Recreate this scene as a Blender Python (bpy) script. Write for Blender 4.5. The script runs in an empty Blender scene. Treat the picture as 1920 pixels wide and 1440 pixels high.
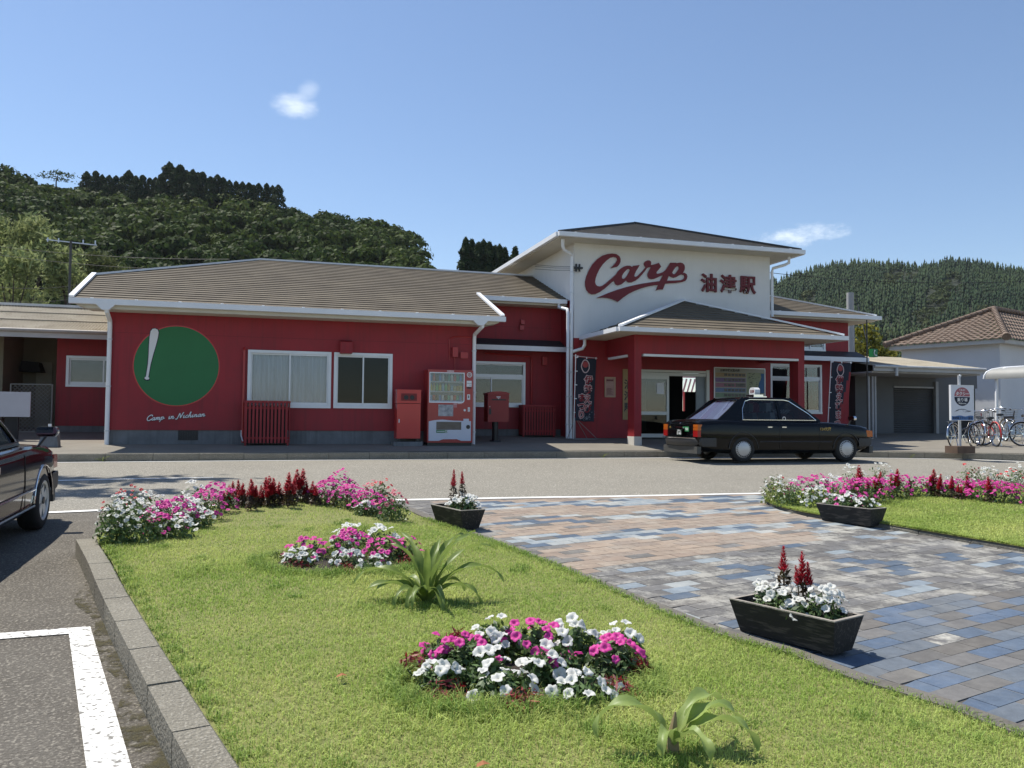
import bpy, bmesh, math, random
import numpy as np
from mathutils import Vector, Matrix
from mathutils.geometry import tessellate_polygon
rnd = random.Random(7)
C = bpy.context.scene.collection
SC = bpy.context.scene

# ---------------------------------------------------------------- camera
# world: +X runs along the station front, +Y goes from the garden to the station, Z up; metres; z = 0 is the road by the far kerb
YAW, PITCH, ROLL = math.radians(16.8), math.radians(2.4), 0.0082
FPX = 1554.0
CAMLOC = Vector((0, 0, 0.95))
_fw = Vector((math.sin(YAW), math.cos(YAW), 0)); _rt = Vector((math.cos(YAW), -math.sin(YAW), 0)); _up = Vector((0, 0, 1))
FWD = _fw * math.cos(PITCH) + _up * math.sin(PITCH)
_u2 = _up * math.cos(PITCH) - _fw * math.sin(PITCH)
RGT = _rt * math.cos(ROLL) + _u2 * math.sin(ROLL)
UPV = _u2 * math.cos(ROLL) - _rt * math.sin(ROLL)
cam = bpy.data.cameras.new('camera'); cam.sensor_width = 36; cam.lens = FPX / 1920 * 36
cam.clip_start = 0.05; cam.clip_end = 6000
camo = bpy.data.objects.new('camera', cam); C.objects.link(camo)
camo.matrix_world = Matrix(((RGT.x, UPV.x, -FWD.x, CAMLOC.x), (RGT.y, UPV.y, -FWD.y, CAMLOC.y), (RGT.z, UPV.z, -FWD.z, CAMLOC.z), (0, 0, 0, 1)))
SC.camera = camo

def ray(x, y): return FWD + RGT * ((x - 960) / FPX) - UPV * ((y - 720) / FPX)
def on_v(x, y, v):
    d = ray(x, y); return CAMLOC + d * (v / d.y)
def on_u(x, y, u):
    d = ray(x, y); return CAMLOC + d * (u / d.x)
def at_depth(x, y, dep): return CAMLOC + ray(x, y) * dep
DROP, VK = 0.6, 17.0
def gz(v):                                            # the asphalt falls away from the road towards the garden
    return 0.0 if v > VK else (-DROP + DROP / VK * max(v, -6))
def on_g(x, y, off=0.0):
    d = ray(x, y); g = DROP / VK
    t = (-DROP + off - CAMLOC.z) / (d.z - g * d.y); return CAMLOC + d * t

# ---------------------------------------------------------------- light
SUN = Vector((-0.33, 0.41, 1.0)).normalized()
SUN_EL = math.asin(SUN.z); SUN_AZ = math.atan2(SUN.x, SUN.y)
sl = bpy.data.lights.new('sun', 'SUN'); sl.energy = 4.6; sl.angle = math.radians(0.53); sl.color = (1.0, 0.95, 0.86)
so = bpy.data.objects.new('sun', sl); C.objects.link(so); so.location = (0, 0, 60)
so.rotation_euler = SUN.to_track_quat('Z', 'Y').to_euler()
W = bpy.data.worlds.new('World'); SC.world = W; W.use_nodes = True
nt = W.node_tree; nt.nodes.clear()
def N(t, **k):
    n = nt.nodes.new(t)
    for a, b in k.items(): setattr(n, a, b)
    return n
def L(a, b): nt.links.new(a, b)
out = N('ShaderNodeOutputWorld'); bg = N('ShaderNodeBackground'); bg.inputs['Strength'].default_value = 0.105
sky = N('ShaderNodeTexSky', sky_type='NISHITA', sun_disc=False, sun_elevation=SUN_EL, sun_rotation=SUN_AZ, altitude=0, air_density=1.0, dust_density=0.25, ozone_density=2.2)
tc = N('ShaderNodeTexCoord')
def cloud(px, py, w, h, rot, nscale, amt, soft, seed):
    d = ray(px, py).normalized(); r = RGT.cross(d).cross(RGT); r = d.cross(Vector((0, 0, 1))).normalized(); u = r.cross(d).normalized()
    ca, sa = math.cos(rot), math.sin(rot); r, u = r * ca + u * sa, u * ca - r * sa
    def dot(v):
        n = N('ShaderNodeVectorMath', operation='DOT_PRODUCT'); L(tc.outputs['Generated'], n.inputs[0]); n.inputs[1].default_value = v; return n.outputs['Value']
    def mth(op, a, b=None):
        n = N('ShaderNodeMath', operation=op)
        for i, q in enumerate((a, b)):
            if q is None: continue
            if isinstance(q, (int, float)): n.inputs[i].default_value = q
            else: L(q, n.inputs[i])
        return n.outputs[0]
    a = mth('DIVIDE', dot(r), w / FPX); b = mth('DIVIDE', dot(u), h / FPX)
    rr = mth('ADD', mth('MULTIPLY', a, a), mth('MULTIPLY', b, b))
    no = N('ShaderNodeTexNoise'); no.inputs['Scale'].default_value = nscale; no.inputs['Detail'].default_value = 5; no.inputs['Roughness'].default_value = .62
    mp = N('ShaderNodeMapping'); mp.inputs['Location'].default_value = (seed, seed * 2, seed * .3); mp.inputs['Scale'].default_value = (1, 1, 2.2)
    L(tc.outputs['Generated'], mp.inputs[0]); L(mp.outputs[0], no.inputs['Vector'])
    val = mth('ADD', mth('SUBTRACT', 1.0, rr), mth('MULTIPLY', mth('SUBTRACT', no.outputs['Fac'], .5), amt))
    mr = N('ShaderNodeMapRange', interpolation_type='SMOOTHSTEP'); L(val, mr.inputs['Value']); mr.inputs['From Min'].default_value = 0.0; mr.inputs['From Max'].default_value = soft
    front = mth('GREATER_THAN', dot(d), .5)
    return mth('MULTIPLY', mr.outputs['Result'], front)
masks = [(cloud(553, 198, 46, 25, -.06, 38, 1.5, 1.6, 3.1), .85), (cloud(578, 170, 25, 18, .5, 26, 1.1, 1.7, 5.2), .42),
         (cloud(1500, 441, 88, 21, .06, 42, 2.8, 1.9, 1.7), .85)]
tint = N('ShaderNodeMix', data_type='RGBA', blend_type='MULTIPLY'); tint.inputs[0].default_value = 1.0
L(sky.outputs[0], tint.inputs[6]); tint.inputs[7].default_value = (1.0, 1.02, 1.06, 1)
col = tint.outputs[2]
for m, k in masks:
    mm = N('ShaderNodeMath', operation='MULTIPLY'); L(m, mm.inputs[0]); mm.inputs[1].default_value = k
    mx = N('ShaderNodeMix', data_type='RGBA'); L(mm.outputs[0], mx.inputs[0]); L(col, mx.inputs[6]); mx.inputs[7].default_value = (8.2, 8.9, 9.6, 1); col = mx.outputs[2]
L(col, bg.inputs['Color']); L(bg.outputs[0], out.inputs['Surface'])
SC.view_settings.view_transform = 'Standard'; SC.view_settings.look = 'None'; SC.view_settings.exposure = 0.41; SC.view_settings.gamma = 1
SC.cycles.max_bounces = 7; SC.cycles.transparent_max_bounces = 12; SC.cycles.diffuse_bounces = 3; SC.cycles.caustics_reflective = False; SC.cycles.caustics_refractive = False
SC.cycles.sample_clamp_indirect = 6

# ---------------------------------------------------------------- mesh helpers
class MB:
    def __init__(s): s.v = []; s.f = []
    def add(s, vs, fs):
        o = len(s.v); s.v.extend([tuple(p) for p in vs]); s.f.extend([tuple(i + o for i in f) for f in fs]); return s
    def box(s, x0, x1, y0, y1, z0, z1):
        return s.add([(x0, y0, z0), (x1, y0, z0), (x1, y1, z0), (x0, y1, z0), (x0, y0, z1), (x1, y0, z1), (x1, y1, z1), (x0, y1, z1)],
                     [(0, 3, 2, 1), (4, 5, 6, 7), (0, 1, 5, 4), (1, 2, 6, 5), (2, 3, 7, 6), (3, 0, 4, 7)])
    def bar(s, p, q, w, h, up=(0, 0, 1)):
        p, q = Vector(p), Vector(q); d = (q - p).normalized(); x = d.cross(Vector(up)).normalized(); z = x.cross(d)
        a, b = x * w / 2, z * h / 2
        return s.add([p - a - b, p + a - b, p + a + b, p - a + b, q - a - b, q + a - b, q + a + b, q - a + b],
                     [(0, 1, 2, 3), (7, 6, 5, 4), (0, 4, 5, 1), (1, 5, 6, 2), (2, 6, 7, 3), (3, 7, 4, 0)])
    def tube(s, pts, r, n=8, closed=False, caps=True):
        pts = [Vector(p) for p in pts]; m = len(pts); rs = r if isinstance(r, (list, tuple)) else [r] * m
        o = len(s.v); up = Vector((0, 0, 1)); px = None
        for i, p in enumerate(pts):
            a = pts[(i - 1) % m] if (closed or i > 0) else p; b = pts[(i + 1) % m] if (closed or i < m - 1) else p
            d = (b - a).normalized()
            if px is None:
                px = d.cross(up)
                if px.length < .05: px = d.cross(Vector((1, 0, 0)))
            px = (px - d * px.dot(d)).normalized(); pz = d.cross(px)
            for k in range(n):
                t = 2 * math.pi * k / n; s.v.append(tuple(p + (px * math.cos(t) + pz * math.sin(t)) * rs[i]))
        for i in range(m if closed else m - 1):
            a, b = o + i * n, o + ((i + 1) % m) * n
            for k in range(n): s.f.append((a + k, a + (k + 1) % n, b + (k + 1) % n, b + k))
        if caps and not closed:
            s.f.append(tuple(o + k for k in reversed(range(n)))); s.f.append(tuple(o + (m - 1) * n + k for k in range(n)))
        return s
    def cyl(s, p, q, r, n=12, r2=None): return s.tube([p, q], [r, r if r2 is None else r2], n)
    def prism(s, pts, d):                              # polygon (3-D points) pushed along d
        n = len(pts); d = Vector(d); a = [Vector(p) for p in pts]
        return s.add(a + [p + d for p in a], [tuple(range(n)), tuple(reversed(range(n, 2 * n)))] + [(i + n, (i + 1) % n + n, (i + 1) % n, i) for i in range(n)])
    def lathe(s, prof, org, ax, n=24):                 # prof: (radius, along); axis ax
        ax = Vector(ax).normalized(); e = ax.orthogonal().normalized(); g = ax.cross(e); org = Vector(org); o = len(s.v)
        for r, t in prof:
            for k in range(n):
                a = 2 * math.pi * k / n; s.v.append(tuple(org + ax * t + (e * math.cos(a) + g * math.sin(a)) * r))
        for i in range(len(prof) - 1):
            for k in range(n): s.f.append((o + i * n + k, o + i * n + (k + 1) % n, o + (i + 1) * n + (k + 1) % n, o + (i + 1) * n + k))
        return s
    def fill(s, outer, holes, fn, d=None):             # flat shape with holes; fn maps 2-D to 3-D; d gives it thickness
        loops = [outer] + list(holes); flat = [p for l in loops for p in l]
        tri = tessellate_polygon([[Vector((p[0], p[1], 0)) for p in l] for l in loops])
        vs = [Vector(fn(*p)) for p in flat]
        if d is None: return s.add(vs, [tuple(t) for t in tri])
        n = len(vs); d = Vector(d); fs = [tuple(t) for t in tri] + [tuple(i + n for i in reversed(t)) for t in tri]; o = 0
        for l in loops:
            m = len(l)
            fs += [(o + i, o + (i + 1) % m, o + (i + 1) % m + n, o + i + n) for i in range(m)]; o += m
        return s.add(vs + [p + d for p in vs], fs)
    def xf(s, M):
        s.v = [tuple(M @ Vector(p)) for p in s.v]; return s
ROOT = {}
def _mesh(name, mb, m, smooth=None, fixn=True):
    me = bpy.data.meshes.new(name); me.from_pydata(mb.v, [], mb.f); me.materials.append(m)
    if fixn:
        b = bmesh.new(); b.from_mesh(me); bmesh.ops.recalc_face_normals(b, faces=b.faces); b.to_mesh(me); b.free()
    if smooth is not None:
        me.polygons.foreach_set('use_smooth', [True] * len(me.polygons)); me.set_sharp_from_angle(angle=math.radians(smooth))
    return me
def obj(name, mb, m, parent=None, smooth=None, fixn=True, label=None):
    if parent is not None:
        p = parent
        while p.parent is not None: p = p.parent
        if p.name in ROOT:
            l = ROOT[p.name]; mb.v = [(a - l[0], b - l[1], c - l[2]) for a, b, c in mb.v]
    o = bpy.data.objects.new(name, mb if isinstance(mb, bpy.types.Mesh) else _mesh(name, mb, m, smooth, fixn)); C.objects.link(o)
    if parent is not None: o.parent = parent
    if label: o['label'] = label
    return o
def tag(o, label, cat, group=None):
    o['label'] = label; o['category'] = cat
    if group: o['group'] = group
    return o
def struct(o): o['kind'] = 'structure'; return o
def stuff(o, label, cat):
    o['kind'] = 'stuff'; o['label'] = label; o['category'] = cat; return o
def thing(name, label, cat, loc=(0, 0, 0), rz=0.0, group=None, world=False):
    o = bpy.data.objects.new(name, None); C.objects.link(o); o.location = loc; o.rotation_euler = (0, 0, rz); o.empty_display_size = .2
    if world: ROOT[o.name] = tuple(loc)               # parts of a world thing are given in world coordinates
    return tag(o, label, cat, group)
def solo(name, mb, m, label, cat, group=None, smooth=None, base=None):    # a thing that is one mesh, origin at its base
    xs = np.array(mb.v); b = base or ((xs[:, 0].min() + xs[:, 0].max()) / 2, (xs[:, 1].min() + xs[:, 1].max()) / 2, xs[:, 2].min())
    mb.v = [(p[0] - b[0], p[1] - b[1], p[2] - b[2]) for p in mb.v]
    o = obj(name, mb, m, None, smooth); o.location = b; return tag(o, label, cat, group)
def dup(root, loc, rz=0.0, label=None, scale=None, tilt=None, group=None):
    r = root.copy(); C.objects.link(r); r.location = loc; r.rotation_euler = (tilt[0], tilt[1], rz) if tilt else (0, 0, rz)
    if scale: r.scale = (scale, scale, scale) if isinstance(scale, (int, float)) else scale
    if label: r['label'] = label
    if group: r['group'] = group
    for ch in root.children:
        c = ch.copy(); C.objects.link(c); c.parent = r
        for g in ch.children:
            q = g.copy(); C.objects.link(q); q.parent = c
    return r
def np_mesh(name, V, F, m, smooth=False):
    V = np.asarray(V, np.float32).reshape(-1, 3); F = np.asarray(F, np.int32); k = F.shape[1]
    me = bpy.data.meshes.new(name); me.vertices.add(len(V)); me.vertices.foreach_set('co', V.ravel())
    me.loops.add(F.size); me.loops.foreach_set('vertex_index', F.ravel())
    me.polygons.add(len(F)); me.polygons.foreach_set('loop_start', np.arange(0, F.size, k, dtype=np.int32))
    me.polygons.foreach_set('loop_total', np.full(len(F), k, np.int32))
    me.update(calc_edges=True); me.polygons.foreach_set('use_smooth', np.full(len(F), bool(smooth))); me.materials.append(m); return me
def np_obj(name, V, F, m, parent=None, smooth=False):
    o = bpy.data.objects.new(name, np_mesh(name, V, F, m, smooth)); C.objects.link(o)
    if parent is not None: o.parent = parent
    return o
def text_mb(s, size, bold=0.0, shear=0.0, extrude=0.0, align='CENTER', spacing=1.0, res=4):
    cu = bpy.data.curves.new('lettering', 'FONT'); cu.body = s; cu.size = size; cu.offset = bold; cu.shear = shear; cu.extrude = extrude
    cu.align_x = align; cu.space_character = spacing; cu.resolution_u = res
    o = bpy.data.objects.new('lettering', cu); C.objects.link(o)
    dg = bpy.context.evaluated_depsgraph_get(); me = bpy.data.meshes.new_from_object(o.evaluated_get(dg))
    mb = MB(); mb.v = [tuple(v.co) for v in me.vertices]; mb.f = [tuple(p.vertices) for p in me.polygons]
    bpy.data.objects.remove(o); bpy.data.curves.remove(cu); bpy.data.meshes.remove(me); return mb
def basis(o, x, up):
    x = Vector(x).normalized(); up = Vector(up).normalized(); n = x.cross(up)
    return Matrix(((x.x, up.x, n.x, o[0]), (x.y, up.y, n.y, o[1]), (x.z, up.z, n.z, o[2]), (0, 0, 0, 1)))
def spline(pts, n=6):
    pts = [Vector(p) for p in pts]; o = []
    for i in range(len(pts) - 1):
        a, b, c, d = pts[max(i - 1, 0)], pts[i], pts[i + 1], pts[min(i + 2, len(pts) - 1)]
        for k in range(n):
            t = k / n; o.append(.5 * ((2 * b) + (c - a) * t + (2 * a - 5 * b + 4 * c - d) * t * t + (3 * b - 3 * c + d - a) * t ** 3))
    return o + [pts[-1]]

# ---------------------------------------------------------------- materials
def mat(name, col, rough=.6, var=.12, scale=4.0, bump=0.0, bscale=60.0, metal=0.0, spec=.5, coat=0.0, coord='Object', col2=None, sp=None, detail=4, stretch=None, island=0.0, trans=0.0, streak=None):
    m = bpy.data.materials.new(name); m.use_nodes = True; t = m.node_tree; b = t.nodes['Principled BSDF']
    b.inputs['Roughness'].default_value = rough; b.inputs['Metallic'].default_value = metal; b.inputs['Specular IOR Level'].default_value = spec; b.inputs['Coat Weight'].default_value = coat
    b.inputs['Coat Roughness'].default_value = .05
    tcn = t.nodes.new('ShaderNodeTexCoord'); src = tcn.outputs[coord]
    if stretch:
        mp = t.nodes.new('ShaderNodeMapping'); mp.inputs['Scale'].default_value = stretch; t.links.new(src, mp.inputs[0]); src = mp.outputs[0]
    no = t.nodes.new('ShaderNodeTexNoise'); no.inputs['Scale'].default_value = scale; no.inputs['Detail'].default_value = detail; no.inputs['Roughness'].default_value = .6; t.links.new(src, no.inputs['Vector'])
    mr = t.nodes.new('ShaderNodeMapRange'); mr.inputs['From Min'].default_value = .25; mr.inputs['From Max'].default_value = .75; t.links.new(no.outputs['Fac'], mr.inputs['Value'])
    mx = t.nodes.new('ShaderNodeMix'); mx.data_type = 'RGBA'; t.links.new(mr.outputs[0], mx.inputs[0])
    c2 = col2 or tuple(min(1, c * (1 + var)) for c in col); c1 = col if col2 else tuple(c * (1 - var) for c in col)
    mx.inputs[6].default_value = (*c1, 1); mx.inputs[7].default_value = (*c2, 1); cur = mx.outputs[2]
    if sp:                                             # speckles: (scale, colour, amount)
        vo = t.nodes.new('ShaderNodeTexNoise'); vo.inputs['Scale'].default_value = sp[0]; vo.inputs['Detail'].default_value = 2; t.links.new(src, vo.inputs['Vector'])
        r2 = t.nodes.new('ShaderNodeMapRange'); r2.inputs['From Min'].default_value = .53; r2.inputs['From Max'].default_value = .66; r2.inputs['To Max'].default_value = sp[2]; t.links.new(vo.outputs['Fac'], r2.inputs['Value'])
        m2 = t.nodes.new('ShaderNodeMix'); m2.data_type = 'RGBA'; t.links.new(r2.outputs[0], m2.inputs[0]); t.links.new(cur, m2.inputs[6]); m2.inputs[7].default_value = (*sp[1], 1); cur = m2.outputs[2]
    if streak:                                         # rain streaks: (colour, amount)
        mp2 = t.nodes.new('ShaderNodeMapping'); mp2.inputs['Scale'].default_value = (5, 5, .22); t.links.new(tcn.outputs[coord], mp2.inputs[0]); n5 = t.nodes.new('ShaderNodeTexNoise'); n5.inputs['Scale'].default_value = 1.6; n5.inputs['Detail'].default_value = 7; n5.inputs['Roughness'].default_value = .7; t.links.new(mp2.outputs[0], n5.inputs['Vector'])
        r5 = t.nodes.new('ShaderNodeMapRange'); r5.inputs['From Min'].default_value = .5; r5.inputs['From Max'].default_value = .72; r5.inputs['To Max'].default_value = streak[1]; t.links.new(n5.outputs['Fac'], r5.inputs['Value'])
        m5 = t.nodes.new('ShaderNodeMix'); m5.data_type = 'RGBA'; t.links.new(r5.outputs[0], m5.inputs[0]); t.links.new(cur, m5.inputs[6]); m5.inputs[7].default_value = (*streak[0], 1); cur = m5.outputs[2]
    if island:
        g = t.nodes.new('ShaderNodeNewGeometry'); r3 = t.nodes.new('ShaderNodeMapRange'); r3.inputs['To Min'].default_value = 1 - island; r3.inputs['To Max'].default_value = 1 + island; t.links.new(g.outputs['Random Per Island'], r3.inputs['Value'])
        hs = t.nodes.new('ShaderNodeHueSaturation'); t.links.new(cur, hs.inputs['Color']); t.links.new(r3.outputs[0], hs.inputs['Value']); cur = hs.outputs[0]
    t.links.new(cur, b.inputs['Base Color'])
    if bump:
        bn = t.nodes.new('ShaderNodeTexNoise'); bn.inputs['Scale'].default_value = bscale; bn.inputs['Detail'].default_value = 4; t.links.new(src, bn.inputs['Vector'])
        bp = t.nodes.new('ShaderNodeBump'); bp.inputs['Strength'].default_value = bump; bp.inputs['Distance'].default_value = .02; t.links.new(bn.outputs['Fac'], bp.inputs['Height']); t.links.new(bp.outputs[0], b.inputs['Normal'])
    if trans:                                          # leaves and petals let light through
        tr = t.nodes.new('ShaderNodeBsdfTranslucent'); t.links.new(cur, tr.inputs['Color']); ms = t.nodes.new('ShaderNodeMixShader'); ms.inputs[0].default_value = trans
        o = t.nodes['Material Output']; t.links.new(b.outputs[0], ms.inputs[1]); t.links.new(tr.outputs[0], ms.inputs[2]); t.links.new(ms.outputs[0], o.inputs['Surface'])
    return m
def glass(name, tint, rough=.02, base=.04, fres=1.0):
    m = bpy.data.materials.new(name); m.use_nodes = True; t = m.node_tree; t.nodes.remove(t.nodes['Principled BSDF'])
    tr = t.nodes.new('ShaderNodeBsdfTransparent'); tr.inputs['Color'].default_value = (*tint, 1); gl = t.nodes.new('ShaderNodeBsdfGlossy'); gl.inputs['Roughness'].default_value = rough
    no = t.nodes.new('ShaderNodeTexNoise'); no.inputs['Scale'].default_value = 1.5; bp = t.nodes.new('ShaderNodeBump'); bp.inputs['Strength'].default_value = .02; t.links.new(no.outputs['Fac'], bp.inputs['Height']); t.links.new(bp.outputs[0], gl.inputs['Normal'])
    fr = t.nodes.new('ShaderNodeFresnel'); fr.inputs['IOR'].default_value = 1.5; ad = t.nodes.new('ShaderNodeMath'); ad.operation = 'MULTIPLY_ADD'; ad.inputs[1].default_value = fres; ad.inputs[2].default_value = base; t.links.new(fr.outputs[0], ad.inputs[0])
    ms = t.nodes.new('ShaderNodeMixShader'); t.links.new(ad.outputs[0], ms.inputs[0]); t.links.new(tr.outputs[0], ms.inputs[1]); t.links.new(gl.outputs[0], ms.inputs[2]); t.links.new(ms.outputs[0], t.nodes['Material Output'].inputs['Surface'])
    return m
def attr_mat(name, rough=.75, bump=.25, wear=0.35):    # colour of every tile comes from the mesh, wear from noise
    m = mat(name, (.3, .3, .3), rough, bump=bump, bscale=90); t = m.node_tree; b = t.nodes['Principled BSDF']
    at = t.nodes.new('ShaderNodeAttribute'); at.attribute_name = 'tile'
    no = t.nodes.new('ShaderNodeTexNoise'); no.inputs['Scale'].default_value = 9; no.inputs['Detail'].default_value = 8; no.inputs['Roughness'].default_value = .72
    tcn = t.nodes.new('ShaderNodeTexCoord'); t.links.new(tcn.outputs['Object'], no.inputs['Vector'])
    mr = t.nodes.new('ShaderNodeMapRange'); mr.inputs['From Min'].default_value = .3; mr.inputs['From Max'].default_value = .7; mr.inputs['To Min'].default_value = 1 - wear; mr.inputs['To Max'].default_value = 1 + wear; t.links.new(no.outputs['Fac'], mr.inputs['Value'])
    mx = t.nodes.new('ShaderNodeMix'); mx.data_type = 'RGBA'; mx.blend_type = 'MULTIPLY'; mx.inputs[0].default_value = 1; t.links.new(at.outputs['Color'], mx.inputs[6]); t.links.new(mr.outputs[0], mx.inputs[7])
    # pale lime bloom in patches, strength from the alpha of the tile colour
    n2 = t.nodes.new('ShaderNodeTexNoise'); n2.inputs['Scale'].default_value = 2.6; n2.inputs['Detail'].default_value = 10; n2.inputs['Roughness'].default_value = .78; t.links.new(tcn.outputs['Object'], n2.inputs['Vector'])
    r2 = t.nodes.new('ShaderNodeMapRange'); r2.inputs['From Min'].default_value = .47; r2.inputs['From Max'].default_value = .6; t.links.new(n2.outputs['Fac'], r2.inputs['Value'])
    ml = t.nodes.new('ShaderNodeMath'); ml.operation = 'MULTIPLY'; t.links.new(r2.outputs[0], ml.inputs[0]); t.links.new(at.outputs['Alpha'], ml.inputs[1])
    m3 = t.nodes.new('ShaderNodeMix'); m3.data_type = 'RGBA'; t.links.new(ml.outputs[0], m3.inputs[0]); t.links.new(mx.outputs[2], m3.inputs[6]); m3.inputs[7].default_value = (.48, .46, .40, 1)
    t.links.new(m3.outputs[2], b.inputs['Base Color']); return m
RED = mat('red_wall_paint', (.27, .016, .024), .6, .1, .9, .12, 120, col2=(.36, .021, .029), sp=(2.3, (.22, .02, .026), .35), streak=((.17, .018, .022), .75))
WHITEW = mat('white_wall_paint', (.78, .77, .74), .7, .05, 1.1, .08, 150, streak=((.68, .67, .63), .25))
CONC = mat('concrete_base', (.17, .175, .18), .85, .25, 3, .25, 70, streak=((.08, .085, .08), .7))
CONCL = mat('pale_concrete', (.62, .59, .53), .85, .12, 2.5, .2, 80)
WHITE = mat('white_metal', (.84, .85, .86), .4, .04, 3)
CREAM = mat('cream_board', (.6, .57, .48), .6, .1, 2)
ROOF = mat('brown_roof_sheet', (.085, .066, .044), .85, .3, 1.2, .2, 40, col2=(.155, .125, .085), streak=((.09, .075, .05), .6))
ROOFD = mat('dark_roof_sheet', (.035, .037, .04), .6, .15, 3)
ALU = mat('window_aluminium', (.7, .72, .74), .35, .05, 3, metal=.25)
GLASS = glass('window_glass', (.88, .9, .92), base=.02)
DGLASS = glass('dark_window_glass', (.35, .4, .4), base=.0, fres=.7)
CURT = mat('curtain_cloth', (.80, .84, .88), .9, .12, 2, stretch=(6, 6, .6))
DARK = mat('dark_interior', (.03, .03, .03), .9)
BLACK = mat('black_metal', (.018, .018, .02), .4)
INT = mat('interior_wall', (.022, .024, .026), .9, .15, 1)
REDM = mat('red_enamel', (.42, .022, .024), .4, .06, 2, coat=.2)
REDB = mat('bright_red_enamel', (.55, .025, .025), .35, .05, 2, coat=.3)
SIGNRED = mat('sign_red', (.17, .008, .014), .5, .04)
SIGNRED2 = mat('letter_edge_red', (.15, .009, .014), .5, .04)
NAVY = mat('navy_cloth', (.014, .018, .04), .8, .15)
WHITEP = mat('white_print', (.78, .78, .77), .5, .03)
# ================================================================ ground, road, pavements
ASPH = mat('asphalt_parking', (.07, .06, .046), .9, .25, 1.6, 1.0, 48, sp=(62, (.27, .245, .2), .85), col2=(.125, .112, .092))
ROADM = mat('asphalt_road', (.185, .17, .138), .9, .15, .5, .6, 90, sp=(46, (.46, .43, .36), .9), col2=(.225, .208, .17))
PAINT = mat('road_paint', (.8, .8, .77), .7, .06, 6, .2, 70, sp=(60, (.35, .34, .32), .35))
WORN = mat('worn_road_paint', (.78, .77, .73), .75, .08, 8, .3, 80, sp=(34, (.16, .15, .13), .95))
SIDE = mat('pavement_concrete', (.205, .185, .15), .9, .15, 1.2, .4, 60, sp=(80, (.2, .19, .17), .5))
KERB = mat('kerb_stone', (.155, .14, .108), .9, .25, 2.2, 1.0, 55, sp=(75, (.34, .315, .26), .8), col2=(.245, .225, .178))
def sheet(name, rows, m):                              # rows of equal length -> quads
    mb = MB(); n = len(rows[0]); mb.v = [tuple(p) for r in rows for p in r]
    for i in range(len(rows) - 1):
        for j in range(n - 1): mb.f.append((i * n + j, i * n + j + 1, (i + 1) * n + j + 1, (i + 1) * n + j))
    return obj(name, mb, m)
us = [-3000, -300, -80, -30, -10, 0, 10, 30, 80, 300, 3000]
vs = [(-400, gz(-6)), (-6, gz(-6)), (17, 0), (30, 0), (34, .3), (200, 1), (5000, 1)]
struct(sheet('ground', [[(u, v, z) for u in us] for v, z in vs], ASPH))
struct(sheet('road', [[(u, v, gz(v) + .004) for u in (-60, -20, 0, 20, 60)] for v in (11.15, 14, 17, 19.3)], ROADM))
KF = [(-30, 17.2), (-12, 18.2), (-3.8, 18.62), (0, 18.8), (3, 18.9), (9, 18.95), (11, 18.93), (13, 18.72), (15, 18.25), (17, 17.35), (19, 15.95), (21, 14.25), (24, 11.0), (28, 6)]
KFs = spline([(a, b, 0) for a, b in KF], 8)
def kv(u): return float(np.interp(u, [p.x for p in KFs], [p.y for p in KFs]))
def swz(v, u=0.0):
    z = .17 + .063 * min(max(0, v - 18.95), 7)
    return max(z, min(.5, .17 + .036 * (v - kv(u)))) if u > 11 else z
rows = []
su = sorted(set([-30, -20, -12] + [x * .5 for x in range(-20, 57)] + [28]))
for k in range(9):
    r = []
    for u in su:
        f = kv(u) + .155; v = f + (33 - f) * (k / 8) ** 1.6; r.append((u, v, swz(v, u)))
    rows.append(r)
struct(sheet('pavement', rows, SIDE))
struct(sheet('pavement_side', [[(27.9, 6, .165), (60, 6, .165)], [(27.9, 33, .55), (60, 33, .55)]], SIDE))
def along(pts, step):                                  # resample a polyline
    pts = [Vector(p) for p in pts]; o = [pts[0]]; acc = 0
    for a, b in zip(pts, pts[1:]):
        d = (b - a).length; t = step - acc
        while t <= d: o.append(a + (b - a) * (t / d)); t += step
        acc = d - (t - step)
    return o
def kerb(name, pts, w, h0, h1, step, side, zf, m=KERB, gap=.008, bev=.02):
    mb = MB(); P = along(pts, step)
    for a, b in zip(P, P[1:]):
        d = (b - a).normalized(); n = Vector((-d.y, d.x, 0)) * side; a2, b2 = a + d * gap / 2, b - d * gap / 2
        j = rnd.uniform(-.003, .003)
        def ring(p): z = zf(p.y); return [p + n * 0 + Vector((0, 0, z + h0)), p + n * .005 + Vector((0, 0, z + h1 - bev + j)), p + n * bev + Vector((0, 0, z + h1 + j)), p + n * w + Vector((0, 0, z + h1 + j)), p + n * w + Vector((0, 0, z + h0))]
        r1, r2 = ring(a2), ring(b2)
        mb.add(r1 + r2, [(i, (i + 1) % 5, (i + 1) % 5 + 5, i + 5) for i in range(5)] + [(4, 3, 2, 1, 0), (5, 6, 7, 8, 9)])
    return struct(obj(name, mb, m))
kerb('kerb', KFs, .16, -.05, .17, .9, 1, lambda v: 0)
def stripe(name, pts, w, m, lift=.009, wend=None):
    pts = [Vector((p[0], p[1], 0)) for p in pts]; rws = []
    for i, p in enumerate(pts):
        a, b = pts[max(i - 1, 0)], pts[min(i + 1, len(pts) - 1)]; d = (b - a).normalized(); n = Vector((-d.y, d.x, 0))
        ww = w if wend is None else w + (wend - w) * i / (len(pts) - 1)
        q = [p - n * ww / 2, p + n * ww / 2]; rws.append([(e.x, e.y, gz(e.y) + lift) for e in q])
    o = sheet(name, rws, m); return struct(o)
stripe('road_edge_line', [(p.x, p.y - .16) for p in KFs if p.x > -16], .13, PAINT)
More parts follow.
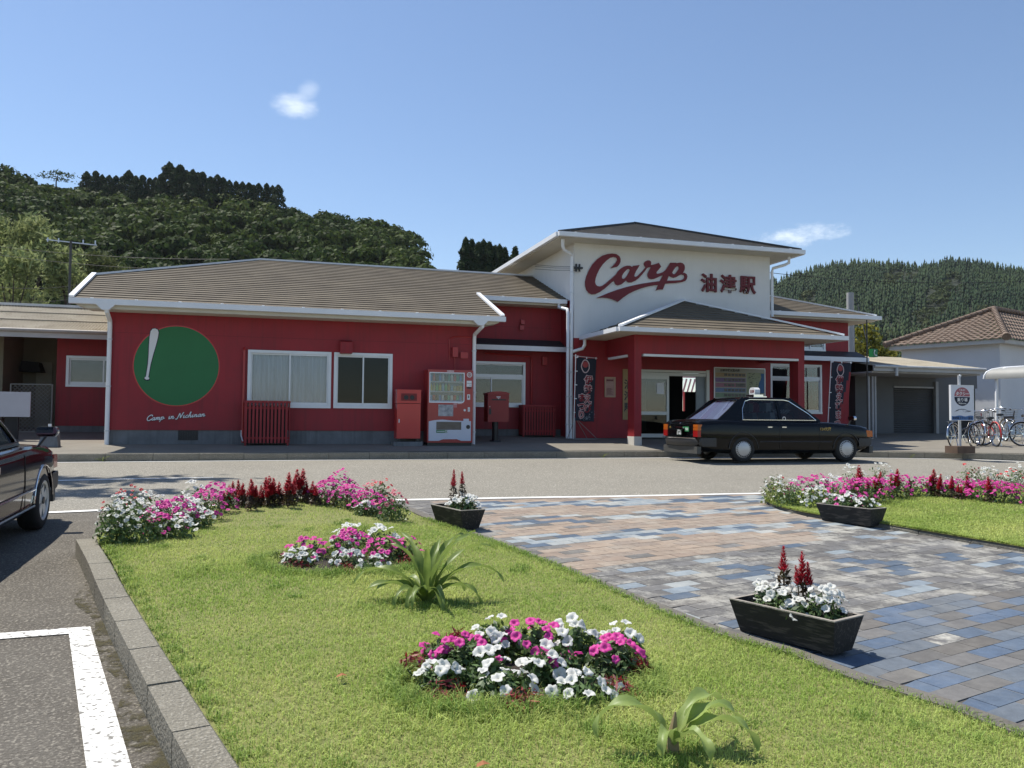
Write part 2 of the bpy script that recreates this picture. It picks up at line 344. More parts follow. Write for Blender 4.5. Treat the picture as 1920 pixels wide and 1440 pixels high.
stripe('road_line', [(p.x, p.y) for p in spline([(-9, 10.2, 0), (-4, 10.85, 0), (-2.28, 11.05, 0), (-1, 11.3, 0), (.6, 11.45, 0), (2, 11.5, 0), (3.8, 11.47, 0), (7.6, 11.4, 0), (30, 11.4, 0)], 6)], .13, PAINT)
stripe('road_line', [(-9, 14.0), (-3, 14.58), (-1.9, 14.7), (-.75, 14.76)], .14, PAINT, wend=.07)
# parking bay markings beside the kerb
mk = MB()
for q in ([(-1.12, 5.78), (-1.01, 5.85), (-.35, 3.2), (.3, .9), (.15, .85), (-.52, 3.2)], [(-3.5, 5.55), (-3.5, 5.68), (-1.03, 5.86), (-1.10, 5.72)]):
    L_ = .009 if len(q) == 6 else .0065
    mb_ = [(a, b, gz(b) + L_) for a, b in q]; mk.add(mb_, [tuple(range(len(q)))])
struct(obj('parking_line', mk, WORN))
MOSS = mat('moss', (.10, .085, .03), .95, .3, 30, .8, 120, col2=(.06, .055, .035))
mm_ = MOSS.node_tree; bs_ = mm_.nodes['Principled BSDF']; tcm = mm_.nodes.new('ShaderNodeTexCoord'); nm_ = mm_.nodes.new('ShaderNodeTexNoise'); nm_.inputs['Scale'].default_value = 7; nm_.inputs['Detail'].default_value = 9; nm_.inputs['Roughness'].default_value = .75
rm_ = mm_.nodes.new('ShaderNodeMapRange'); rm_.inputs['From Min'].default_value = .46; rm_.inputs['From Max'].default_value = .56; rm_.inputs['To Max'].default_value = .85; mm_.links.new(tcm.outputs['Object'], nm_.inputs['Vector']); mm_.links.new(nm_.outputs['Fac'], rm_.inputs['Value']); mm_.links.new(rm_.outputs[0], bs_.inputs['Alpha'])
rws = []
for v in np.linspace(2.2, 7.4, 30):
    u = float(np.interp(v, [2.0, 3.3, 4.0, 5.1, 6.3, 7.5], [.2, -.17, -.33, -.63, -.95, -1.2])); rws.append([(u - .19 - .05 * math.sin(v * 5), v, gz(v) + .004), (u - .08, v, gz(v) + .0045), (u, v, gz(v) + .005)])
stuff(sheet('moss', rws, MOSS), 'brown green moss and grit along the foot of the lawn kerb', 'moss')

# ================================================================ hills and woods
HILLM = mat('hill_earth', (.018, .026, .012), 1, .3, .05)
def leafmat(name, c, c2, scale=.08, isl=.35, trans=.25): return mat(name, c, .6, col2=c2, scale=scale, island=isl, trans=trans, spec=.06)
FOREST = leafmat('forest_leaves', (.026, .05, .012), (.095, .125, .03), .03, .5, .3)
FORESTP = leafmat('pale_forest_leaves', (.09, .115, .04), (.15, .16, .06), .06)
CEDAR = leafmat('cedar_needles', (.024, .042, .018), (.048, .07, .03), .2, .4, .2)
PINE = leafmat('far_conifer_needles', (.014, .032, .018), (.05, .075, .03), .016, .4, .1)
BAMB = leafmat('bamboo_leaves', (.20, .25, .09), (.36, .39, .18), .3, .4, .4)
BARK = mat('bark', (.06, .045, .03), .9, .3, 6, .5, 40)
nr = np.random.default_rng(11)
def quads(cen, size, asp=.6, nrm=None, jit=1.0):       # leaf quads at centres, roughly facing nrm
    n = len(cen); r = nr.normal(size=(n, 3))
    if nrm is not None: r = nrm + r * jit
    r /= np.linalg.norm(r, axis=1, keepdims=True) + 1e-9; t = np.cross(r, nr.normal(size=(n, 3))); t /= np.linalg.norm(t, axis=1, keepdims=True) + 1e-9; b = np.cross(r, t)
    s = (size * nr.uniform(.6, 1.3, n))[:, None] / 2
    t = t * s; b = b * s * asp
    V = np.stack([cen - t, cen - b * .9 + t * .1, cen + t, cen + b * .9 + t * .1], 1)
    return V.reshape(-1, 3), np.arange(4 * n).reshape(-1, 4)
def crown(c, r, n, leaf, lumps=7, flat=.75):           # leafy crown made of several clumps
    d = nr.normal(size=(lumps, 3)); d /= np.linalg.norm(d, axis=1, keepdims=True); d[:, 2] = np.abs(d[:, 2]) * .9 - .15
    cc = np.array(c) + d * np.array([r, r, r * flat]) * .58; k = nr.integers(0, lumps, n)
    q = nr.normal(size=(n, 3)); q /= np.linalg.norm(q, axis=1, keepdims=True); q[:, 2] = np.where(nr.random(n) < .7, np.abs(q[:, 2]), q[:, 2])
    p = cc[k] + q * (r * .5 * nr.uniform(.75, 1.08, n))[:, None] * np.array([1, 1, flat])
    return p, q
SKY1 = [(-260, 250), (-100, 285), (0, 302), (60, 318), (150, 335), (205, 336), (330, 341), (430, 348), (525, 368), (600, 384), (700, 394), (760, 411), (792, 436), (800, 470), (850, 492), (900, 515)]
SKY2 = [(1380, 552), (1450, 524), (1480, 512), (1520, 500), (1560, 491), (1600, 487), (1690, 488), (1722, 495), (1752, 488), (1790, 481), (1850, 488), (1900, 497), (1960, 507), (2100, 520), (2300, 560)]
def hillside(SK, d0, d1, z0, drop):
    def pt(x, t):
        y = np.interp(x, [a for a, _ in SK], [b for _, b in SK]) + drop; top = at_depth(x, y, d1); d = d0 + (d1 - d0) * t
        p = at_depth(x, 700, d); return Vector((p.x, p.y, z0 + (top.z - z0) * t ** .85))
    return pt
H1 = hillside(SKY1, 120, 250, 3, 46); H2 = hillside(SKY2, 300, 560, 5, 12)
for nm, H, xs, dd in (('hill', H1, range(-260, 901, 29), 1.5), ('hill', H2, range(1380, 2301, 46), 1.4)):
    rows = [[H(x, t) for x in xs] for t in np.linspace(0, 1, 12)]
    rows.append([Vector((p.x * dd, p.y * dd, p.z * .8)) for p in rows[-1]]); rows.append([Vector((p.x * dd, p.y * dd, 0)) for p in rows[-1]])
    struct(sheet(nm, rows, HILLM))
VV, FF, QQ = [], [], []
for i in range(760):
    x = rnd.uniform(-200, 800); t = rnd.random() ** .9
    if x > 770 and t > .75: continue
    p = H1(x, t); r = rnd.uniform(3.2, 5.6) * (.85 + .2 * t)
    c, q = crown((p.x, p.y, p.z + r * .55), r, 240, 1.0, 6); QQ.append(q); VV.append(c)
cc = np.concatenate(VV); qq = np.concatenate(QQ)
V, F = quads(cc, np.full(len(cc), 1.25), .75, qq, .28)
stuff(np_obj('forest', V, F, FOREST), 'dense dark broadleaf forest covering the hill behind the station', 'forest')
VV, QQ = [], []
for i in range(60):
    x, t = (rnd.uniform(800, 862), rnd.uniform(.0, .9)) if i < 26 else (rnd.uniform(-60, 800), rnd.uniform(0, .35))
    p = H1(x, t); r = rnd.uniform(1.8, 3.2); c, q = crown((p.x, p.y, p.z + r * .8), r, 170, 1.0); VV.append(c); QQ.append(q)
cc = np.concatenate(VV); qq = np.concatenate(QQ); V, F = quads(cc, np.full(len(cc), .8), .6, qq, .6)
stuff(np_obj('undergrowth', V, F, FORESTP), 'pale green shrubs along the foot of the near hill', 'shrubs')
def spire(h, r, seed, layers=7, sides=9):              # conifer: ragged drooping tiers round a pointed axis
    rr = random.Random(seed); mb = MB()
    for l in range(layers):
        z0 = h * (.06 + .84 * l / layers); z1 = min(h, z0 + h * (.34 - .02 * l)); ra = r * (1 - (l / layers) ** 1.25) * rr.uniform(.85, 1.1); off = rr.random()
        v = [(0, 0, z1)]; 
        for k in range(sides * 2):
            a = math.pi * (k + off) / sides; q = ra * (rr.uniform(.85, 1.2) if k % 2 == 0 else rr.uniform(.5, .72)); v.append((q * math.cos(a), q * math.sin(a), z0 - (h * .035 if k % 2 == 0 else -h * .02) + rr.uniform(-.02, .02) * h))
        mb.add(v, [(0, k + 1, (k + 1) % (sides * 2) + 1) for k in range(sides * 2)])
    return mb
VV, FF, o = [], [], 0
vars_ = [spire(5.6, 1.25, s, 3, 5) for s in range(6)]
VA = [np.array(m.v) for m in vars_]; FA = [np.array(m.f) for m in vars_]
for i in range(8500):
    x = rnd.uniform(1390, 2150); t = rnd.random() ** .8
    p = H2(x, t)
    n_ = math.sin(x * .021 + 4 * t) + math.sin(x * .05 - 9 * t) + .4 * math.sin(x * .11 + 17 * t)
    if n_ > 1.0 and t < .93: continue
    k = rnd.randrange(6); s = rnd.uniform(.75, 1.3); a = rnd.uniform(0, 6.3); R_ = np.array([[math.cos(a) * s, -math.sin(a) * s, 0], [math.sin(a) * s, math.cos(a) * s, 0], [0, 0, s * rnd.uniform(.85, 1.2)]])
    VV.append(VA[k] @ R_.T + np.array(p)); FF.append(FA[k] + o); o += len(VA[k])
stuff(np_obj('conifer_forest', np.concatenate(VV), np.concatenate(FF), PINE, None, True), 'far wood of small pointed conifers covering the distant hill', 'forest')
VV, QQ = [], []
for i in range(1100):
    x = rnd.uniform(1400, 2000); t = rnd.random() * .9; n_ = math.sin(x * .021 + 4 * t) + math.sin(x * .05 - 9 * t) + .4 * math.sin(x * .11 + 17 * t)
    if not (n_ > .85 or (t < .28 and x < 1700)): continue
    p = H2(x, t); r = rnd.uniform(2.2, 4.2); c, q = crown((p.x, p.y, p.z + r * .6), r, 90, 1.3); VV.append(c); QQ.append(q)
cc = np.concatenate(VV); qq = np.concatenate(QQ); V, F = quads(cc, np.full(len(cc), 1.3), .7, qq, .35)
stuff(np_obj('broadleaf_wood', V, F, leafmat('far_broadleaf', (.05, .07, .026), (.095, .11, .045), .02)), 'patches of pale broadleaf wood among the far conifers', 'wood')
# cedars standing clear on the skyline of the near hill
def cedar_root(name, h, r, seed, label, group):
    t = thing(name, label, 'tree', group=group)
    pass
    # rounded-off pointed crown built of needle sprays
    n = 1500; z = nr.random(n) ** .85; prof = np.clip((1 - z), 0, 1) ** .5 * r * 1.25 * (.85 + .18 * np.sin(z * 23 + seed)); a = nr.uniform(0, 2 * math.pi, n); rad = prof * nr.uniform(.7, 1.05, n)
    cen = np.stack([np.cos(a) * rad, np.sin(a) * rad, h * .12 + z * h * .88], 1); q = np.stack([np.cos(a), np.sin(a), np.full(n, .35)], 1)
    V, F = quads(cen, np.full(n, .95), .55, q, .6); np_obj('crown', V, F, CEDAR, t)
    obj('trunk', MB().tube([(0, 0, 0), (0, 0, h * .93)], [r * .13, .03], 7), BARK, t); return t
CG = 'cedars along the top of the near hill'
c0 = cedar_root('cedar_tree', 13, 3.3, 1, 'tall dark cedar in the row against the sky above the left hill', CG)
c1 = cedar_root('cedar_tree', 13, 2.9, 5, 'tall dark cedar in the row against the sky above the left hill', CG)
sp = [(163, 322, .8), (180, 321, .8), (205, 329, .7), (218, 330, .7), (242, 320, .9), (268, 329, .8), (318, 305, 1.15), (338, 310, 1.1), (362, 319, 1.0), (380, 323, 1.0), (408, 328, .9), (467, 343, .7), (485, 344, .75), (500, 344, .65), (522, 347, .8), (350, 320, .9), (328, 318, .9), (395, 332, .9), (192, 328, .7), (230, 331, .7), (255, 330, .75), (281, 334, .65), (292, 333, .7), (303, 326, .8), (372, 324, .85), (419, 333, .75), (430, 338, .65), (443, 340, .6), (455, 341, .65), (476, 347, .6), (511, 348, .6)]
for i, (x, y, s) in enumerate(sp):
    p = at_depth(x, y, 246 - (i % 3) * 3); b = (c0, c1)[i % 2]; loc = (p.x, p.y, p.z - 13 * s)
    if i < 2: b.location = loc; b.scale = (s, s, s)
    else: dup(b, loc, i * 1.3, scale=s)
CG2 = 'cedars between the hill and the tower'
d0 = cedar_root('cedar_tree', 11, 1.7, 9, 'dark cedar in the small group beside the station tower roof', CG2)
for i, (x, y, s) in enumerate([(873.6, 448, 1), (885, 451, 1), (897, 456, .95), (907, 452, 1), (918, 456, 1), (928, 462, .9), (937, 461, .95), (947, 466, .9), (966, 464, .9)]):
    p = at_depth(x, y, 150 + (i % 2) * 4); loc = (p.x, p.y, p.z - 11 * s)
    if i == 0: d0.location = loc
    else: dup(d0, loc, i * 2.1, scale=s)
# bamboo and bushes
def bush(name, cat, label, m, px, py, dep, rx, h, n, leaf, asp, droop=.0, group=None, lumps=8):
    p = at_depth(px, py, dep); t = thing(name, label, cat, (p.x, p.y, p.z), group=group)
    nl = lumps; d = nr.normal(size=(nl, 3)); d /= np.linalg.norm(d, axis=1, keepdims=True)
    cc = np.array([0, 0, h * .58]) + d * np.array([rx * .62, rx * .62, h * .34]); k = nr.integers(0, nl, n); q = nr.normal(size=(n, 3)); q /= np.linalg.norm(q, axis=1, keepdims=True)
    c = cc[k] + q * np.array([rx * .5, rx * .5, h * .22]) * nr.uniform(.5, 1.1, n)[:, None]
    V, F = quads(c, np.full(n, leaf), asp, q + np.array([0, 0, -droop]), .7); np_obj('crown', V, F, m, t)
    mb = MB()
    for i in range(5): a = rnd.uniform(0, 6.3); mb.tube([(.1 * math.cos(a), .1 * math.sin(a), -.5), (rx * .4 * math.cos(a), rx * .4 * math.sin(a), h * .7)], [h * .015, h * .006], 5)
    obj('trunk', mb, BARK, t); return t
for i, (x, y, dep, rx, h, lb) in enumerate([(62, 560, 82, 3.0, 7.6, 'tall pale bamboo clump with a rounded plume beside the utility pole'), (22, 610, 72, 3.0, 6.2, 'pale bamboo clump at the edge of the picture above the corrugated roof'), (128, 575, 84, 2.6, 5.6, 'low pale bamboo clump right behind the utility pole'), (-25, 560, 80, 3, 8, 'pale bamboo clump cut by the left picture edge'), (185, 560, 95, 3.0, 5, 'darker green bamboo clump just left of the roof corner')]):
    bush('bamboo', 'bamboo', lb, BAMB if i < 4 else FORESTP, x, y, dep, rx, h, 1500, .75, .3, .3)
bush('bush', 'bush', 'yellow green bush behind the corrugated roof beside the grey pole', leafmat('yellow_leaves', (.13, .14, .025), (.24, .21, .04), .5, .4, .3), 1618, 692, 42, 1.1, 2.1, 700, .28, .6)
bush('bush', 'bush', 'yellow green bush behind the corrugated roof right of the green telephone sign', leafmat('yellow_leaves_two', (.13, .15, .03), (.24, .22, .05), .5, .4, .3), 1652, 690, 42, 1.0, 1.6, 600, .28, .6)
tp = at_depth(105, 352, 244); tt = thing('umbrella_tree', 'small airy flat-topped tree on the skyline at left', 'tree', (tp.x, tp.y, tp.z))
cen = np.concatenate([np.array([dx, 0, z]) + nr.normal(size=(90, 3)) * np.array([1.6, 1.0, .35]) for dx, z in ((-3, 3.2), (0, 4.4), (2.5, 4.0), (1, 2.6))]); V, F = quads(cen, np.full(len(cen), .8), .5); np_obj('crown', V, F, FOREST, tt)
obj('trunk', MB().tube([(0, 0, -2), (0, 0, 2), (.5, 0, 4)], [.25, .18, .08], 6), BARK, tt)

# ---------------------------------------------------------------- air: a closed box of thin haze round the whole place
hz = MB().box(-900, 1500, -120, 1200, -8, 260); HM = bpy.data.materials.new('haze'); HM.use_nodes = True; ht = HM.node_tree; ht.nodes.clear(); ho_ = ht.nodes.new('ShaderNodeOutputMaterial'); pv = ht.nodes.new('ShaderNodeVolumePrincipled')
pv.inputs['Color'].default_value = (.86, .93, 1.0, 1); pv.inputs['Density'].default_value = .00007; pv.inputs['Anisotropy'].default_value = .2; ht.links.new(pv.outputs[0], ho_.inputs['Volume'])
stuff(obj('haze', hz, HM), 'thin bluish air haze over the distant hills', 'haze')
# ================================================================ the station
ST = thing('station_building', 'low red station with brown sheet roofs, a white tower and a columned porch', 'station', (7.6, 24, .3), world=True)
def wall(mb, u0, u1, z0, z1, v0, th, holes=()):        # wall facing the road, with rectangular openings
    us_ = sorted({u0, u1, *[h[0] for h in holes], *[h[1] for h in holes]}); zs_ = sorted({z0, z1, *[h[2] for h in holes], *[h[3] for h in holes]})
    for a, b in zip(us_, us_[1:]):
        run = None
        for c, d in zip(zs_, zs_[1:]):
            if any(h[0] <= a < h[1] and h[2] <= c < h[3] for h in holes):
                if run: mb.box(a, b, v0, v0 + th, *run); run = None
            else: run = (run[0], d) if run else (c, d)
        if run: mb.box(a, b, v0, v0 + th, *run)
    return mb
W1, W2 = (-.315, 1.612, 1.19, 2.54), (1.717, 3.126, 1.195, 2.54)
RW = (5.42, 7.45, 1.305, 2.60)
RR, RS = (15.87, 17.8, 1.21, 2.8), (16.85, 17.95, 3.30, 3.82)
DR = (10.62, 12.95, .41, 2.43)
w = MB(); wall(w, -3.42, 5.33, .62, 3.45, 20.9, .15, [W1, W2])
for u0, u1 in ((-3.42, -3.27), (5.18, 5.33)):
    w.prism([(u0, 21.05, .3), (u0, 23.4 if u0 > 0 else 29, .3), (u0, 23.4 if u0 > 0 else 29, 4.38), (u0, 22.8, 4.38), (u0, 21.05, 3.72)], (u1 - u0, 0, 0))
wall(w, 5.33, 8.6, .645, 4.4, 23.4, .15, [RW]); wall(w, 15.15, 18.9, .3, 4.4, 23.4, .15, [RR, RS])
w.box(18.75, 18.9, 23.55, 29, .3, 4.4); wall(w, -3.27, 18.75, .3, 4.4, 28.85, .15, [(15.6, 16.4, 2.05, 2.85), (15.6, 15.72, 1.3, 2.05)])
wall(w, 8.6, 15.15, .60, 3.3, 22.35, .15, [DR]); w.box(8.6, 8.75, 22.5, 23.4, .3, 4.44); w.box(15.0, 15.15, 22.5, 23.4, .3, 4.44)
obj('wall', w, RED, ST)
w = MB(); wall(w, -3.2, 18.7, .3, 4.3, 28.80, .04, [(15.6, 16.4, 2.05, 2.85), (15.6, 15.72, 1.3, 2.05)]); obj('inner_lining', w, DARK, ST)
w = MB(); w.box(8.6, 15.15, 22.35, 22.5, 3.3, 6.1); w.box(8.6, 8.75, 22.5, 28.6, 4.44, 6.1); w.box(15.0, 15.15, 22.5, 28.6, 4.44, 6.1); w.box(8.6, 15.15, 28.6, 28.7, 4.44, 6.1)
obj('tower_wall', w, WHITEW, ST, label='white upper tower wall')
f = MB(); f.box(-3.40, 5.31, 20.925, 21.05, 0, .62); f.box(-3.40, -3.28, 21.05, 29, 0, .3); f.box(5.2, 5.31, 21.05, 23.4, 0, .62); obj('foundation', f, CONC, ST); obj('foundation', MB().box(5.31, 8.6, 23.425, 23.55, 0, .645), CONC, ST)
for a_, b_ in ((8.62, 10.62), (12.95, 15.13)): obj('foundation', MB().box(a_, b_, 22.375, 22.5, 0, .60), CONC, ST)
obj('foundation', MB().box(15.17, 18.88, 23.425, 23.55, 0, .3), CONC, ST)
v_ = MB(); v_.box(-1.86, -1.42, 20.915, 20.94, .385, .615)
for i in range(8): v_.box(-1.84 + i * .055, -1.82 + i * .055, 20.905, 20.914, .39, .61)
obj('vent', v_, BLACK, ST)
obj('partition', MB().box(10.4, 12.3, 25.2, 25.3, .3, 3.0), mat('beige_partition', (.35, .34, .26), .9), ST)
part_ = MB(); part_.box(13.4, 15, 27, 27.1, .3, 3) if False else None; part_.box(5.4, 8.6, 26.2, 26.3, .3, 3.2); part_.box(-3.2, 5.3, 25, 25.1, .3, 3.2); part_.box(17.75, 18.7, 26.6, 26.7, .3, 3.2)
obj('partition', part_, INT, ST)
def window(u0, u1, z0, z1, v, split=None, transom=None, curtain=None, g=GLASS, fw=.05, par=ST):
    m = MB(); sp_ = split if split is not None else (u0 + u1) / 2
    m.box(u0 - .02, u1 + .02, v - .035, v + .06, z1 - fw, z1 + .02); m.box(u0 - .02, u1 + .02, v - .045, v + .06, z0 - .02, z0 + fw * .8)
    m.box(u0 - .02, u0 + fw, v - .033, v + .06, z0 + fw * .8, z1 - fw); m.box(u1 - fw, u1 + .02, v - .033, v + .06, z0 + fw * .8, z1 - fw)
    zt = transom or z1
    if transom: m.box(u0 + fw, u1 - fw, v - .02, v + .055, transom - .05, transom + .05)
    zb, zt2 = z0 + fw * .8, (transom - .05 if transom else z1 - fw)
    for a, b, dv in ((u0 + fw, sp_ + .02, .02), (sp_ - .02, u1 - fw, -.004)):    # two sliding sashes, one in front of the other
        m.box(a, b, v + dv, v + dv + .022, zb, zb + .075); m.box(a, b, v + dv, v + dv + .022, zt2 - .04, zt2); m.box(a, a + .035, v + dv, v + dv + .022, zb + .075, zt2 - .04); m.box(b - .035, b, v + dv, v + dv + .022, zb + .075, zt2 - .04)
        if transom: m.box(a, b, v + .03, v + .05, z1 - fw - .03, z1 - fw)
    fo = obj('window', m, ALU, par)
    for a, b, dv in ((u0 + fw + .035, sp_ - .015, .03), (sp_ + .015, u1 - fw - .035, .006)): obj('pane', MB().box(a, b, v + dv, v + dv + .005, zb + .075, zt2 - .04), g, fo)
    if transom: obj('pane', MB().box(u0 + fw, u1 - fw, v + .04, v + .045, transom + .05, z1 - fw - .03), g, fo)
    if curtain:
        for a, b in curtain:
            n = 60; mb = MB()
            for i in range(n + 1):
                x = a + (b - a) * i / n; y = v + .10 + .018 * math.sin(i * 1.1 + a * 5) + .012 * math.sin(i * .43)
                mb.v += [(x, y, z0 + .02), (x, y, z1)]
                if i: mb.f.append((2 * i - 2, 2 * i, 2 * i + 1, 2 * i - 1))
            obj('curtain', mb, CURT, fo, smooth=80)
    return fo
window(*W1, 20.9, curtain=[(-.4, .64), (.62, 1.66)]); window(*W2, 20.9, g=DGLASS)
window(*RW, 23.4, transom=2.2); window(*RR, 23.4, transom=2.36); window(*RS, 23.4)
# sliding entrance door
d = MB(); d.box(DR[0], DR[1] + .03, 22.33, 22.45, 2.37, 2.44); d.box(DR[0], 12.93, 22.34, 22.44, 2.27, 2.36); d.box(12.9, 13.0, 22.32, 22.46, .41, 2.47); d.box(DR[0] - .02, DR[0] + .05, 22.33, 22.45, .41, 2.37)
df = obj('door_frame', d, mat('door_aluminium', (.55, .55, .5), .4, .05, 3, metal=.2), ST)
d = MB(); d.box(10.68, 11.66, 22.36, 22.41, 2.17, 2.27); d.box(10.68, 11.66, 22.36, 22.41, 1.1, 1.2); d.box(10.68, 11.66, 22.36, 22.41, .43, .54); d.box(11.58, 11.66, 22.355, 22.415, .54, 2.17); d.box(10.68, 10.75, 22.355, 22.415, .54, 2.17)
do = obj('door', d, mat('door_leaf_aluminium', (.6, .6, .55), .4, .05, 3, metal=.2), ST)
obj('pane', MB().box(10.75, 11.58, 22.38, 22.387, 1.2, 2.17), GLASS, do); obj('pane', MB().box(10.75, 11.58, 22.38, 22.387, .54, 1.1), DGLASS, do)
obj('notice_paper', MB().box(11.26, 11.5, 22.37, 22.374, 1.72, 2.06), WHITEP, do)
d = MB(); d.box(12.6, 12.9, 22.42, 22.46, .43, 2.27); obj('door', d, mat('grey_door_leaf', (.25, .28, .29), .4), ST)
# roofs
def roof(mb, e0, e1, r0, r1, n, h=.021):
    e0, e1, r0, r1 = map(Vector, (e0, e1, r0, r1)); up = Vector((0, 0, h))
    for k in range(n):
        a, b = e0.lerp(r0, k / n), e1.lerp(r1, k / n); c, d_ = e0.lerp(r0, (k + 1) / n), e1.lerp(r1, (k + 1) / n); j = 1.0
        mb.add([a, b, b + up * j, a + up * j, c, d_], [(0, 1, 2, 3), (3, 2, 5, 4)])
    return mb
r = MB(); A, B = (-4.09, 22.8, 4.45), (19.55, 22.8, 4.45); P, Q = (-.17, 26.2, 5.7), (15.95, 26.2, 5.7); Cc, Dd = (-4.09, 29.6, 4.45), (19.55, 29.6, 4.45)
roof(r, A, B, P, Q, 15); roof(r, Dd, Cc, Q, P, 15); roof(r, Cc, A, P, P, 15); roof(r, B, Dd, Q, Q, 15)
roof(r, (-4.09, 20.3, 3.54), (5.88, 20.3, 3.54), (-4.09, 22.8, 4.449), (5.88, 22.8, 4.449), 11)
ro = obj('roof', r, ROOF, ST)
cap = MB()
for a, b in ((A, P), (P, Q), (Q, B), ((-4.08, 20.32, 3.56), (-4.08, 22.8, 4.47)), ((5.87, 20.32, 3.56), (5.87, 22.86, 4.49))):
    cap.bar(Vector(a) + Vector((0, 0, .035)), Vector(b) + Vector((0, 0, .035)), .11, .05)
obj('ridge_cap', cap, WHITE, ro)
r = MB(); A, B, Cc, Dd, P = (7.92, 21.7, 6.2), (15.84, 21.7, 6.2), (7.92, 28.9, 6.2), (15.84, 28.9, 6.2), (11.88, 25.25, 7.54)
roof(r, A, B, P, P, 15); roof(r, B, Dd, P, P, 15); roof(r, Dd, Cc, P, P, 15); roof(r, Cc, A, P, P, 15)
ro = obj('tower_roof', r, mat('grey_brown_roof', (.055, .048, .04), .7, .3, 1.6, .2, 40, col2=(.095, .085, .07)), ST)
cap = MB()
for a in (A, B): cap.bar(Vector(a) + Vector((0, 0, .035)), Vector(P) + Vector((0, 0, .03)), .12, .05)
obj('ridge_cap', cap, ROOFD, ro)
r = MB(); A, B, P = (8.87, 19.7, 3.355), (15.78, 19.7, 3.355), (12.12, 22.34, 4.53)
roof(r, A, B, P, P, 12); roof(r, (8.87, 22.34, 3.355), A, P, P, 12); roof(r, B, (15.78, 23.38, 3.355), P, (12.12, 23.38, 4.53), 12)
ro = obj('porch_roof', r, ROOF, ST)
cap = MB()
for a in (A, B): cap.bar(Vector(a) + Vector((0, 0, .045)), Vector(P) + Vector((0, 0, .045)), .13, .05)
obj('ridge_cap', cap, WHITE, ro)
# gutters, soffits, eaves
g = MB()
def gutter(p, q, s=.125):
    p, q = Vector(p), Vector(q); g.bar(p, q, .115, s); n = max(2, int((q - p).length / .9))
    for i in range(n): c = p.lerp(q, (i + .5) / n); g.box(c.x - .03, c.x + .03, c.y - .03, c.y + .03, c.z + s / 2, c.z + s / 2 + .016)
gutter((-4.11, 20.24, 3.482), (5.92, 20.24, 3.482)); gutter((5.93, 22.74, 4.39), (8.52, 22.74, 4.39)); gutter((15.22, 22.74, 4.39), (19.66, 22.74, 4.39)); gutter((19.61, 22.82, 4.392), (19.61, 29.6, 4.392)); gutter((-4.15, 22.86, 4.392), (-4.15, 29.6, 4.392))
gutter((7.86, 21.64, 6.14), (15.9, 21.64, 6.14)); gutter((7.86, 21.71, 6.141), (7.86, 28.9, 6.141)); gutter((15.9, 21.71, 6.141), (15.9, 28.9, 6.141))
gutter((8.81, 19.64, 3.3), (15.84, 19.64, 3.3), .115); gutter((8.81, 19.71, 3.3), (8.81, 22.3, 3.3), .115); gutter((15.84, 19.71, 3.3), (15.84, 23.35, 3.3), .115)
obj('gutter', g, WHITE, ST)
s = MB(); s.prism([(-4.0, 20.32, 3.47), (-4.0, 20.32, 3.42), (-3.75, 20.32, 3.335), (5.5, 20.32, 3.335), (5.78, 20.32, 3.40), (5.78, 20.32, 3.47)], (0, .575, 0))
s.box(5.95, 8.55, 22.82, 23.39, 4.27, 4.38); s.box(15.2, 19.5, 22.82, 23.39, 4.27, 4.38); s.box(18.91, 19.5, 23.39, 29.5, 4.27, 4.38); s.box(-4.0, -3.43, 22.9, 29.5, 4.27, 4.38)
s.box(7.96, 15.8, 21.75, 28.85, 6.075, 6.13); s.box(8.92, 15.72, 19.76, 22.34, 3.252, 3.29); s.box(15.16, 15.72, 22.34, 23.38, 3.252, 3.29)
obj('soffit', s, CREAM, ST)
# porch columns and beams
for u in (9.6, 14.75):
    c = obj('column', MB().box(u, u + .21, 20.4, 20.81, .5, 2.74), RED, ST); obj('column_foot', MB().box(u - .008, u + .218, 20.392, 20.818, .15, .5), CONCL, c)
b = MB(); b.box(9.597, 14.963, 20.397, 20.62, 2.74, 3.25); b.box(9.597, 9.813, 20.62, 22.348, 2.74, 3.25); b.box(14.747, 14.963, 20.62, 23.398, 2.74, 3.25); obj('porch_beam', b, RED, ST)
b = MB(); b.box(9.86, 14.75, 20.37, 20.50, 2.672, 2.735); b.box(9.565, 9.66, 20.85, 22.1, 2.672, 2.735); obj('beam_trim', b, WHITE, ST)
# small canopies beside the tower
for u0, u1 in ((5.34, 8.56), (15.22, 19.25)):
    cn = obj('canopy', MB().prism([(u0, 22.9, 3.04), (u0, 22.9, 3.07), (u0, 23.398, 3.30), (u0, 23.398, 3.04)], (u1 - u0, 0, 0)), ROOFD, ST); obj('fascia', MB().box(u0 + .003, u1 + .02, 22.84, 22.9, 2.925, 3.065), WHITE, cn)
# downpipes with clips
def pipe(pts, r=.047, clips=()):
    m = MB().tube(pts, r, 10); o = obj('downpipe', m, WHITE, ST, smooth=50)
    k = MB()
    for (x, y, z) in clips: k.lathe([(r + .003, -.018), (r + .009, -.018), (r + .009, .018), (r + .003, .018)], (x, y, z), (0, 0, 1), 12)
    if clips: obj('pipe_clip', k, ALU, o)
for u in (-3.37, 5.26):
    pipe([(u + .02 * (1 if u < 0 else 3), 20.24, 3.43), (u + .02 * (1 if u < 0 else 3), 20.25, 3.28), (u, 20.8, 3.13), (u, 20.84, 3.0), (u, 20.84, .27)], .05, [(u, 20.84, z) for z in (2.7, 1.62, .6)])
    obj('rain_hopper', MB().prism([(u - .2, 20.185, 3.425), (u + .2, 20.185, 3.425), (u + .07, 20.185, 3.30), (u - .07, 20.185, 3.30)], (0, .11, 0)), WHITE, ST)
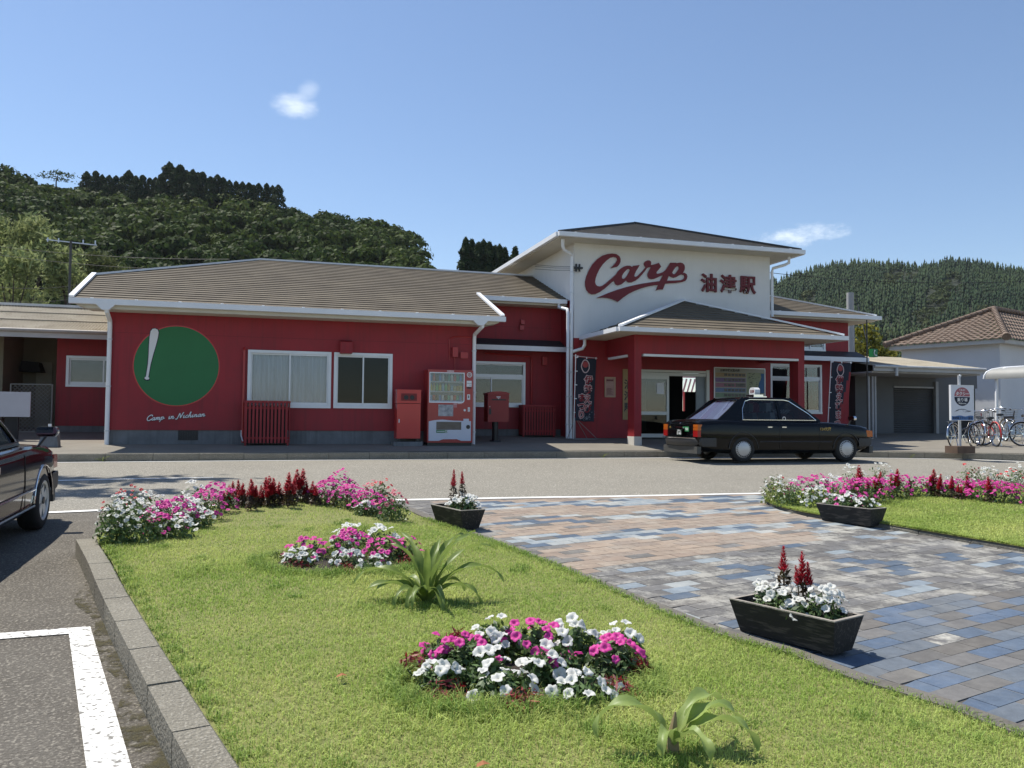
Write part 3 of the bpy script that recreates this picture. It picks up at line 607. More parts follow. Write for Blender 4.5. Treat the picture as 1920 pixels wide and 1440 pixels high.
pipe([(8.28, 22.74, 4.36), (8.28, 22.74, 4.22), (8.40, 22.36, 4.12), (8.40, 22.3, 4.0), (8.40, 22.3, .4)], .047, [(8.40, 22.3, z) for z in (3.0, 2.3, 1.6, .8)])
pipe([(8.08, 21.9, 6.05), (8.08, 21.9, 5.86), (8.16, 22.0, 5.76), (8.50, 22.28, 5.70), (8.51, 22.3, 5.55), (8.51, 22.3, .4)], .047, [(8.51, 22.3, z) for z in (5.2, 4.6, 3.0, 2.3, 1.6, .8)])
pipe([(8.84, 22.1, 3.24), (8.84, 22.1, 3.08), (8.80, 22.16, 2.98), (8.55, 22.29, 2.9)], .047)
pipe([(15.6, 22.0, 6.05), (15.6, 22.0, 5.86), (15.5, 22.1, 5.8), (15.24, 22.32, 5.72), (15.22, 22.34, 5.6), (15.22, 22.34, 4.2)], .045)
# small fittings on the red walls
q = MB(); q.box(-3.26, 5.17, 20.8975, 20.9, 2.865, 2.872); obj('board_joint', q, mat('joint_dark_red', (.12, .012, .016), .7), ST); q = MB(); q.box(5.35, 8.38, 23.3975, 23.4, 3.66, 3.668); obj('board_joint', q, bpy.data.materials['joint_dark_red'], ST)
q = MB(); q.box(1.83, 2.12, 20.66, 20.9, 2.53, 2.80); q.prism([(1.83, 20.66, 2.80), (2.12, 20.66, 2.80), (2.12, 20.9, 2.86), (1.83, 20.9, 2.86)], (0, 0, .004)); obj('vent_hood', q, RED, ST)
q = MB(); q.box(4.68, 4.82, 20.8, 20.9, 2.53, 2.78); q.box(4.9, 5.1, 20.84, 20.9, 2.5, 2.66); q.tube([(4.62, 20.88, 2.45), (4.6, 20.88, 3.0), (4.75, 20.88, 3.06), (5.17, 20.88, 3.06)], .014, 6); q.tube([(4.75, 20.88, 2.53), (4.76, 20.88, 2.17)], .012, 6); obj('meter_box', q, REDM, ST)
q = MB(); q.box(7.3, 7.42, 23.3, 23.4, 3.75, 3.88); q.box(7.27, 7.4, 23.3, 23.4, 3.58, 3.71); q.box(7.98, 8.13, 23.3, 23.4, 2.55, 2.8); q.tube([(6.2, 23.36, 2.86), (7.62, 23.36, 2.80), (7.66, 23.36, 2.7), (7.66, 23.36, 1.4)], .028, 6); obj('meter_box', q, REDM, ST)
q = MB(); q.tube([(-.42, 20.86, .33), (-.42, 20.86, 2.55), (-.42, 20.9, 2.6)], .028, 6); obj('wall_conduit', q, REDM, ST)
q = MB(); q.tube([(-.45, 20.87, .62), (-.45, 20.85, .5), (-.41, 20.8, .36)], .016, 6); obj('drain_hose', q, WHITE, ST)
ins = MB(); p = on_v(1086, 502, 22.28); ins.box(p.x - .14, p.x + .1, 22.24, 22.35, p.z - .03, p.z + .02); ins.cyl((p.x - .1, 22.26, p.z - .12), (p.x - .1, 22.26, p.z + .1), .03, 8); ins.cyl((p.x, 22.26, p.z - .12), (p.x, 22.26, p.z + .1), .03, 8); obj('insulator', ins, BLACK, ST)
for dz, px, py in ((.02, 880, 510), (-.02, 850, 523), (-.08, 840, 533)):
    a = Vector((p.x - .1, 22.26, p.z + dz)); b = on_v(1003, 498 + dz * -80, 23.6); obj('service_wire', MB().tube([a, a.lerp(b, .5) + Vector((0, 0, -.02)), b], .007, 5), BLACK, ST)

# ---------------------------------------------------------------- lettering on the station
def P3(z8, px0, py0, k, v):                            # zoomed photo pixel -> point on the wall
    return [tuple(on_v(px0 + a / k, py0 + b / k, v)) for a, b in z8]
outl = [(568, 373), (610, 330), (650, 285), (672, 245), (674, 215), (655, 196), (615, 190), (560, 205), (500, 250), (440, 310), (385, 390), (345, 470), (322, 540), (312, 600), (325, 640), (350, 665), (390, 672), (430, 662), (490, 620), (560, 560), (640, 490), (662, 465), (690, 420), (740, 375), (790, 345), (840, 331), (885, 333), (920, 352), (935, 336), (1045, 320), (1020, 365), (985, 420), (960, 475), (955, 505), (975, 515), (1010, 500), (1060, 450), (1110, 395), (1140, 357), (1120, 335), (1112, 300), (1130, 265), (1170, 245), (1205, 246), (1228, 265), (1232, 290), (1225, 320), (1250, 318), (1300, 305), (1355, 285), (1395, 345), (1360, 390), (1325, 430), (1315, 455), (1335, 465), (1380, 455), (1430, 435), (1470, 400), (1510, 340), (1545, 284), (1645, 284), (1640, 298), (1665, 286), (1705, 281), (1745, 290), (1775, 320), (1785, 365), (1775, 410), (1752, 447), (1785, 452), (1815, 475), (1825, 510), (1815, 550), (1790, 582), (1740, 600), (1640, 615), (1460, 628), (1440, 680), (1422, 722), (1345, 725), (1308, 740), (1325, 700), (1345, 650), (1300, 652), (1200, 668), (1080, 700), (960, 745), (860, 795), (780, 850), (730, 890), (685, 925), (650, 905), (590, 880), (520, 862), (430, 854), (338, 860), (420, 825), (540, 775), (680, 725), (830, 680), (960, 650), (1100, 622), (1250, 600), (1375, 585), (1390, 555), (1425, 487), (1380, 503), (1330, 527), (1280, 549), (1235, 555), (1195, 540), (1172, 505), (1172, 465), (1190, 425), (1215, 380), (1226, 358), (1195, 356), (1165, 372), (1130, 420), (1080, 480), (1030, 535), (970, 580), (910, 605), (865, 608), (835, 592), (823, 570), (790, 602), (740, 640), (690, 655), (655, 645), (635, 620), (626, 577), (590, 602), (540, 647), (470, 710), (390, 765), (320, 797), (260, 803), (210, 780), (170, 730), (150, 660), (150, 590), (170, 510), (210, 410), (270, 310), (350, 225), (430, 170), (510, 142), (590, 133), (660, 142), (710, 175), (732, 220), (730, 270), (705, 320), (675, 350), (640, 358)]
hol = [[(865, 382), (835, 395), (790, 440), (755, 495), (752, 535), (775, 550), (805, 535), (840, 490), (870, 435), (885, 400)],
       [(1670, 340), (1640, 350), (1600, 400), (1575, 445), (1590, 470), (1620, 470), (1655, 430), (1680, 385), (1684, 355)],
       [(1520, 495), (1560, 520), (1600, 530), (1640, 520), (1690, 490), (1730, 475), (1765, 485), (1778, 515), (1760, 550), (1720, 568), (1600, 575), (1490, 578), (1505, 540)]]
LT = thing('script_sign', 'big slanted red script letters reading Carp with a swoosh on the white tower', 'sign', (10, 22.3, 4.7), world=True)
mb = MB().fill(outl, hol, lambda a, b: on_v(1080 + a / 8.727, 460 + b / 8.727, 22.30), (0, .03, 0)); obj('lettering', mb, SIGNRED, LT)
def grow(poly, d):                                     # offset outline for the thin pale border
    n = len(poly); o = []; A_ = sum(poly[i][0] * poly[(i + 1) % n][1] - poly[(i + 1) % n][0] * poly[i][1] for i in range(n)); sg = 1 if A_ > 0 else -1
    for i in range(n):
        a, b, c = Vector(poly[i - 1]), Vector(poly[i]), Vector(poly[(i + 1) % n]); e1 = (b - a).normalized(); e2 = (c - b).normalized()
        t = (e1 + e2); t = t.normalized() if t.length > .1 else e1; nn = Vector((t.y, -t.x)) * sg; o.append(tuple(b + nn * d))
    return o
mb = MB().fill(grow(outl, 9), [grow(h, -7) for h in hol], lambda a, b: on_v(1080 + a / 8.727, 460 + b / 8.727, 22.325), (0, .02, 0)); obj('letter_border', mb, WHITEP, LT)
KS = thing('station_name_sign', 'three red raised characters 油津駅 on the white tower right of the script', 'sign', (14, 22.3, 4.8), world=True)
for ch, x0, x1, y0, y1 in (('油', 1314.5, 1344, 514, 546.5), ('津', 1350.5, 1381, 516, 548), ('駅', 1387.5, 1417.5, 519, 550)):
    t = text_mb(ch, 1.0, .022, 0, .04); a = np.array(t.v); lo, hi = a.min(0), a.max(0); p0, p1 = on_v(x0, y1, 22.30), on_v(x1, y0, 22.30)
    t.v = [(p0.x + (q[0] - lo[0]) / (hi[0] - lo[0]) * (p1.x - p0.x), 22.35 - .001 - (q[2] - lo[2]) / (hi[2] - lo[2]) * .06, p0.z + (q[1] - lo[1]) / (hi[1] - lo[1]) * (p1.z - p0.z)) for q in t.v]
    obj('character', t, SIGNRED2, KS)
# painted mural: the plain green roundel and the script line under it (the figure in it is left out)
MU = thing('wall_mural', 'round green mural on the red wall with white script Camp in Nichinan below', 'mural', (-1.9, 20.89, 1.1), world=True)
ce, rx = on_v(331.5, 686, 20.893), .93
ring = lambda r_: [(ce.x + r_ * math.cos(a / 36 * math.pi), ce.z + r_ * math.sin(a / 36 * math.pi)) for a in range(72)]
obj('roundel', MB().fill(ring(rx), [], lambda a, b: (a, 20.893, b), (0, .006, 0)), mat('mural_green', (.025, .17, .055), .6, .08, 1.5), MU)
obj('roundel_rim', MB().fill(ring(rx + .025), [ring(rx + .002)], lambda a, b: (a, 20.892, b), (0, .007, 0)), REDB, MU)
bat = MB(); prof = [(0.0, .0), (.06, .02), (.065, .06), (.034, .09), (.036, .45), (.06, .75), (.095, 1.05), (.115, 1.3), (.112, 1.46), (.07, 1.54), (0, 1.56)]
o0, o1 = on_v(275, 712, 20.89), on_v(291, 616, 20.89); ax = (o1 - o0); ax.y = 0; sc = ax.length / 1.56; ax = ax.normalized(); sd = Vector((ax.z, 0, -ax.x))
pts = [o0 + ax * t * sc + sd * r_ * sc for r_, t in prof] + [o0 + ax * t * sc - sd * r_ * sc for r_, t in reversed(prof[1:-1])]
big = [o0 + ax * (t * 1.03 - .03) * sc + sd * (r_ + .02) * sc for r_, t in prof] + [o0 + ax * (t * 1.03 - .03) * sc - sd * (r_ + .02) * sc for r_, t in reversed(prof[1:-1])]
obj('bat_outline', MB().fill([(p.x, p.z) for p in big], [], lambda a, b: (a, 20.889, b), (0, .003, 0)), NAVY, MU); obj('painted_bat', MB().fill([(p.x, p.z) for p in pts], [], lambda a, b: (a, 20.886, b), (0, .002, 0)), WHITEP, MU)
GL = {'C': [[(.95, .78), (.9, 1.0), (.62, 1.05), (.25, .8), (.1, .4), (.25, .05), (.6, .02), (.95, .3)]], 'a': [[(.55, .45), (.35, .52), (.1, .3), (.12, .04), (.3, .04), (.55, .42)], [(.58, .5), (.48, .1), (.58, .02), (.8, .2)]],
      'm': [[(0, .35), (.15, .5), (.18, .4), (.08, .0)], [(.1, .2), (.3, .5), (.42, .45), (.34, .0)], [(.36, .2), (.58, .5), (.7, .42), (.62, .08), (.72, .02), (.9, .2)]], 'n': [[(0, .35), (.15, .5), (.18, .4), (.08, .0)], [(.1, .2), (.32, .5), (.46, .42), (.4, .08), (.5, .02), (.7, .22)]],
      'p': [[(.02, .3), (.22, .55), (.2, .3), (-.02, -.42)], [(.16, .35), (.4, .53), (.55, .38), (.45, .1), (.25, .02), (.12, .1)], [(.5, .2), (.8, .25)]], 'i': [[(.05, .3), (.18, .5), (.1, .1), (.2, .02), (.4, .2)], [(.2, .72), (.215, .74)]],
      'N': [[(-.3, .0), (-.25, -.12), (-.05, -.08), (.12, .5), (.25, 1.0)], [(.25, 1.0), (.42, .5), (.55, .02)], [(.55, .02), (.72, .6), (.85, 1.0), (1.0, 1.08)]], 'c': [[(.5, .42), (.35, .52), (.1, .3), (.14, .04), (.4, .06), (.6, .22)]],
      'h': [[(0, .3), (.28, .9), (.3, 1.05), (.2, 1.0), (.02, .0)], [(.06, .2), (.28, .5), (.42, .42), (.36, .08), (.46, .02), (.62, .22)]]}
ADV = {'C': .95, 'a': .72, 'm': .88, 'n': .68, 'p': .85, 'i': .42, 'N': 1.0, 'c': .6, 'h': .64, ' ': .62}
cur = 0; bl0, bl1 = on_v(274, 789, 20.88), on_v(384, 780.5, 20.88); txt = 'Camp in Nichinan'; tot = sum(ADV[c] for c in txt); bx = bl1 - bl0; k = bx.length / tot; bx = bx.normalized(); bz = Vector((.22, 0, 1)); lm = MB(); lo = MB()
for c in txt:
    for st_ in GL.get(c, []):
        sp_ = spline([(a, b, 0) for a, b in st_], 4); pts = [bl0 + bx * ((cur + q.x) * k) + bz * (q.y * k * 1.02) for q in sp_]
        th = .098 if c in 'CN' else .082
        lm.tube(pts, th * k, 6); lo.tube([q + Vector((.006, .003, -.006)) for q in pts], (th + .05) * k, 6)
    cur += ADV[c]
for mb_, yy, th in ((lm, 20.884, .004), (lo, 20.890, .003)):                   # flattened to paint thickness
    mb_.v = [(a, yy + (b - 20.88) * .05, c) for a, b, c in mb_.v]
obj('script_shadow', lo, NAVY, MU); obj('script', lm, WHITEP, MU)
# things fixed to the porch wall
def plate(name, mats, rect, v, d, par):                # thin upright plate
    return obj(name, MB().box(rect[0], rect[1], v - d, v, rect[2], rect[3]), mats, par)
FR = thing('framed_notice', 'small framed pink poster on the red porch wall left of the wooden board', 'poster', (9.72, 22.33, 1.6), world=True)
m = MB(); 
for q in ((9.56, 9.9, 2.15, 2.19), (9.56, 9.9, 1.6, 1.64), (9.56, 9.6, 1.64, 2.15), (9.86, 9.9, 1.64, 2.15)): m.box(q[0], q[1], 22.31, 22.35, q[2], q[3])
obj('frame', m, mat('poster_frame', (.45, .3, .2), .5), FR); plate('sheet', mat('poster_pink', (.38, .2, .17), .6, .3, 6, col2=(.5, .33, .28)), (9.6, 9.86, 1.64, 2.15), 22.349, .015, FR); m = MB()
for i in range(9): m.box(9.63, 9.83 - (i % 3) * .03, 22.328, 22.332, 1.68 + i * .022, 1.69 + i * .022)
m.box(9.62, 9.84, 22.328, 22.332, 2.07, 2.12); obj('print', m, mat('poster_print', (.16, .05, .05), .6), FR)
WB = thing('wooden_name_board', 'tall narrow wooden board with black brush characters partly behind the porch column', 'sign board', (10.3, 22.33, .95), world=True)
plate('board', mat('pale_wood', (.36, .25, .11), .6, .15, 2, .1, 30, stretch=(8, 8, .6)), (10.14, 10.5, .95, 2.435), 22.349, .03, WB)
for i, ch in enumerate('油津駅'):
    t = text_mb(ch, .30, .006).xf(basis((10.32, 22.315, 1.88 - i * .34), (1, 0, 0), (0, 0, 1))); obj('character', t, BLACK, WB)
MP = thing('map_board', 'wide sightseeing map board with coloured rows and a blue sea on the porch wall', 'map board', (14.05, 22.33, 1.55), world=True)
plate('panel', mat('board_paper', (.36, .36, .30), .5, .06), (13.18, 14.92, 1.55, 2.545), 22.349, .03, MP)
m = MB(); m.box(13.16, 14.94, 22.31, 22.349, 2.545, 2.57); m.box(13.155, 13.18, 22.31, 22.349, 1.55, 2.545); m.box(14.92, 14.945, 22.31, 22.349, 1.55, 2.545); obj('frame', m, ALU, MP)
for i, (c, nm) in enumerate((((.36, .26, .14), 'orange'), ((.2, .13, .26), 'violet'), ((.34, .15, .2), 'pink'), ((.15, .22, .36), 'blue'), ((.2, .28, .18), 'green'))):
    z = 2.28 - i * .155; m = MB().box(13.2, 13.47, 22.315, 22.318, z, z + .125); m.box(13.47, 14.25, 22.316, 22.3185, z, z + .125); obj('row', m, mat('row_' + nm, c, .5), MP)
m = MB()
for i in range(5):
    for k in range(6):
        if i == 2 and k > 2: continue
        m.box(13.50 + k * .125, 13.60 + k * .125, 22.31, 22.313, 2.305 - i * .155, 2.385 - i * .155)
m.box(13.9, 14.24, 22.31, 22.313, 1.985, 2.09); obj('photo_print', m, mat('small_photos', (.05, .06, .05), .5, .8, 14, col2=(.22, .2, .17)), MP)
obj('land', MB().box(14.29, 14.9, 22.315, 22.318, 1.78, 2.43), mat('map_land', (.30, .33, .2), .5, .2, 5), MP)
sea = [(14.9, 1.80), (14.9, 2.41), (14.78, 2.41), (14.80, 2.3), (14.77, 2.2), (14.72, 2.12), (14.7, 2.0), (14.66, 1.9), (14.66, 1.80)]
obj('sea', MB().fill(sea, [], lambda a, b: (a, 22.312, b), (0, .002, 0)), mat('map_sea', (.02, .11, .27), .5), MP)
m = MB()
for i in range(34): a, b = rnd.uniform(14.32, 14.7), rnd.uniform(1.82, 2.4); m.box(a, a + rnd.uniform(.02, .06), 22.308, 22.311, b, b + .014)
obj('map_marks', m, BLACK, MP)
t = text_mb('日南市観光案内図', .085, .002).xf(basis((13.7, 22.312, 2.45), (1, 0, 0), (0, 0, 1))); obj('title', t, BLACK, MP)
# ================================================================ things along the station front
SLAT = mat('red_painted_timber', (.30, .02, .024), .6, .15, 3)
def louvre(name, u0, u1, v0, v1, z0, z1, label):
    t = thing(name, label, 'unit cover', ((u0 + u1) / 2, (v0 + v1) / 2, z0), world=True); n = int((u1 - u0) / .082)
    m = MB()
    for i in range(n): a = u0 + .02 + (u1 - u0 - .04) * i / n; m.box(a, a + .05, v0, v0 + .025, z0 + .03, z1 - .05)
    for i in range(int((v1 - v0) / .055)): b = v0 + .03 + i * .055; m.box(u0, u0 + .018, b, b + .032, z0 + .03, z1 - .05); m.box(u1 - .018, u1, b, b + .032, z0 + .03, z1 - .05)
    m.box(u0 + .02, u1 - .02, v0 + .022, v0 + .05, z0 + .12, z0 + .17); m.box(u0 + .02, u1 - .02, v0 + .022, v0 + .05, z1 - .2, z1 - .15)
    obj('slats', m, SLAT, t); obj('top', MB().box(u0 - .01, u1 + .01, v0 - .012, v1, z1 - .05, z1), SLAT, t)
    obj('inner_unit', MB().box(u0 + .06, u1 - .06, v0 + .08, v1 - .03, z0, z1 - .12), mat('unit_shade_black', (.02, .01, .01), .6), t)  # near-black unit colour puts shade into the gaps between the slats
    m = MB()
    for a in (u0 + .02, u1 - .06): m.box(a, a + .04, v0 + .05, v0 + .09, z0 - .08, z0 + .1)
    obj('foot', m, SLAT, t); return t
louvre('slatted_cover', -.39, .655, 20.45, 20.86, .30, 1.33, 'red slatted cover below the curtained window of the wing')
louvre('slatted_cover', 7.25, 8.27, 22.9, 23.3, .45, 1.36, 'red slatted cover in the recess between post box and downpipes')
# recycling bin
t = thing('waste_bin', 'red metal bottle bin with two round holes beside the vending machine', 'bin', (3.5, 20.55, .26), world=True)
obj('body', MB().box(3.2, 3.79, 20.4, 20.8, .44, 1.30), REDB, t); m = MB().box(3.195, 3.795, 20.39, 20.8, 1.312, 1.62); m.box(3.19, 3.80, 20.38, 20.8, 1.62, 1.65); obj('hood', m, REDB, t)
m = MB(); m.box(3.30, 3.69, 20.375, 20.389, 1.375, 1.555); obj('hole_plate', m, mat('bin_plate', (.2, .012, .012), .5), t); m = MB()
for a in (3.42, 3.57): m.lathe([(0, 0), (.058, 0), (.058, .01), (0, .01)], (a, 20.373, 1.455), (0, -1, 0), 20)
obj('hole', m, BLACK, t); obj('handle', MB().box(3.245, 3.265, 20.385, 20.399, .83, .92), ALU, t); obj('base_block', MB().box(3.12, 3.84, 20.34, 20.84, .2, .36), CONC, t)
obj('leg', MB().box(3.24, 3.30, 20.45, 20.5, .36, .44).box(3.7, 3.76, 20.45, 20.5, .36, .44), BLACK, t)
# vending machine
VM = thing('vending_machine', 'red drinks vending machine with lit rows of bottles and a white lower panel', 'vending machine', (4.54, 20.6, .25), world=True)
m = MB(); x0, x1, vf = 3.96, 5.115, 20.36
wd = [(x0 + .05, x0 + 1.0 - .05, 1.19, 2.09)]
wall(m, x0, x1, .34, 2.165, vf, .03, [(x0 + .055, x0 + .915, 1.36, 2.08)]); m.box(x0, x1, vf + .22, 20.88, .34, 2.165); m.box(x0, x0 + .03, vf + .03, vf + .22, .34, 2.165); m.box(x1 - .03, x1, vf + .03, vf + .22, .34, 2.165); m.box(x0 + .03, x1 - .03, vf + .03, vf + .22, 2.10, 2.165); m.box(x0 + .03, x1 - .03, vf + .03, vf + .22, .34, 1.36); m.box(x0 + .92, x1 - .03, vf + .03, vf + .22, 1.36, 2.1)
obj('cabinet', m, mat('vending_red', (.36, .022, .024), .35, .05, 2, coat=.3), VM)
obj('plinth', MB().box(x0 + .02, x1 - .02, vf + .05, 20.86, .2, .34), BLACK, VM)
obj('display_back', MB().box(x0 + .05, x0 + .92, vf + .20, vf + .215, 1.365, 2.095), mat('display_blue', (.16, .22, .32), .5, .3, 4, col2=(.08, .13, .26)), VM)
sh = MB(); pb = MB()
for i, z in enumerate((1.36, 1.60, 1.845)):
    sh.box(x0 + .056, x0 + .914, vf + .035, vf + .19, z - (.0 if i else -.001), z + .018 + (0 if i else .001)); sh.box(x0 + .057, x0 + .913, vf + .012, vf + .034, z + .002, z + .035)
    for k in range(12): a = x0 + .075 + k * .07; pb.box(a, a + .028, vf + .005, vf + .0115, z + .008, z + .03)
obj('shelf', sh, mat('shelf_grey', (.5, .53, .57), .4), VM); obj('buttons', pb, mat('button_blue', (.5, .56, .62), .3), VM)
COLS = [(.06, .2, .55), (.12, .45, .14), (.65, .66, .68), (.5, .28, .06), (.55, .03, .03), (.62, .5, .06), (.05, .04, .04), (.25, .45, .62), (.02, .32, .24), (.55, .46, .22)]
BM = [mat('bottle_label_%d' % i, c, .3, .3, 14, spec=.6) for i, c in enumerate(COLS)]
for i, z in enumerate((1.38, 1.62, 1.865)):
    for k in range(11):
        a = x0 + .10 + k * .076; big_ = (i == 0 or (i == 1 and k < 7)); r_, h_ = (.034, .205) if big_ and i else (.035, .15)
        if i == 2: r_, h_ = .034, .2
        m = MB().lathe([(0, 0), (r_, 0), (r_, h_ * .68), (r_ * .45, h_ * .86), (r_ * .45, h_), (0, h_)] if h_ > .15 else [(0, 0), (r_, .004), (r_, h_ - .01), (r_ * .85, h_), (0, h_)], (a, vf + .11, z), (0, 0, 1), 10)
        obj('bottle', m, BM[(i * 5 + k * 3 + (k * k) % 4) % 10], VM, smooth=40)
obj('display_glass', MB().box(x0 + .056, x0 + .914, vf + .004, vf + .008, 1.40, 2.079), glass('display_glass_clear', (.95, .97, .98), base=.03), VM)
m = MB().fill([(x0 + .035, 1.335), (x0 + .9, 1.335), (x0 + .935, 1.38), (x0 + .935, 2.10), (x0 + .035, 2.10)], [[(x0 + .058, 1.362), (x0 + .885, 1.362), (x0 + .912, 1.395), (x0 + .912, 2.078), (x0 + .058, 2.078)]], lambda a, b: (a, vf - .006, b), (0, .005, 0)); obj('display_frame', m, WHITE, VM)
m = MB().fill([(x0 + .03, .385), (x0 + .28, .385), (x0 + .40, .425), (x0 + .75, .425), (x0 + .86, .385), (x1 - .045, .385), (x1 - .045, .88), (x1 - .1, .88), (x1 - .1, .94), (x1 - .24, .94), (x1 - .24, .885), (x1 - .5, .89), (x0 + .38, .915), (x0 + .18, .90), (x0 + .03, .87)], [[(x0 + .22, .66), (x0 + .86, .66), (x0 + .86, .86), (x0 + .22, .86)]], lambda a, b: (a, vf - .014, b), (0, .013, 0)); obj('lower_panel', m, mat('panel_lilac_white', (.6, .62, .7), .4, .04), VM)
obj('outlet_flap', MB().box(x0 + .222, x0 + .858, vf - .008, vf - .002, .662, .858), mat('flap', (.05, .05, .06), .15, .5, 5, spec=.8), VM)
obj('green_label', MB().box(x0 + .22, x0 + .5, vf - .018, vf - .0145, .585, .655), mat('label_green', (.03, .17, .06), .5), VM); obj('label_print', MB().box(x0 + .235, x0 + .43, vf - .020, vf - .0185, .612, .626).lathe([(.018, 0), (.028, 0), (.028, .002), (.018, .002)], (x0 + .47, vf - .0185, .62), (0, -1, 0), 16), WHITEP, VM)
obj('coin_return', MB().lathe([(0, 0), (.05, 0), (.052, .008), (0, .008)], (x1 - .12, vf - .014, .735), (0, -1, 0), 20), BLACK, VM)
m = MB().lathe([(.048, 0), (.066, 0), (.066, .01), (.048, .01)], (x1 - .095, vf - .001, 2.05), (0, -1, 0), 28); m.lathe([(.018, 0), (.028, 0), (.028, .01), (.018, .01)], (x1 - .095, vf - .001, 2.05), (0, -1, 0), 18); obj('power_mark', m, WHITEP, VM)
m = MB().box(x1 - .165, x1 - .035, vf - .006, vf - .001, 1.75, 1.9); m.box(x1 - .15, x1 - .075, vf - .012, vf - .001, 1.42, 1.555); m.box(x1 - .13, x1 - .075, vf - .012, vf - .001, 1.12, 1.23); m.lathe([(0, 0), (.03, 0), (.03, .012), (0, .012)], (x1 - .21, vf - .001, 1.155), (0, -1, 0), 16); obj('control_plate', m, WHITEP, VM)
m = MB().box(x1 - .155, x1 - .045, vf - .0085, vf - .0065, 1.83, 1.838); m.box(x1 - .10, x1 - .05, vf - .0085, vf - .0065, 1.785, 1.793); m.box(x1 - .125, x1 - .10, vf - .0145, vf - .0125, 1.46, 1.53); m.box(x1 - .106, x1 - .098, vf - .0145, vf - .0125, 1.15, 1.2); m.box(x1 - .15, x1 - .05, vf - .003, vf - .001, 1.70, 1.74); obj('slot', m, BLACK, VM)
m = MB().box(x1 - .5, x1 - .41, vf - .004, vf - .001, 1.22, 1.32); obj('price_card', m, mat('pink_card', (.5, .2, .2), .5), VM); m = MB().box(x1 - .5, x1 - .41, vf - .007, vf - .005, 1.305, 1.315); m.box(x1 - .395, x1 - .29, vf - .003, vf - .001, 1.315, 1.325); obj('card_print', m, WHITEP, VM)
m = MB().box(x0 + .27, x0 + .65, vf - .005, vf - .001, 1.0, 1.29); obj('poster', m, mat('poster_picture', (.1, .11, .13), .4, .6, 9, col2=(.6, .6, .62)), VM)
obj('top_plate', MB().box(x0 + .48, x0 + .66, vf - .005, vf - .001, 2.115, 2.15), mat('top_plate_white', (.6, .45, .45), .5, .4, 40), VM)
# post box
t = thing('post_box', 'square red post box with a domed lid on a black post before the recess window', 'post box', (6.06, 21.6, .34), world=True)
obj('post', MB().cyl((6.06, 21.62, .3), (6.06, 21.62, .86), .085, 16), BLACK, t, smooth=40); obj('base_plate', MB().lathe([(0, 0), (.16, 0), (.15, .03), (0, .03)], (6.06, 21.62, .335), (0, 0, 1), 20), BLACK, t)
m = MB().prism([(5.80, 21.42, .865), (6.385, 21.42, .865), (6.385, 21.42, 1.60), (6.30, 21.42, 1.64), (6.09, 21.42, 1.662), (5.88, 21.42, 1.64), (5.80, 21.42, 1.60)], (0, .42, 0)); obj('body', m, mat('post_red', (.27, .02, .02), .45, .06), t)
m = MB().prism([(5.78, 21.39, 1.60), (6.405, 21.39, 1.60), (6.405, 21.39, 1.625), (6.31, 21.39, 1.665), (6.09, 21.39, 1.688), (5.87, 21.39, 1.665), (5.78, 21.39, 1.625)], (0, .47, 0)); obj('lid', m, mat('post_lid_red', (.30, .022, .022), .4, .06), t)
obj('lock_plate', MB().box(5.83, 5.89, 21.408, 21.419, 1.06, 1.22), BLACK, t); obj('mail_slot', MB().box(5.9, 6.3, 21.412, 21.419, 1.44, 1.475), BLACK, t)
m = MB().box(6.035, 6.15, 21.414, 21.419, 1.528, 1.546); m.box(6.045, 6.14, 21.414, 21.419, 1.502, 1.516); m.box(6.084, 6.1, 21.414, 21.419, 1.47, 1.502); obj('postal_mark', m, WHITEP, t); obj('keyhole', MB().lathe([(0, 0), (.012, 0), (.012, .006), (0, .006)], (5.85, 21.419, 1.27), (0, -1, 0), 10), WHITEP, t)
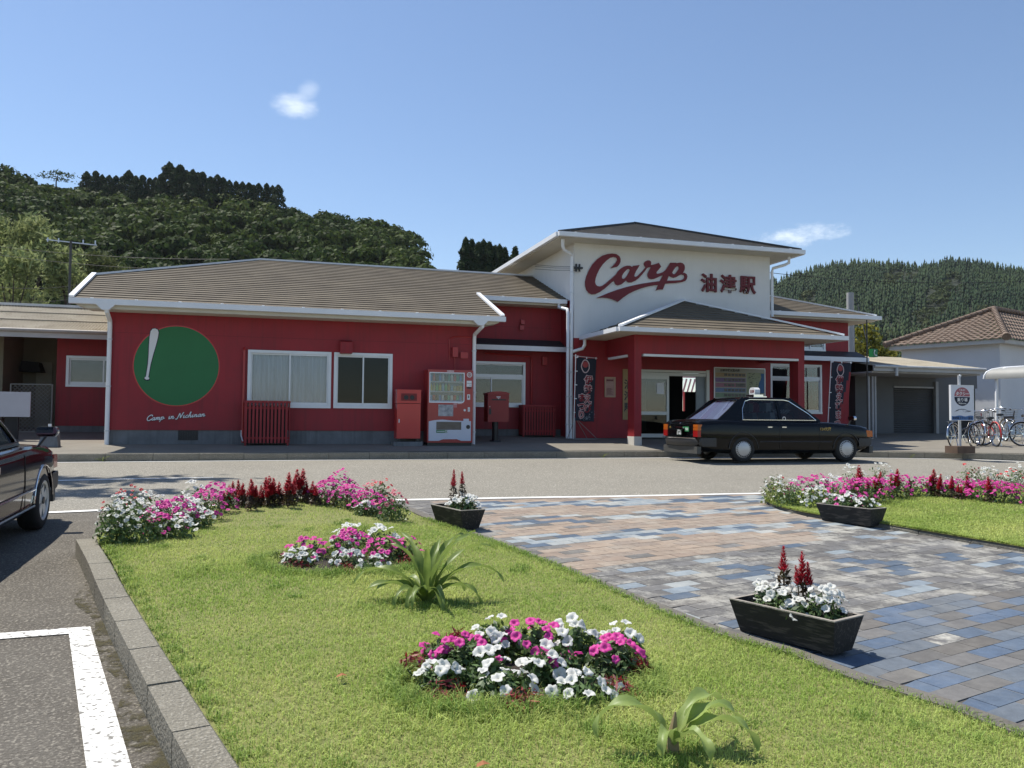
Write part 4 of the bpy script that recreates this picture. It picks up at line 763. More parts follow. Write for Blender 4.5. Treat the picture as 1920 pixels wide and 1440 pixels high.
# banners
BR, BW, BN = mat('banner_red', (.26, .012, .02), .7), mat('banner_pink_outline', (.55, .42, .42), .7), mat('banner_navy', (.012, .016, .03), .8, .15, 3)
def banner(name, label, base, pole_top, px, w_, z0, z1, cols, lean=0.0, redside=None, stand=True, yaw=0.0):
    t = thing(name, label, 'banner', base, yaw); X = lambda z: lean * (z1 - z)
    obj('pole', MB().tube([(X(.0) - .03, 0, .0), (-.03 + X(pole_top), 0, pole_top)], .013, 8), WHITE, t); obj('cross_bar', MB().tube([(-.1, 0, z1 + .045), (w_ + .03, 0, z1 - .005)], .007, 6), ALU, t)
    nx, nz = 10, 24; m = MB(); m2 = MB()
    def cl(a, z): f_ = (z1 - z) / (z1 - z0); return (X(z) + a * w_ * (1 - .06 * f_), -.012 + .025 * math.sin(a * 6 + f_ * 4) * (.3 + f_) , z - a * .035 + .01 * math.sin(a * 9))
    for j in range(nz):
        for i in range(nx):
            mm = m2 if redside and i / nx >= redside(1 - j / nz) else m
            mm.add([cl(i / nx, z0 + (z1 - z0) * j / nz), cl((i + 1) / nx, z0 + (z1 - z0) * j / nz), cl((i + 1) / nx, z0 + (z1 - z0) * (j + 1) / nz), cl(i / nx, z0 + (z1 - z0) * (j + 1) / nz)], [(0, 1, 2, 3)])
    fl = obj('flag', m, BN, t, fixn=False)
    if m2.v: obj('red_side', m2, BR, fl, fixn=False)
    m = MB()
    for k in range(5): z = z1 - (z1 - z0) * k / 4.6; m.box(X(z) - .045, X(z) + .03, -.02, .01, z - .012, z + .012)
    for a in (.05, .5, .97): p = cl(a, z1); m.box(p[0] - .012, p[0] + .012, p[1] - .006, p[1] + .006, p[2] - .01, p[2] + .05)
    obj('loop', m, WHITE, t)
    def onfl(mb, dz):
        q = []
        for a, b, c in mb.v: f_ = (z1 - c) / (z1 - z0); A_ = (a - X(c)) / w_; q.append((a, -.012 + .025 * math.sin(A_ * 6 + f_ * 4) * (.3 + f_) - dz - (.0015 if b < 0 else 0), c))
        mb.v = q; return mb
    cx, cz = X(z1 - .22) + w_ * .44, z1 - .245
    el = lambda rx, rz, n=28: [(cx + rx * math.cos(i / n * 2 * math.pi) * (1 + .05 * math.sin(i)), cz + rz * math.sin(i / n * 2 * math.pi)) for i in range(n)]
    obj('ring_emblem', onfl(MB().fill(el(.125, .195), [el(.098, .165)], lambda a, b: (a, 0, b)), .006), BW, fl, fixn=False); obj('emblem_blot', onfl(MB().fill([(a, b + .05) for a, b in el(.085, .09)], [], lambda a, b: (a, 0, b)), .006), mat('blot_red', (.33, .05, .05), .7), fl, fixn=False)
    for (tx, ax, zt, dz, sz) in cols:
        for i, ch in enumerate(tx):
            z = zt - i * dz; o_ = (X(z) + ax * w_, 0, z)
            obj('character_edge', onfl(text_mb(ch, sz, .022).xf(basis(o_, (1, 0, 0), (0, 0, 1))), .006), BW, fl, fixn=False); obj('character', onfl(text_mb(ch, sz, .003).xf(basis(o_, (1, 0, 0), (0, 0, 1))), .011), BR, fl, fixn=False)
    wv = MB()
    for i in range(26):
        a, z = rnd.uniform(.25, .95) * w_, z0 + abs(rnd.gauss(0, .09)) + .03; rr = rnd.uniform(.015, .045); s0 = rnd.uniform(0, 6); n = 9; wd_ = .008
        ar = [(a + X(z) + rr * math.cos(s0 + k * .45), z + rr * math.sin(s0 + k * .45)) for k in range(n)]; ir = [(a + X(z) + (rr - wd_) * math.cos(s0 + k * .45), z + (rr - wd_) * math.sin(s0 + k * .45)) for k in range(n)]
        wv.add([(p[0], 0, max(z0 + .01, p[1])) for p in ar] + [(p[0], 0, max(z0 + .01, p[1])) for p in ir], [(k, k + 1, n + k + 1, n + k) for k in range(n - 1)])
    obj('wave_print', onfl(wv, .006), mat('wave_blue', (.25, .29, .34), .7), fl, fixn=False)
    if stand:
        m = MB(); q = [(-.1, -.18, .02), (.62, -.05, .02), (.45, .28, .02), (-.2, .2, .02)]
        for a, b in zip(q, q[1:] + q[:1]): m.tube([a, b], .014, 6)
        for a in q: m.tube([a, (-.03, 0, .62)], .008, 6)
        m.tube([(-.05, 0, 0), (-.05, 0, .62)], .02, 8); obj('stand', m, mat('stand_grey', (.25, .25, .25), .5), t)
    else: obj('foot', MB().lathe([(0, 0), (.16, 0), (.14, .05), (.03, .08), (0, .08)], (-.03, 0, 0), (0, 0, 1), 16), BLACK, t)
    return t
banner('banner_flag', 'dark blue banner on a wire stand at the left of the porch', (8.52, 21.9, .37), 2.42, 0, .60, .54, 2.33, [('伊勢えび', .62, 1.60, .27, .26), ('まつり', .30, 1.10, .24, .24)], lean=-.025)
banner('banner_flag', 'leaning banner half blue half red between the right window and the grey pipes', (16.99, 21.8, .36), 2.55, 0, .72, .25, 2.44, [('伊勢えびまつり', .44, 1.78, .27, .27)], lean=-.07, redside=lambda f: .98 - .62 * f, stand=False)
# taxi rank sign
TS = thing('taxi_rank_sign', 'white taxi rank sign on a pole in a concrete block by the kerb', 'sign', (17.05, 16.95, .17))
m = MB().prism([(-.28, -.2, 0), (.28, -.2, 0), (.28, .2, 0), (-.28, .2, 0)], (0, 0, .18)); obj('block', m, mat('brown_block', (.13, .085, .06), .9, .3, 5, .5, 60), TS)
obj('pole', MB().cyl((0, 0, .18), (0, 0, 1.98), .036, 12), mat('pole_grey', (.5, .51, .52), .45), TS, smooth=40); obj('pole_top', MB().tube([(0, 0, 1.75), (.0, 0, 1.9), (.04, 0, 1.99)], [.022, .022, .03], 8), WHITE, TS)
obj('plate', MB().box(-.35, .35, -.09, -.045, .84, 1.72), mat('sign_lilac_white', (.66, .68, .74), .4, .03), TS)
m = MB()
for q in ((-.365, -.35, .83, 1.73), (.35, .365, .83, 1.73), (-.35, .35, .83, .84), (-.35, .35, 1.72, 1.73)): m.box(q[0], q[1], -.1, -.04, q[2], q[3])
obj('frame', m, WHITE, TS)
cz, R_ = 1.435, .245
hf = lambda s, r_=R_: [(r_ * math.cos(i / 24 * math.pi) * 1.0, cz + s * .008 + s * r_ * .93 * math.sin(i / 24 * math.pi)) for i in range(25)]
obj('red_half', MB().fill(hf(1), [], lambda a, b: (a, -.094, b), (0, .003, 0)), mat('sign_dull_red', (.36, .1, .12), .5), TS); obj('navy_half', MB().fill(hf(-1), [], lambda a, b: (a, -.094, b), (0, .003, 0)), NAVY, TS)
obj('lettering', text_mb('TAXI', .075, .001, spacing=1.2).xf(basis((0, -.0965, 1.578), (1, 0, 0), (0, 0, 1))), WHITEP, TS); obj('lettering', text_mb('タクシー', .108, .003, shear=.15).xf(basis((0, -.0965, 1.468), (1, 0, 0), (0, 0, 1))), WHITEP, TS)
obj('lettering', text_mb('乗り場', .105, .002, spacing=1.12).xf(basis((0, -.0965, 1.315), (1, 0, 0), (0, 0, 1))), WHITEP, TS); obj('lettering', text_mb('Welcome', .062, .001).xf(basis((0, -.0965, 1.245), (1, 0, 0), (0, 0, 1))), WHITEP, TS)
m = MB()
def ribbon(pts, w0, y=-.094):
    p = spline([(a, 0, b) for a, b in pts], 5); n = len(p); vs_ = []
    for i, q in enumerate(p): ww = w0 * math.sin(math.pi * (i + .6) / (n + .2)); d = (p[min(i + 1, n - 1)] - p[max(i - 1, 0)]).normalized(); nn = Vector((-d.z, 0, d.x)); vs_ += [(q.x + nn.x * ww, y, q.z + nn.z * ww), (q.x - nn.x * ww, y, q.z - nn.z * ww)]
    m.add(vs_, [(2 * i, 2 * i + 1, 2 * i + 3, 2 * i + 2) for i in range(n - 1)])
ribbon([(-.25, 1.04), (-.2, 1.075), (-.08, 1.11), (.05, 1.11), (.16, 1.085), (.28, 1.065)], .008); ribbon([(-.2, 1.06), (-.16, 1.085), (-.12, 1.09)], .012); ribbon([(.06, 1.045), (.16, 1.055), (.25, 1.065), (.28, 1.08)], .01); ribbon([(.0, 1.085), (.03, 1.07), (.04, 1.05)], .004)
obj('car_outline', m, mat('outline_navy', (.06, .07, .1), .5), TS, fixn=False)
wv = [(-.35, .84), (.35, .84)] + [(.35 - .7 * i / 20, .945 + .012 * math.sin(i / 20 * 12.6)) for i in range(21)]
obj('wave_band', MB().fill(wv, [], lambda a, b: (a, -.094, b), (0, .003, 0)), mat('sign_blue', (.05, .14, .34), .5), TS); obj('lettering', text_mb('宮崎県タクシー協会', .07, .001).xf(basis((0, -.0965, .865), (1, 0, 0), (0, 0, 1))), NAVY, TS)
# green telephone sign on its thin black pole
p = on_v(1637, 662, 22.0); t = thing('telephone_sign', 'small green telephone sign box with a white receiver above the canopy edge', 'sign', (p.x, 22.0, p.z - .13))
obj('box', MB().box(-.085, .1, -.09, .09, 0, .26), mat('phone_green', (.02, .17, .06), .4), t); m = MB(); 
pp = spline([(-.02, 0, .20), (-.035, 0, .12), (.0, 0, .06), (.04, 0, .045)], 5); m.tube([(a.x, -.093, a.z) for a in pp], .014, 6); m.lathe([(0, 0), (.024, 0), (.02, .01), (0, .01)], (-.012, -.09, .205), (0, -1, 0), 10); m.lathe([(0, 0), (.024, 0), (.02, .01), (0, .01)], (.048, -.09, .05), (0, -1, 0), 10); obj('receiver', m, WHITEP, t)
q0, q1 = on_v(1625, 600, 21.9), on_v(1625, 822, 21.9); solo('thin_pole', MB().cyl((q0.x, 21.9, .3), (q0.x, 21.9, q0.z), .022, 8), BLACK, 'thin black pole standing just right of the red building end', 'pole')
# grey pipes at the passage
m = MB()
for x in (1629, 1636, 1641): a = on_v(x, 740, 22.8); m.cyl((a.x, 22.8, .35), (a.x, 22.8, 2.45), .035, 8)
solo('grey_pipe', m, mat('pipe_grey', (.4, .4, .4), .5), 'bundle of grey upright pipes beside the dark passage', 'pipes', smooth=40)
# ================================================================ right-hand shed
CORR = mat('weathered_corrugated_sheet', (.27, .235, .175), .85, .25, 1.5, .2, 40, col2=(.43, .39, .31), sp=(3, (.2, .17, .12), .5))
GREYW = mat('grey_rendered_wall', (.14, .145, .15), .85, .15, .7, .1, 80)
def corrugated(u0, u1, v0, z0, v1, z1, pitch=.076, amp=.02):
    n = int((u1 - u0) / pitch * 6); m = MB()
    for i in range(n + 1):
        u = u0 + (u1 - u0) * i / n; h = amp * math.sin((u - u0) / pitch * 2 * math.pi)
        m.v += [(u, v0, z0 + h), (u, v1, z1 + h)]
        if i: m.f.append((2 * i - 2, 2 * i, 2 * i + 1, 2 * i - 1))
    return m
SH = thing('goods_shed', 'low grey shed with a corrugated roof and a dark roller shutter right of the station', 'shed', (21, 23, .3), world=True)
obj('roof', corrugated(18.95, 23.5, 22.3, 2.78, 26.2, 3.42), CORR, SH, fixn=False, smooth=60)
f = MB(); f.box(18.95, 23.52, 22.26, 22.30, 2.60, 2.80); f.box(19.0, 23.45, 22.4, 26.1, 2.55, 2.6); obj('fascia', f, mat('fascia_grey', (.45, .45, .44), .6, .15, 2), SH); g = MB().tube([(18.95, 22.22, 2.75), (23.5, 22.22, 2.75)], .045, 8); a = on_v(1681, 690, 22.2); g.tube([(a.x, 22.2, 2.72), (a.x, 22.2, 2.45)], .05, 8); obj('gutter', g, mat('gutter_grey', (.5, .5, .49), .5), SH, smooth=50)
a, b = on_v(1675, 727, 24.3), on_v(1751, 815, 24.3)
w = MB(); wall(w, 19.9, 24.0, .2, 3.0, 24.3, .2, [(a.x, b.x, .2, a.z), (b.x + .9, b.x + 2.0, .2, 2.2)]); w.box(19.9, 20.05, 24.5, 26.2, .2, 3.0); w.box(19.9, 24, 26.2, 26.3, .2, 3.3); obj('wall', w, GREYW, SH)
m = MB(); nsl = 24
for i in range(nsl): z = .35 + (a.z - .35) * i / nsl; h = (a.z - .35) / nsl; m.prism([(a.x, 24.36, z), (a.x, 24.345, z + h * .5), (a.x, 24.36, z + h), (a.x, 24.38, z + h), (a.x, 24.38, z)], (b.x - a.x, 0, 0))
obj('roller_shutter', m, mat('dark_shutter', (.05, .05, .05), .5), SH); m = MB().box(b.x + .02, b.x + .14, 24.2, 24.299, .2, a.z + .25); m.box(a.x - .0, b.x, 24.25, 24.299, a.z, a.z + .06); obj('shutter_rail', m, mat('rail_grey', (.33, .33, .33), .5), SH)
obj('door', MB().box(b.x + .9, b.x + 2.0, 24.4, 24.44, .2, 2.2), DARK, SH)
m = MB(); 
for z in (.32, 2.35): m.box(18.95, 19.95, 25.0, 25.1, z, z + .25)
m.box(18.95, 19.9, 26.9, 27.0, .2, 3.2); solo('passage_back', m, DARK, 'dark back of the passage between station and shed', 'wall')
# white building with a tiled roof
WBD = thing('tiled_house', 'white rendered house with a brown tiled hip roof at the right edge', 'house', (26, 26, .3), world=True)
C0 = on_v(1885, 634, 24.0); dd = Vector((-.335, .942, 0)); ee = Vector((.942, .335, 0)); LL, WW = 4.5, 12.0
ze = C0.z; G = Vector((C0.x, C0.y, 0)); i_ = .35
def HP(a, b, z): p = G + dd * a + ee * b; return (p.x, p.y, z)
w = MB(); w.prism([HP(i_, i_, .1), HP(LL - i_, i_, .1), HP(LL - i_, WW, .1), HP(i_, WW, .1)], (0, 0, ze - .25)); obj('wall', w, mat('house_white', (.62, .63, .65), .8, .06, .8, .1, 90), WBD)
obj('eave_board', MB().prism([HP(.02, .02, ze - .17), HP(LL - .02, .02, ze - .17), HP(LL - .02, WW, ze - .17), HP(.02, WW, ze - .17)], (0, 0, .15)), mat('eave_grey', (.5, .49, .46), .7, .1), WBD)
TILE = mat('clay_roof_tile', (.12, .08, .056), .8, .35, 2.5, .2, 50, col2=(.21, .15, .11), sp=(11, (.30, .25, .2), .5))
ap = Vector(HP(LL / 2, 4.3, ze + 1.62)); c0, c1 = Vector(HP(-.05, -.05, ze)), Vector(HP(LL + .05, -.05, ze)); r0, r1 = Vector(HP(-.05, WW, ze)), Vector(HP(LL / 2, WW, ze + 1.62))
def tiled(e0, e1, q0, q1, rows, mb):                   # rounded pantiles in courses
    for k in range(rows):
        a, b = e0.lerp(q0, k / rows), e1.lerp(q1, k / rows); c, d_ = e0.lerp(q0, (k + 1) / rows), e1.lerp(q1, (k + 1) / rows); n = max(3, int((b - a).length / .045)); up = Vector((0, 0, 1))
        base = len(mb.v)
        for i in range(n + 1):
            f_ = i / n; s = math.sin((a.lerp(b, f_) - e0).dot((e1 - e0).normalized()) / .27 * 2 * math.pi); h = .02 * s
            mb.v += [tuple(a.lerp(b, f_) + up * (h + .045)), tuple(c.lerp(d_, f_) + up * (h + .0)), tuple(a.lerp(b, f_) + up * (h + .0))]
            if i: o = base + 3 * i; mb.f += [(o - 3, o, o + 1, o - 2), (o - 1, o + 2, o, o - 3)]
m = MB(); tiled(c1, c0, ap, ap, 15, m); tiled(c0, r0, ap, r1, 8, m); rr = obj('roof', m, TILE, WBD, fixn=False, smooth=60)
m = MB()
for p, q in ((c1, ap), (c0, ap), (ap, r1)):
    n = int((q - p).length / .28)
    for i in range(n): a, b = p.lerp(q, i / n), p.lerp(q, (i + .93) / n); m.tube([a + Vector((0, 0, .09)), b + Vector((0, 0, .09))], [.12, .1], 8)
m.tube([c0 - (ap - c0).normalized() * .12 + Vector((0, 0, .07)), c0 + Vector((0, 0, .09))], .15, 10); m.tube([c1 - (ap - c1).normalized() * .1 + Vector((0, 0, .07)), c1 + Vector((0, 0, .09))], .14, 10)
obj('ridge_tile', m, TILE, rr, smooth=50)
# bicycle shelter
BS = thing('cycle_shelter', 'arched cycle shelter roof on a white post above the parked bicycles', 'shelter', (21.3, 20.6, .3), world=True)
b0 = on_v(1868, 700, 20.6); b1 = on_v(1868, 830, 20.6); obj('post', MB().tube([(b0.x, 20.6, .2), (b0.x, 20.6, b0.z - .15), (b0.x + .05, 20.6, b0.z + .02), (b0.x + .3, 20.55, b0.z + .16), (b0.x + 1.5, 20.4, b0.z + .26)], .05, 10), WHITE, BS, smooth=50)
pr = [(-.22, -.16), (-.2, -.05), (-.12, .06), (.05, .14), (.4, .2), (1.0, .24), (1.8, .22), (2.4, .12)]
m = MB(); dv = Vector((.15, -.1, 0)); n = 5
for j in range(n + 1):
    for a, z in pr: m.v.append((b0.x + a + .9 * j, 20.75 - .5 * j + a * -.05, b0.z + z + .0))
o0_ = Vector((b0.x, 20.8, b0.z)); m = MB()
for j in range(2):
    for a, z in pr: m.v.append((o0_.x + a * .9 + j * .55, o0_.y - j * 2.4 - a * .3, o0_.z + z))
    for a, z in pr: m.v.append((o0_.x + a * .9 + j * .55, o0_.y - j * 2.4 - a * .3, o0_.z + z - .025))
k = len(pr)
for i in range(k - 1): m.f += [(i, i + 1, 2 * k + i + 1, 2 * k + i), (k + i, 3 * k + i, 3 * k + i + 1, k + i + 1), (i, k + i, k + i + 1, i + 1), (2 * k + i, 2 * k + i + 1, 3 * k + i + 1, 3 * k + i)]
m.f += [(0, 2 * k, 3 * k, k), (k - 1, 2 * k - 1, 4 * k - 1, 3 * k - 1)]
obj('roof', m, mat('shelter_sheet', (.30, .30, .28), .6, .15, 2), BS, smooth=40)
m = MB(); m.tube([(o0_.x + a * .9, o0_.y - a * .3 + .02, o0_.z + z - .01) for a, z in pr], .03, 8); obj('arch_rib', m, WHITE, BS, smooth=50)
# ================================================================ left-hand annex and passage
AN = thing('red_annex', 'small dark red annex with a white sliding window left of the wing', 'annex', (-4.3, 24.4, .3), world=True)
w = MB(); wall(w, -5.18, -3.43, .67, 3.05, 24.3, .15, [(-4.93, -3.6, 1.72, 2.50)]); obj('wall', w, RED, AN); obj('foundation', MB().box(-5.17, -3.43, 24.32, 24.45, 0, .67), CONC, AN)
window(-4.93, -3.6, 1.72, 2.50, 24.3, split=-4.05, par=AN); obj('blind', MB().box(-4.95, -3.58, 24.42, 24.43, 1.7, 2.5), mat('blind_grey', (.2, .2, .2), .8), AN); obj('inner_wall', MB().box(-5.17, -5.03, 24.46, 26.5, 0.3, 3.1), RED, AN)
LS = thing('platform_shelter', 'corrugated roof over the passage left of the red wing', 'shelter', (-7, 24, .3), world=True)
obj('roof', corrugated(-12.5, -3.43, 23.2, 3.10, 26.4, 4.02), CORR, LS, fixn=False, smooth=60); m = MB()
for v in (24.2, 25.3): z = 3.10 + (v - 23.2) * .2875; m.box(-12.5, -3.45, v, v + .03, z + .02, z + .045)
obj('sheet_lap', m, mat('lap_tan', (.32, .29, .23), .8), LS); obj('flashing', MB().box(-9, -3.46, 26.3, 26.5, 4.03, 4.10), mat('flashing_white', (.7, .7, .68), .4), LS)  # raised sheet laps in one plain tan colour
obj('fascia', MB().box(-12.5, -3.43, 23.14, 23.18, 2.88, 3.06), mat('fascia_white', (.55, .54, .53), .6, .1, 1.5), LS); obj('gutter', MB().tube([(-12.5, 23.1, 3.05), (-3.45, 23.1, 3.05)], .05, 8), mat('old_gutter', (.42, .38, .34), .6, .25, 2), LS, smooth=50)
BEIGE = mat('stained_beige_wall', (.30, .27, .19), .9, .25, .8, .2, 50, col2=(.21, .19, .14))
w = MB(); w.box(-6.6, -5.19, 26.5, 26.65, .2, 4.0); w.box(-6.62, -6.5, 24.6, 26.5, .2, 3.3); obj('back_wall', w, BEIGE, LS)
w = MB(); w.box(-12.4, -6.62, 25.6, 25.75, .2, 3.4); obj('side_wall', w, mat('grey_green_wall', (.16, .165, .145), .9, .2, .8), LS); m = MB()
for x in (-8.0, -7.1): m.box(x, x + .6, 25.55, 25.599, .6, 2.6)
obj('door', m, mat('old_door', (.2, .19, .15), .7, .2, 2), LS); obj('door', MB().box(-6.15, -5.75, 26.44, 26.499, .5, 2.45).box(-5.62, -5.25, 26.44, 26.499, .5, 2.6), mat('pale_old_door', (.36, .33, .25), .7, .2, 2), LS)
obj('column', MB().box(-6.52, -6.36, 23.5, 23.66, .2, 3.1), DARK, LS); obj('hood', MB().prism([(-6.45, 25.9, 2.15), (-5.9, 25.9, 2.15), (-6.0, 25.9, 2.42), (-6.4, 25.9, 2.45)], (0, .5, 0)), DARK, LS)
GT = thing('mesh_gate', 'chain link gate beside the dark red annex', 'gate', (-5.6, 24.2, .4), world=True); m = MB()
for q in (((-6.2, .45), (-6.2, 1.75)), ((-5.24, .45), (-5.24, 1.75)), ((-6.2, 1.74), (-5.24, 1.74)), ((-6.2, .5), (-5.24, .5))): m.tube([(q[0][0], 24.2, q[0][1]), (q[1][0], 24.2, q[1][1])], .02, 6)
obj('frame', m, mat('gate_grey', (.3, .3, .27), .5), GT); m = MB()
for i in range(-12, 10):
    for s in (1, -1):
        x0_ = -6.2 + i * .1 if s > 0 else -6.2 + (i + 12) * .1; a, b = (x0_, .5), (x0_ + s * 1.24, 1.74)
        pts = [(a[0] + (b[0] - a[0]) * t_ / 12, 24.2, a[1] + (b[1] - a[1]) * t_ / 12) for t_ in range(13)]; pts = [p for p in pts if -6.2 <= p[0] <= -5.24]
        if len(pts) > 1: m.tube([pts[0], pts[-1]], .006, 4, caps=False)
obj('wire_mesh', m, mat('wire_grey', (.35, .35, .33), .5), GT)
t = thing('notice_board', 'blank white notice board on dark posts at the left edge', 'board', (-6.5, 22, .2), world=True); obj('panel', MB().box(-8.2, -5.21, 21.96, 22.0, .90, 1.485), mat('board_bluish_white', (.5, .5, .54), .6, .05), t)
m = MB()
for x in (-6.55, -5.75): m.box(x, x + .28, 22.02, 22.1, .2, 1.4)
obj('post', m, DARK, t)
t = thing('post_stump', 'short white pipe standing in a grey concrete block on the pavement', 'post', (-4.42, 20.3, .255)); obj('block', MB().prism([(-.2, -.16, 0), (.2, -.16, 0), (.17, -.12, .26), (-.14, -.12, .26)], (0, .28, 0)), CONC, t); obj('pipe', MB().cyl((0, 0, .26), (0, 0, .5), .035, 10), WHITE, t, smooth=40)
# poles and wires
def pole(px, ytop, dep, r, h, label, m, arm=None):
    p = at_depth(px, ytop, dep); t = thing('utility_pole', label, 'pole', (p.x, p.y, p.z - h)); obj('shaft', MB().cyl((0, 0, 0), (0, 0, h), r * 1.3, 12, r), m, t, smooth=40)
    if arm: obj('cross_arm', arm, ALU, t)
    return p
am = MB(); am.bar((-1.6, 0, 10.6), (1.7, 0, 10.42), .06, .07); 
for x in (-1.5, -.8, .8, 1.6): am.cyl((x, 0, 10.45), (x, 0, 10.75), .05, 6)
pole(133, 452, 60, .085, 10.6, 'slim dark utility pole with a pale cross arm left of the wing roof', mat('pole_dark', (.10, .095, .085), .8), am)
pole(1594, 549, 36, .15, 7, 'grey concrete utility pole behind the right end of the station', mat('pole_concrete', (.36, .36, .35), .8))
def wire(name, label, a, b, sag, r):
    a, b = Vector(a), Vector(b); c = (a + b) / 2; pts = [a.lerp(b, i / 14) - Vector((0, 0, sag * 4 * (i / 14) * (1 - i / 14))) for i in range(15)]
    q = [tuple(p) for p in pts]; o = obj(name, MB().tube([Vector(p) - c for p in q], r, 5), BLACK); o.location = c; tag(o, label, 'wire', 'overhead wires'); return o
wire('overhead_wire', 'black overhead wire crossing in front of the distant hill', at_depth(1440, 511, 60), at_depth(2000, 523, 60), .5, .022)
wire('overhead_wire', 'thin overhead wire low against the distant hill at the right', at_depth(1700, 561, 80), at_depth(2000, 549, 80), .3, .02)
wire('guy_wire', 'pale guy wire slanting from the grey pole', at_depth(1605, 560, 36), at_depth(1625, 638, 34), 0, .018)
for i, (y0, y1) in enumerate(((455, 470), (470, 492), (530, 534), (556, 559))): wire('overhead_wire', ('upper', 'second', 'third', 'lowest')[i] + ' thin wire strung past the slim dark utility pole', at_depth(-60, y0, 61), at_depth(430 if i < 2 else 150, y1 + (16 if i < 2 else 0), 61), .35, .016)

FN = thing('platform_fence', 'white slatted platform fence seen through the station entrance', 'fence', (17.5, 31.5, .5), world=True); m = MB()
for i in range(40): m.bar((14 + i * .2, 31.5, 1.9), (14.25 + i * .2, 31.5, 2.7), .08, .03, up=(0, 1, 0))
for z in (1.85, 2.75): m.box(14, 22, 31.46, 31.54, z, z + .05)
obj('slats', m, WHITE, FN); m = MB()
for i in range(7): m.box(14.2 + i * 1.2, 14.3 + i * 1.2, 31.44, 31.56, .4, 2.8)
obj('post', m, WHITE, FN)
# ================================================================ cars
CARBLK = mat('black_car_paint', (.004, .004, .005), .1, .05, 2, spec=.28); CARMAR = mat('maroon_black_car_paint', (.014, .004, .005), .1, .05, 2, spec=.5, coat=.2)
CHROME = mat('chrome', (.75, .75, .76), .12, .03, 3, metal=1.0); RUBBER = mat('tyre_rubber', (.016, .016, .016), .8, .2, 20); TRIMG = mat('bumper_plastic', (.03, .03, .032), .5); HUB = mat('hubcap_silver', (.5, .5, .5), .35, .05, 3, metal=.4)
CARG = glass('car_glass', (.34, .37, .39), base=.02, fres=.5); REARG = glass('car_rear_glass', (.8, .83, .88), base=.03, fres=.25); SEATW = mat('white_seat_cover', (.62, .64, .66), .8, .05); DASH = mat('dashboard', (.02, .02, .02), .7)
TAILR = mat('tail_lamp_red', (.35, .012, .012), .2, .1, 20, coat=.6); AMBER = mat('lamp_amber', (.5, .12, .015), .2, .1, 20, coat=.6); LENS = mat('lamp_clear', (.6, .62, .64), .15, .05, coat=.5)
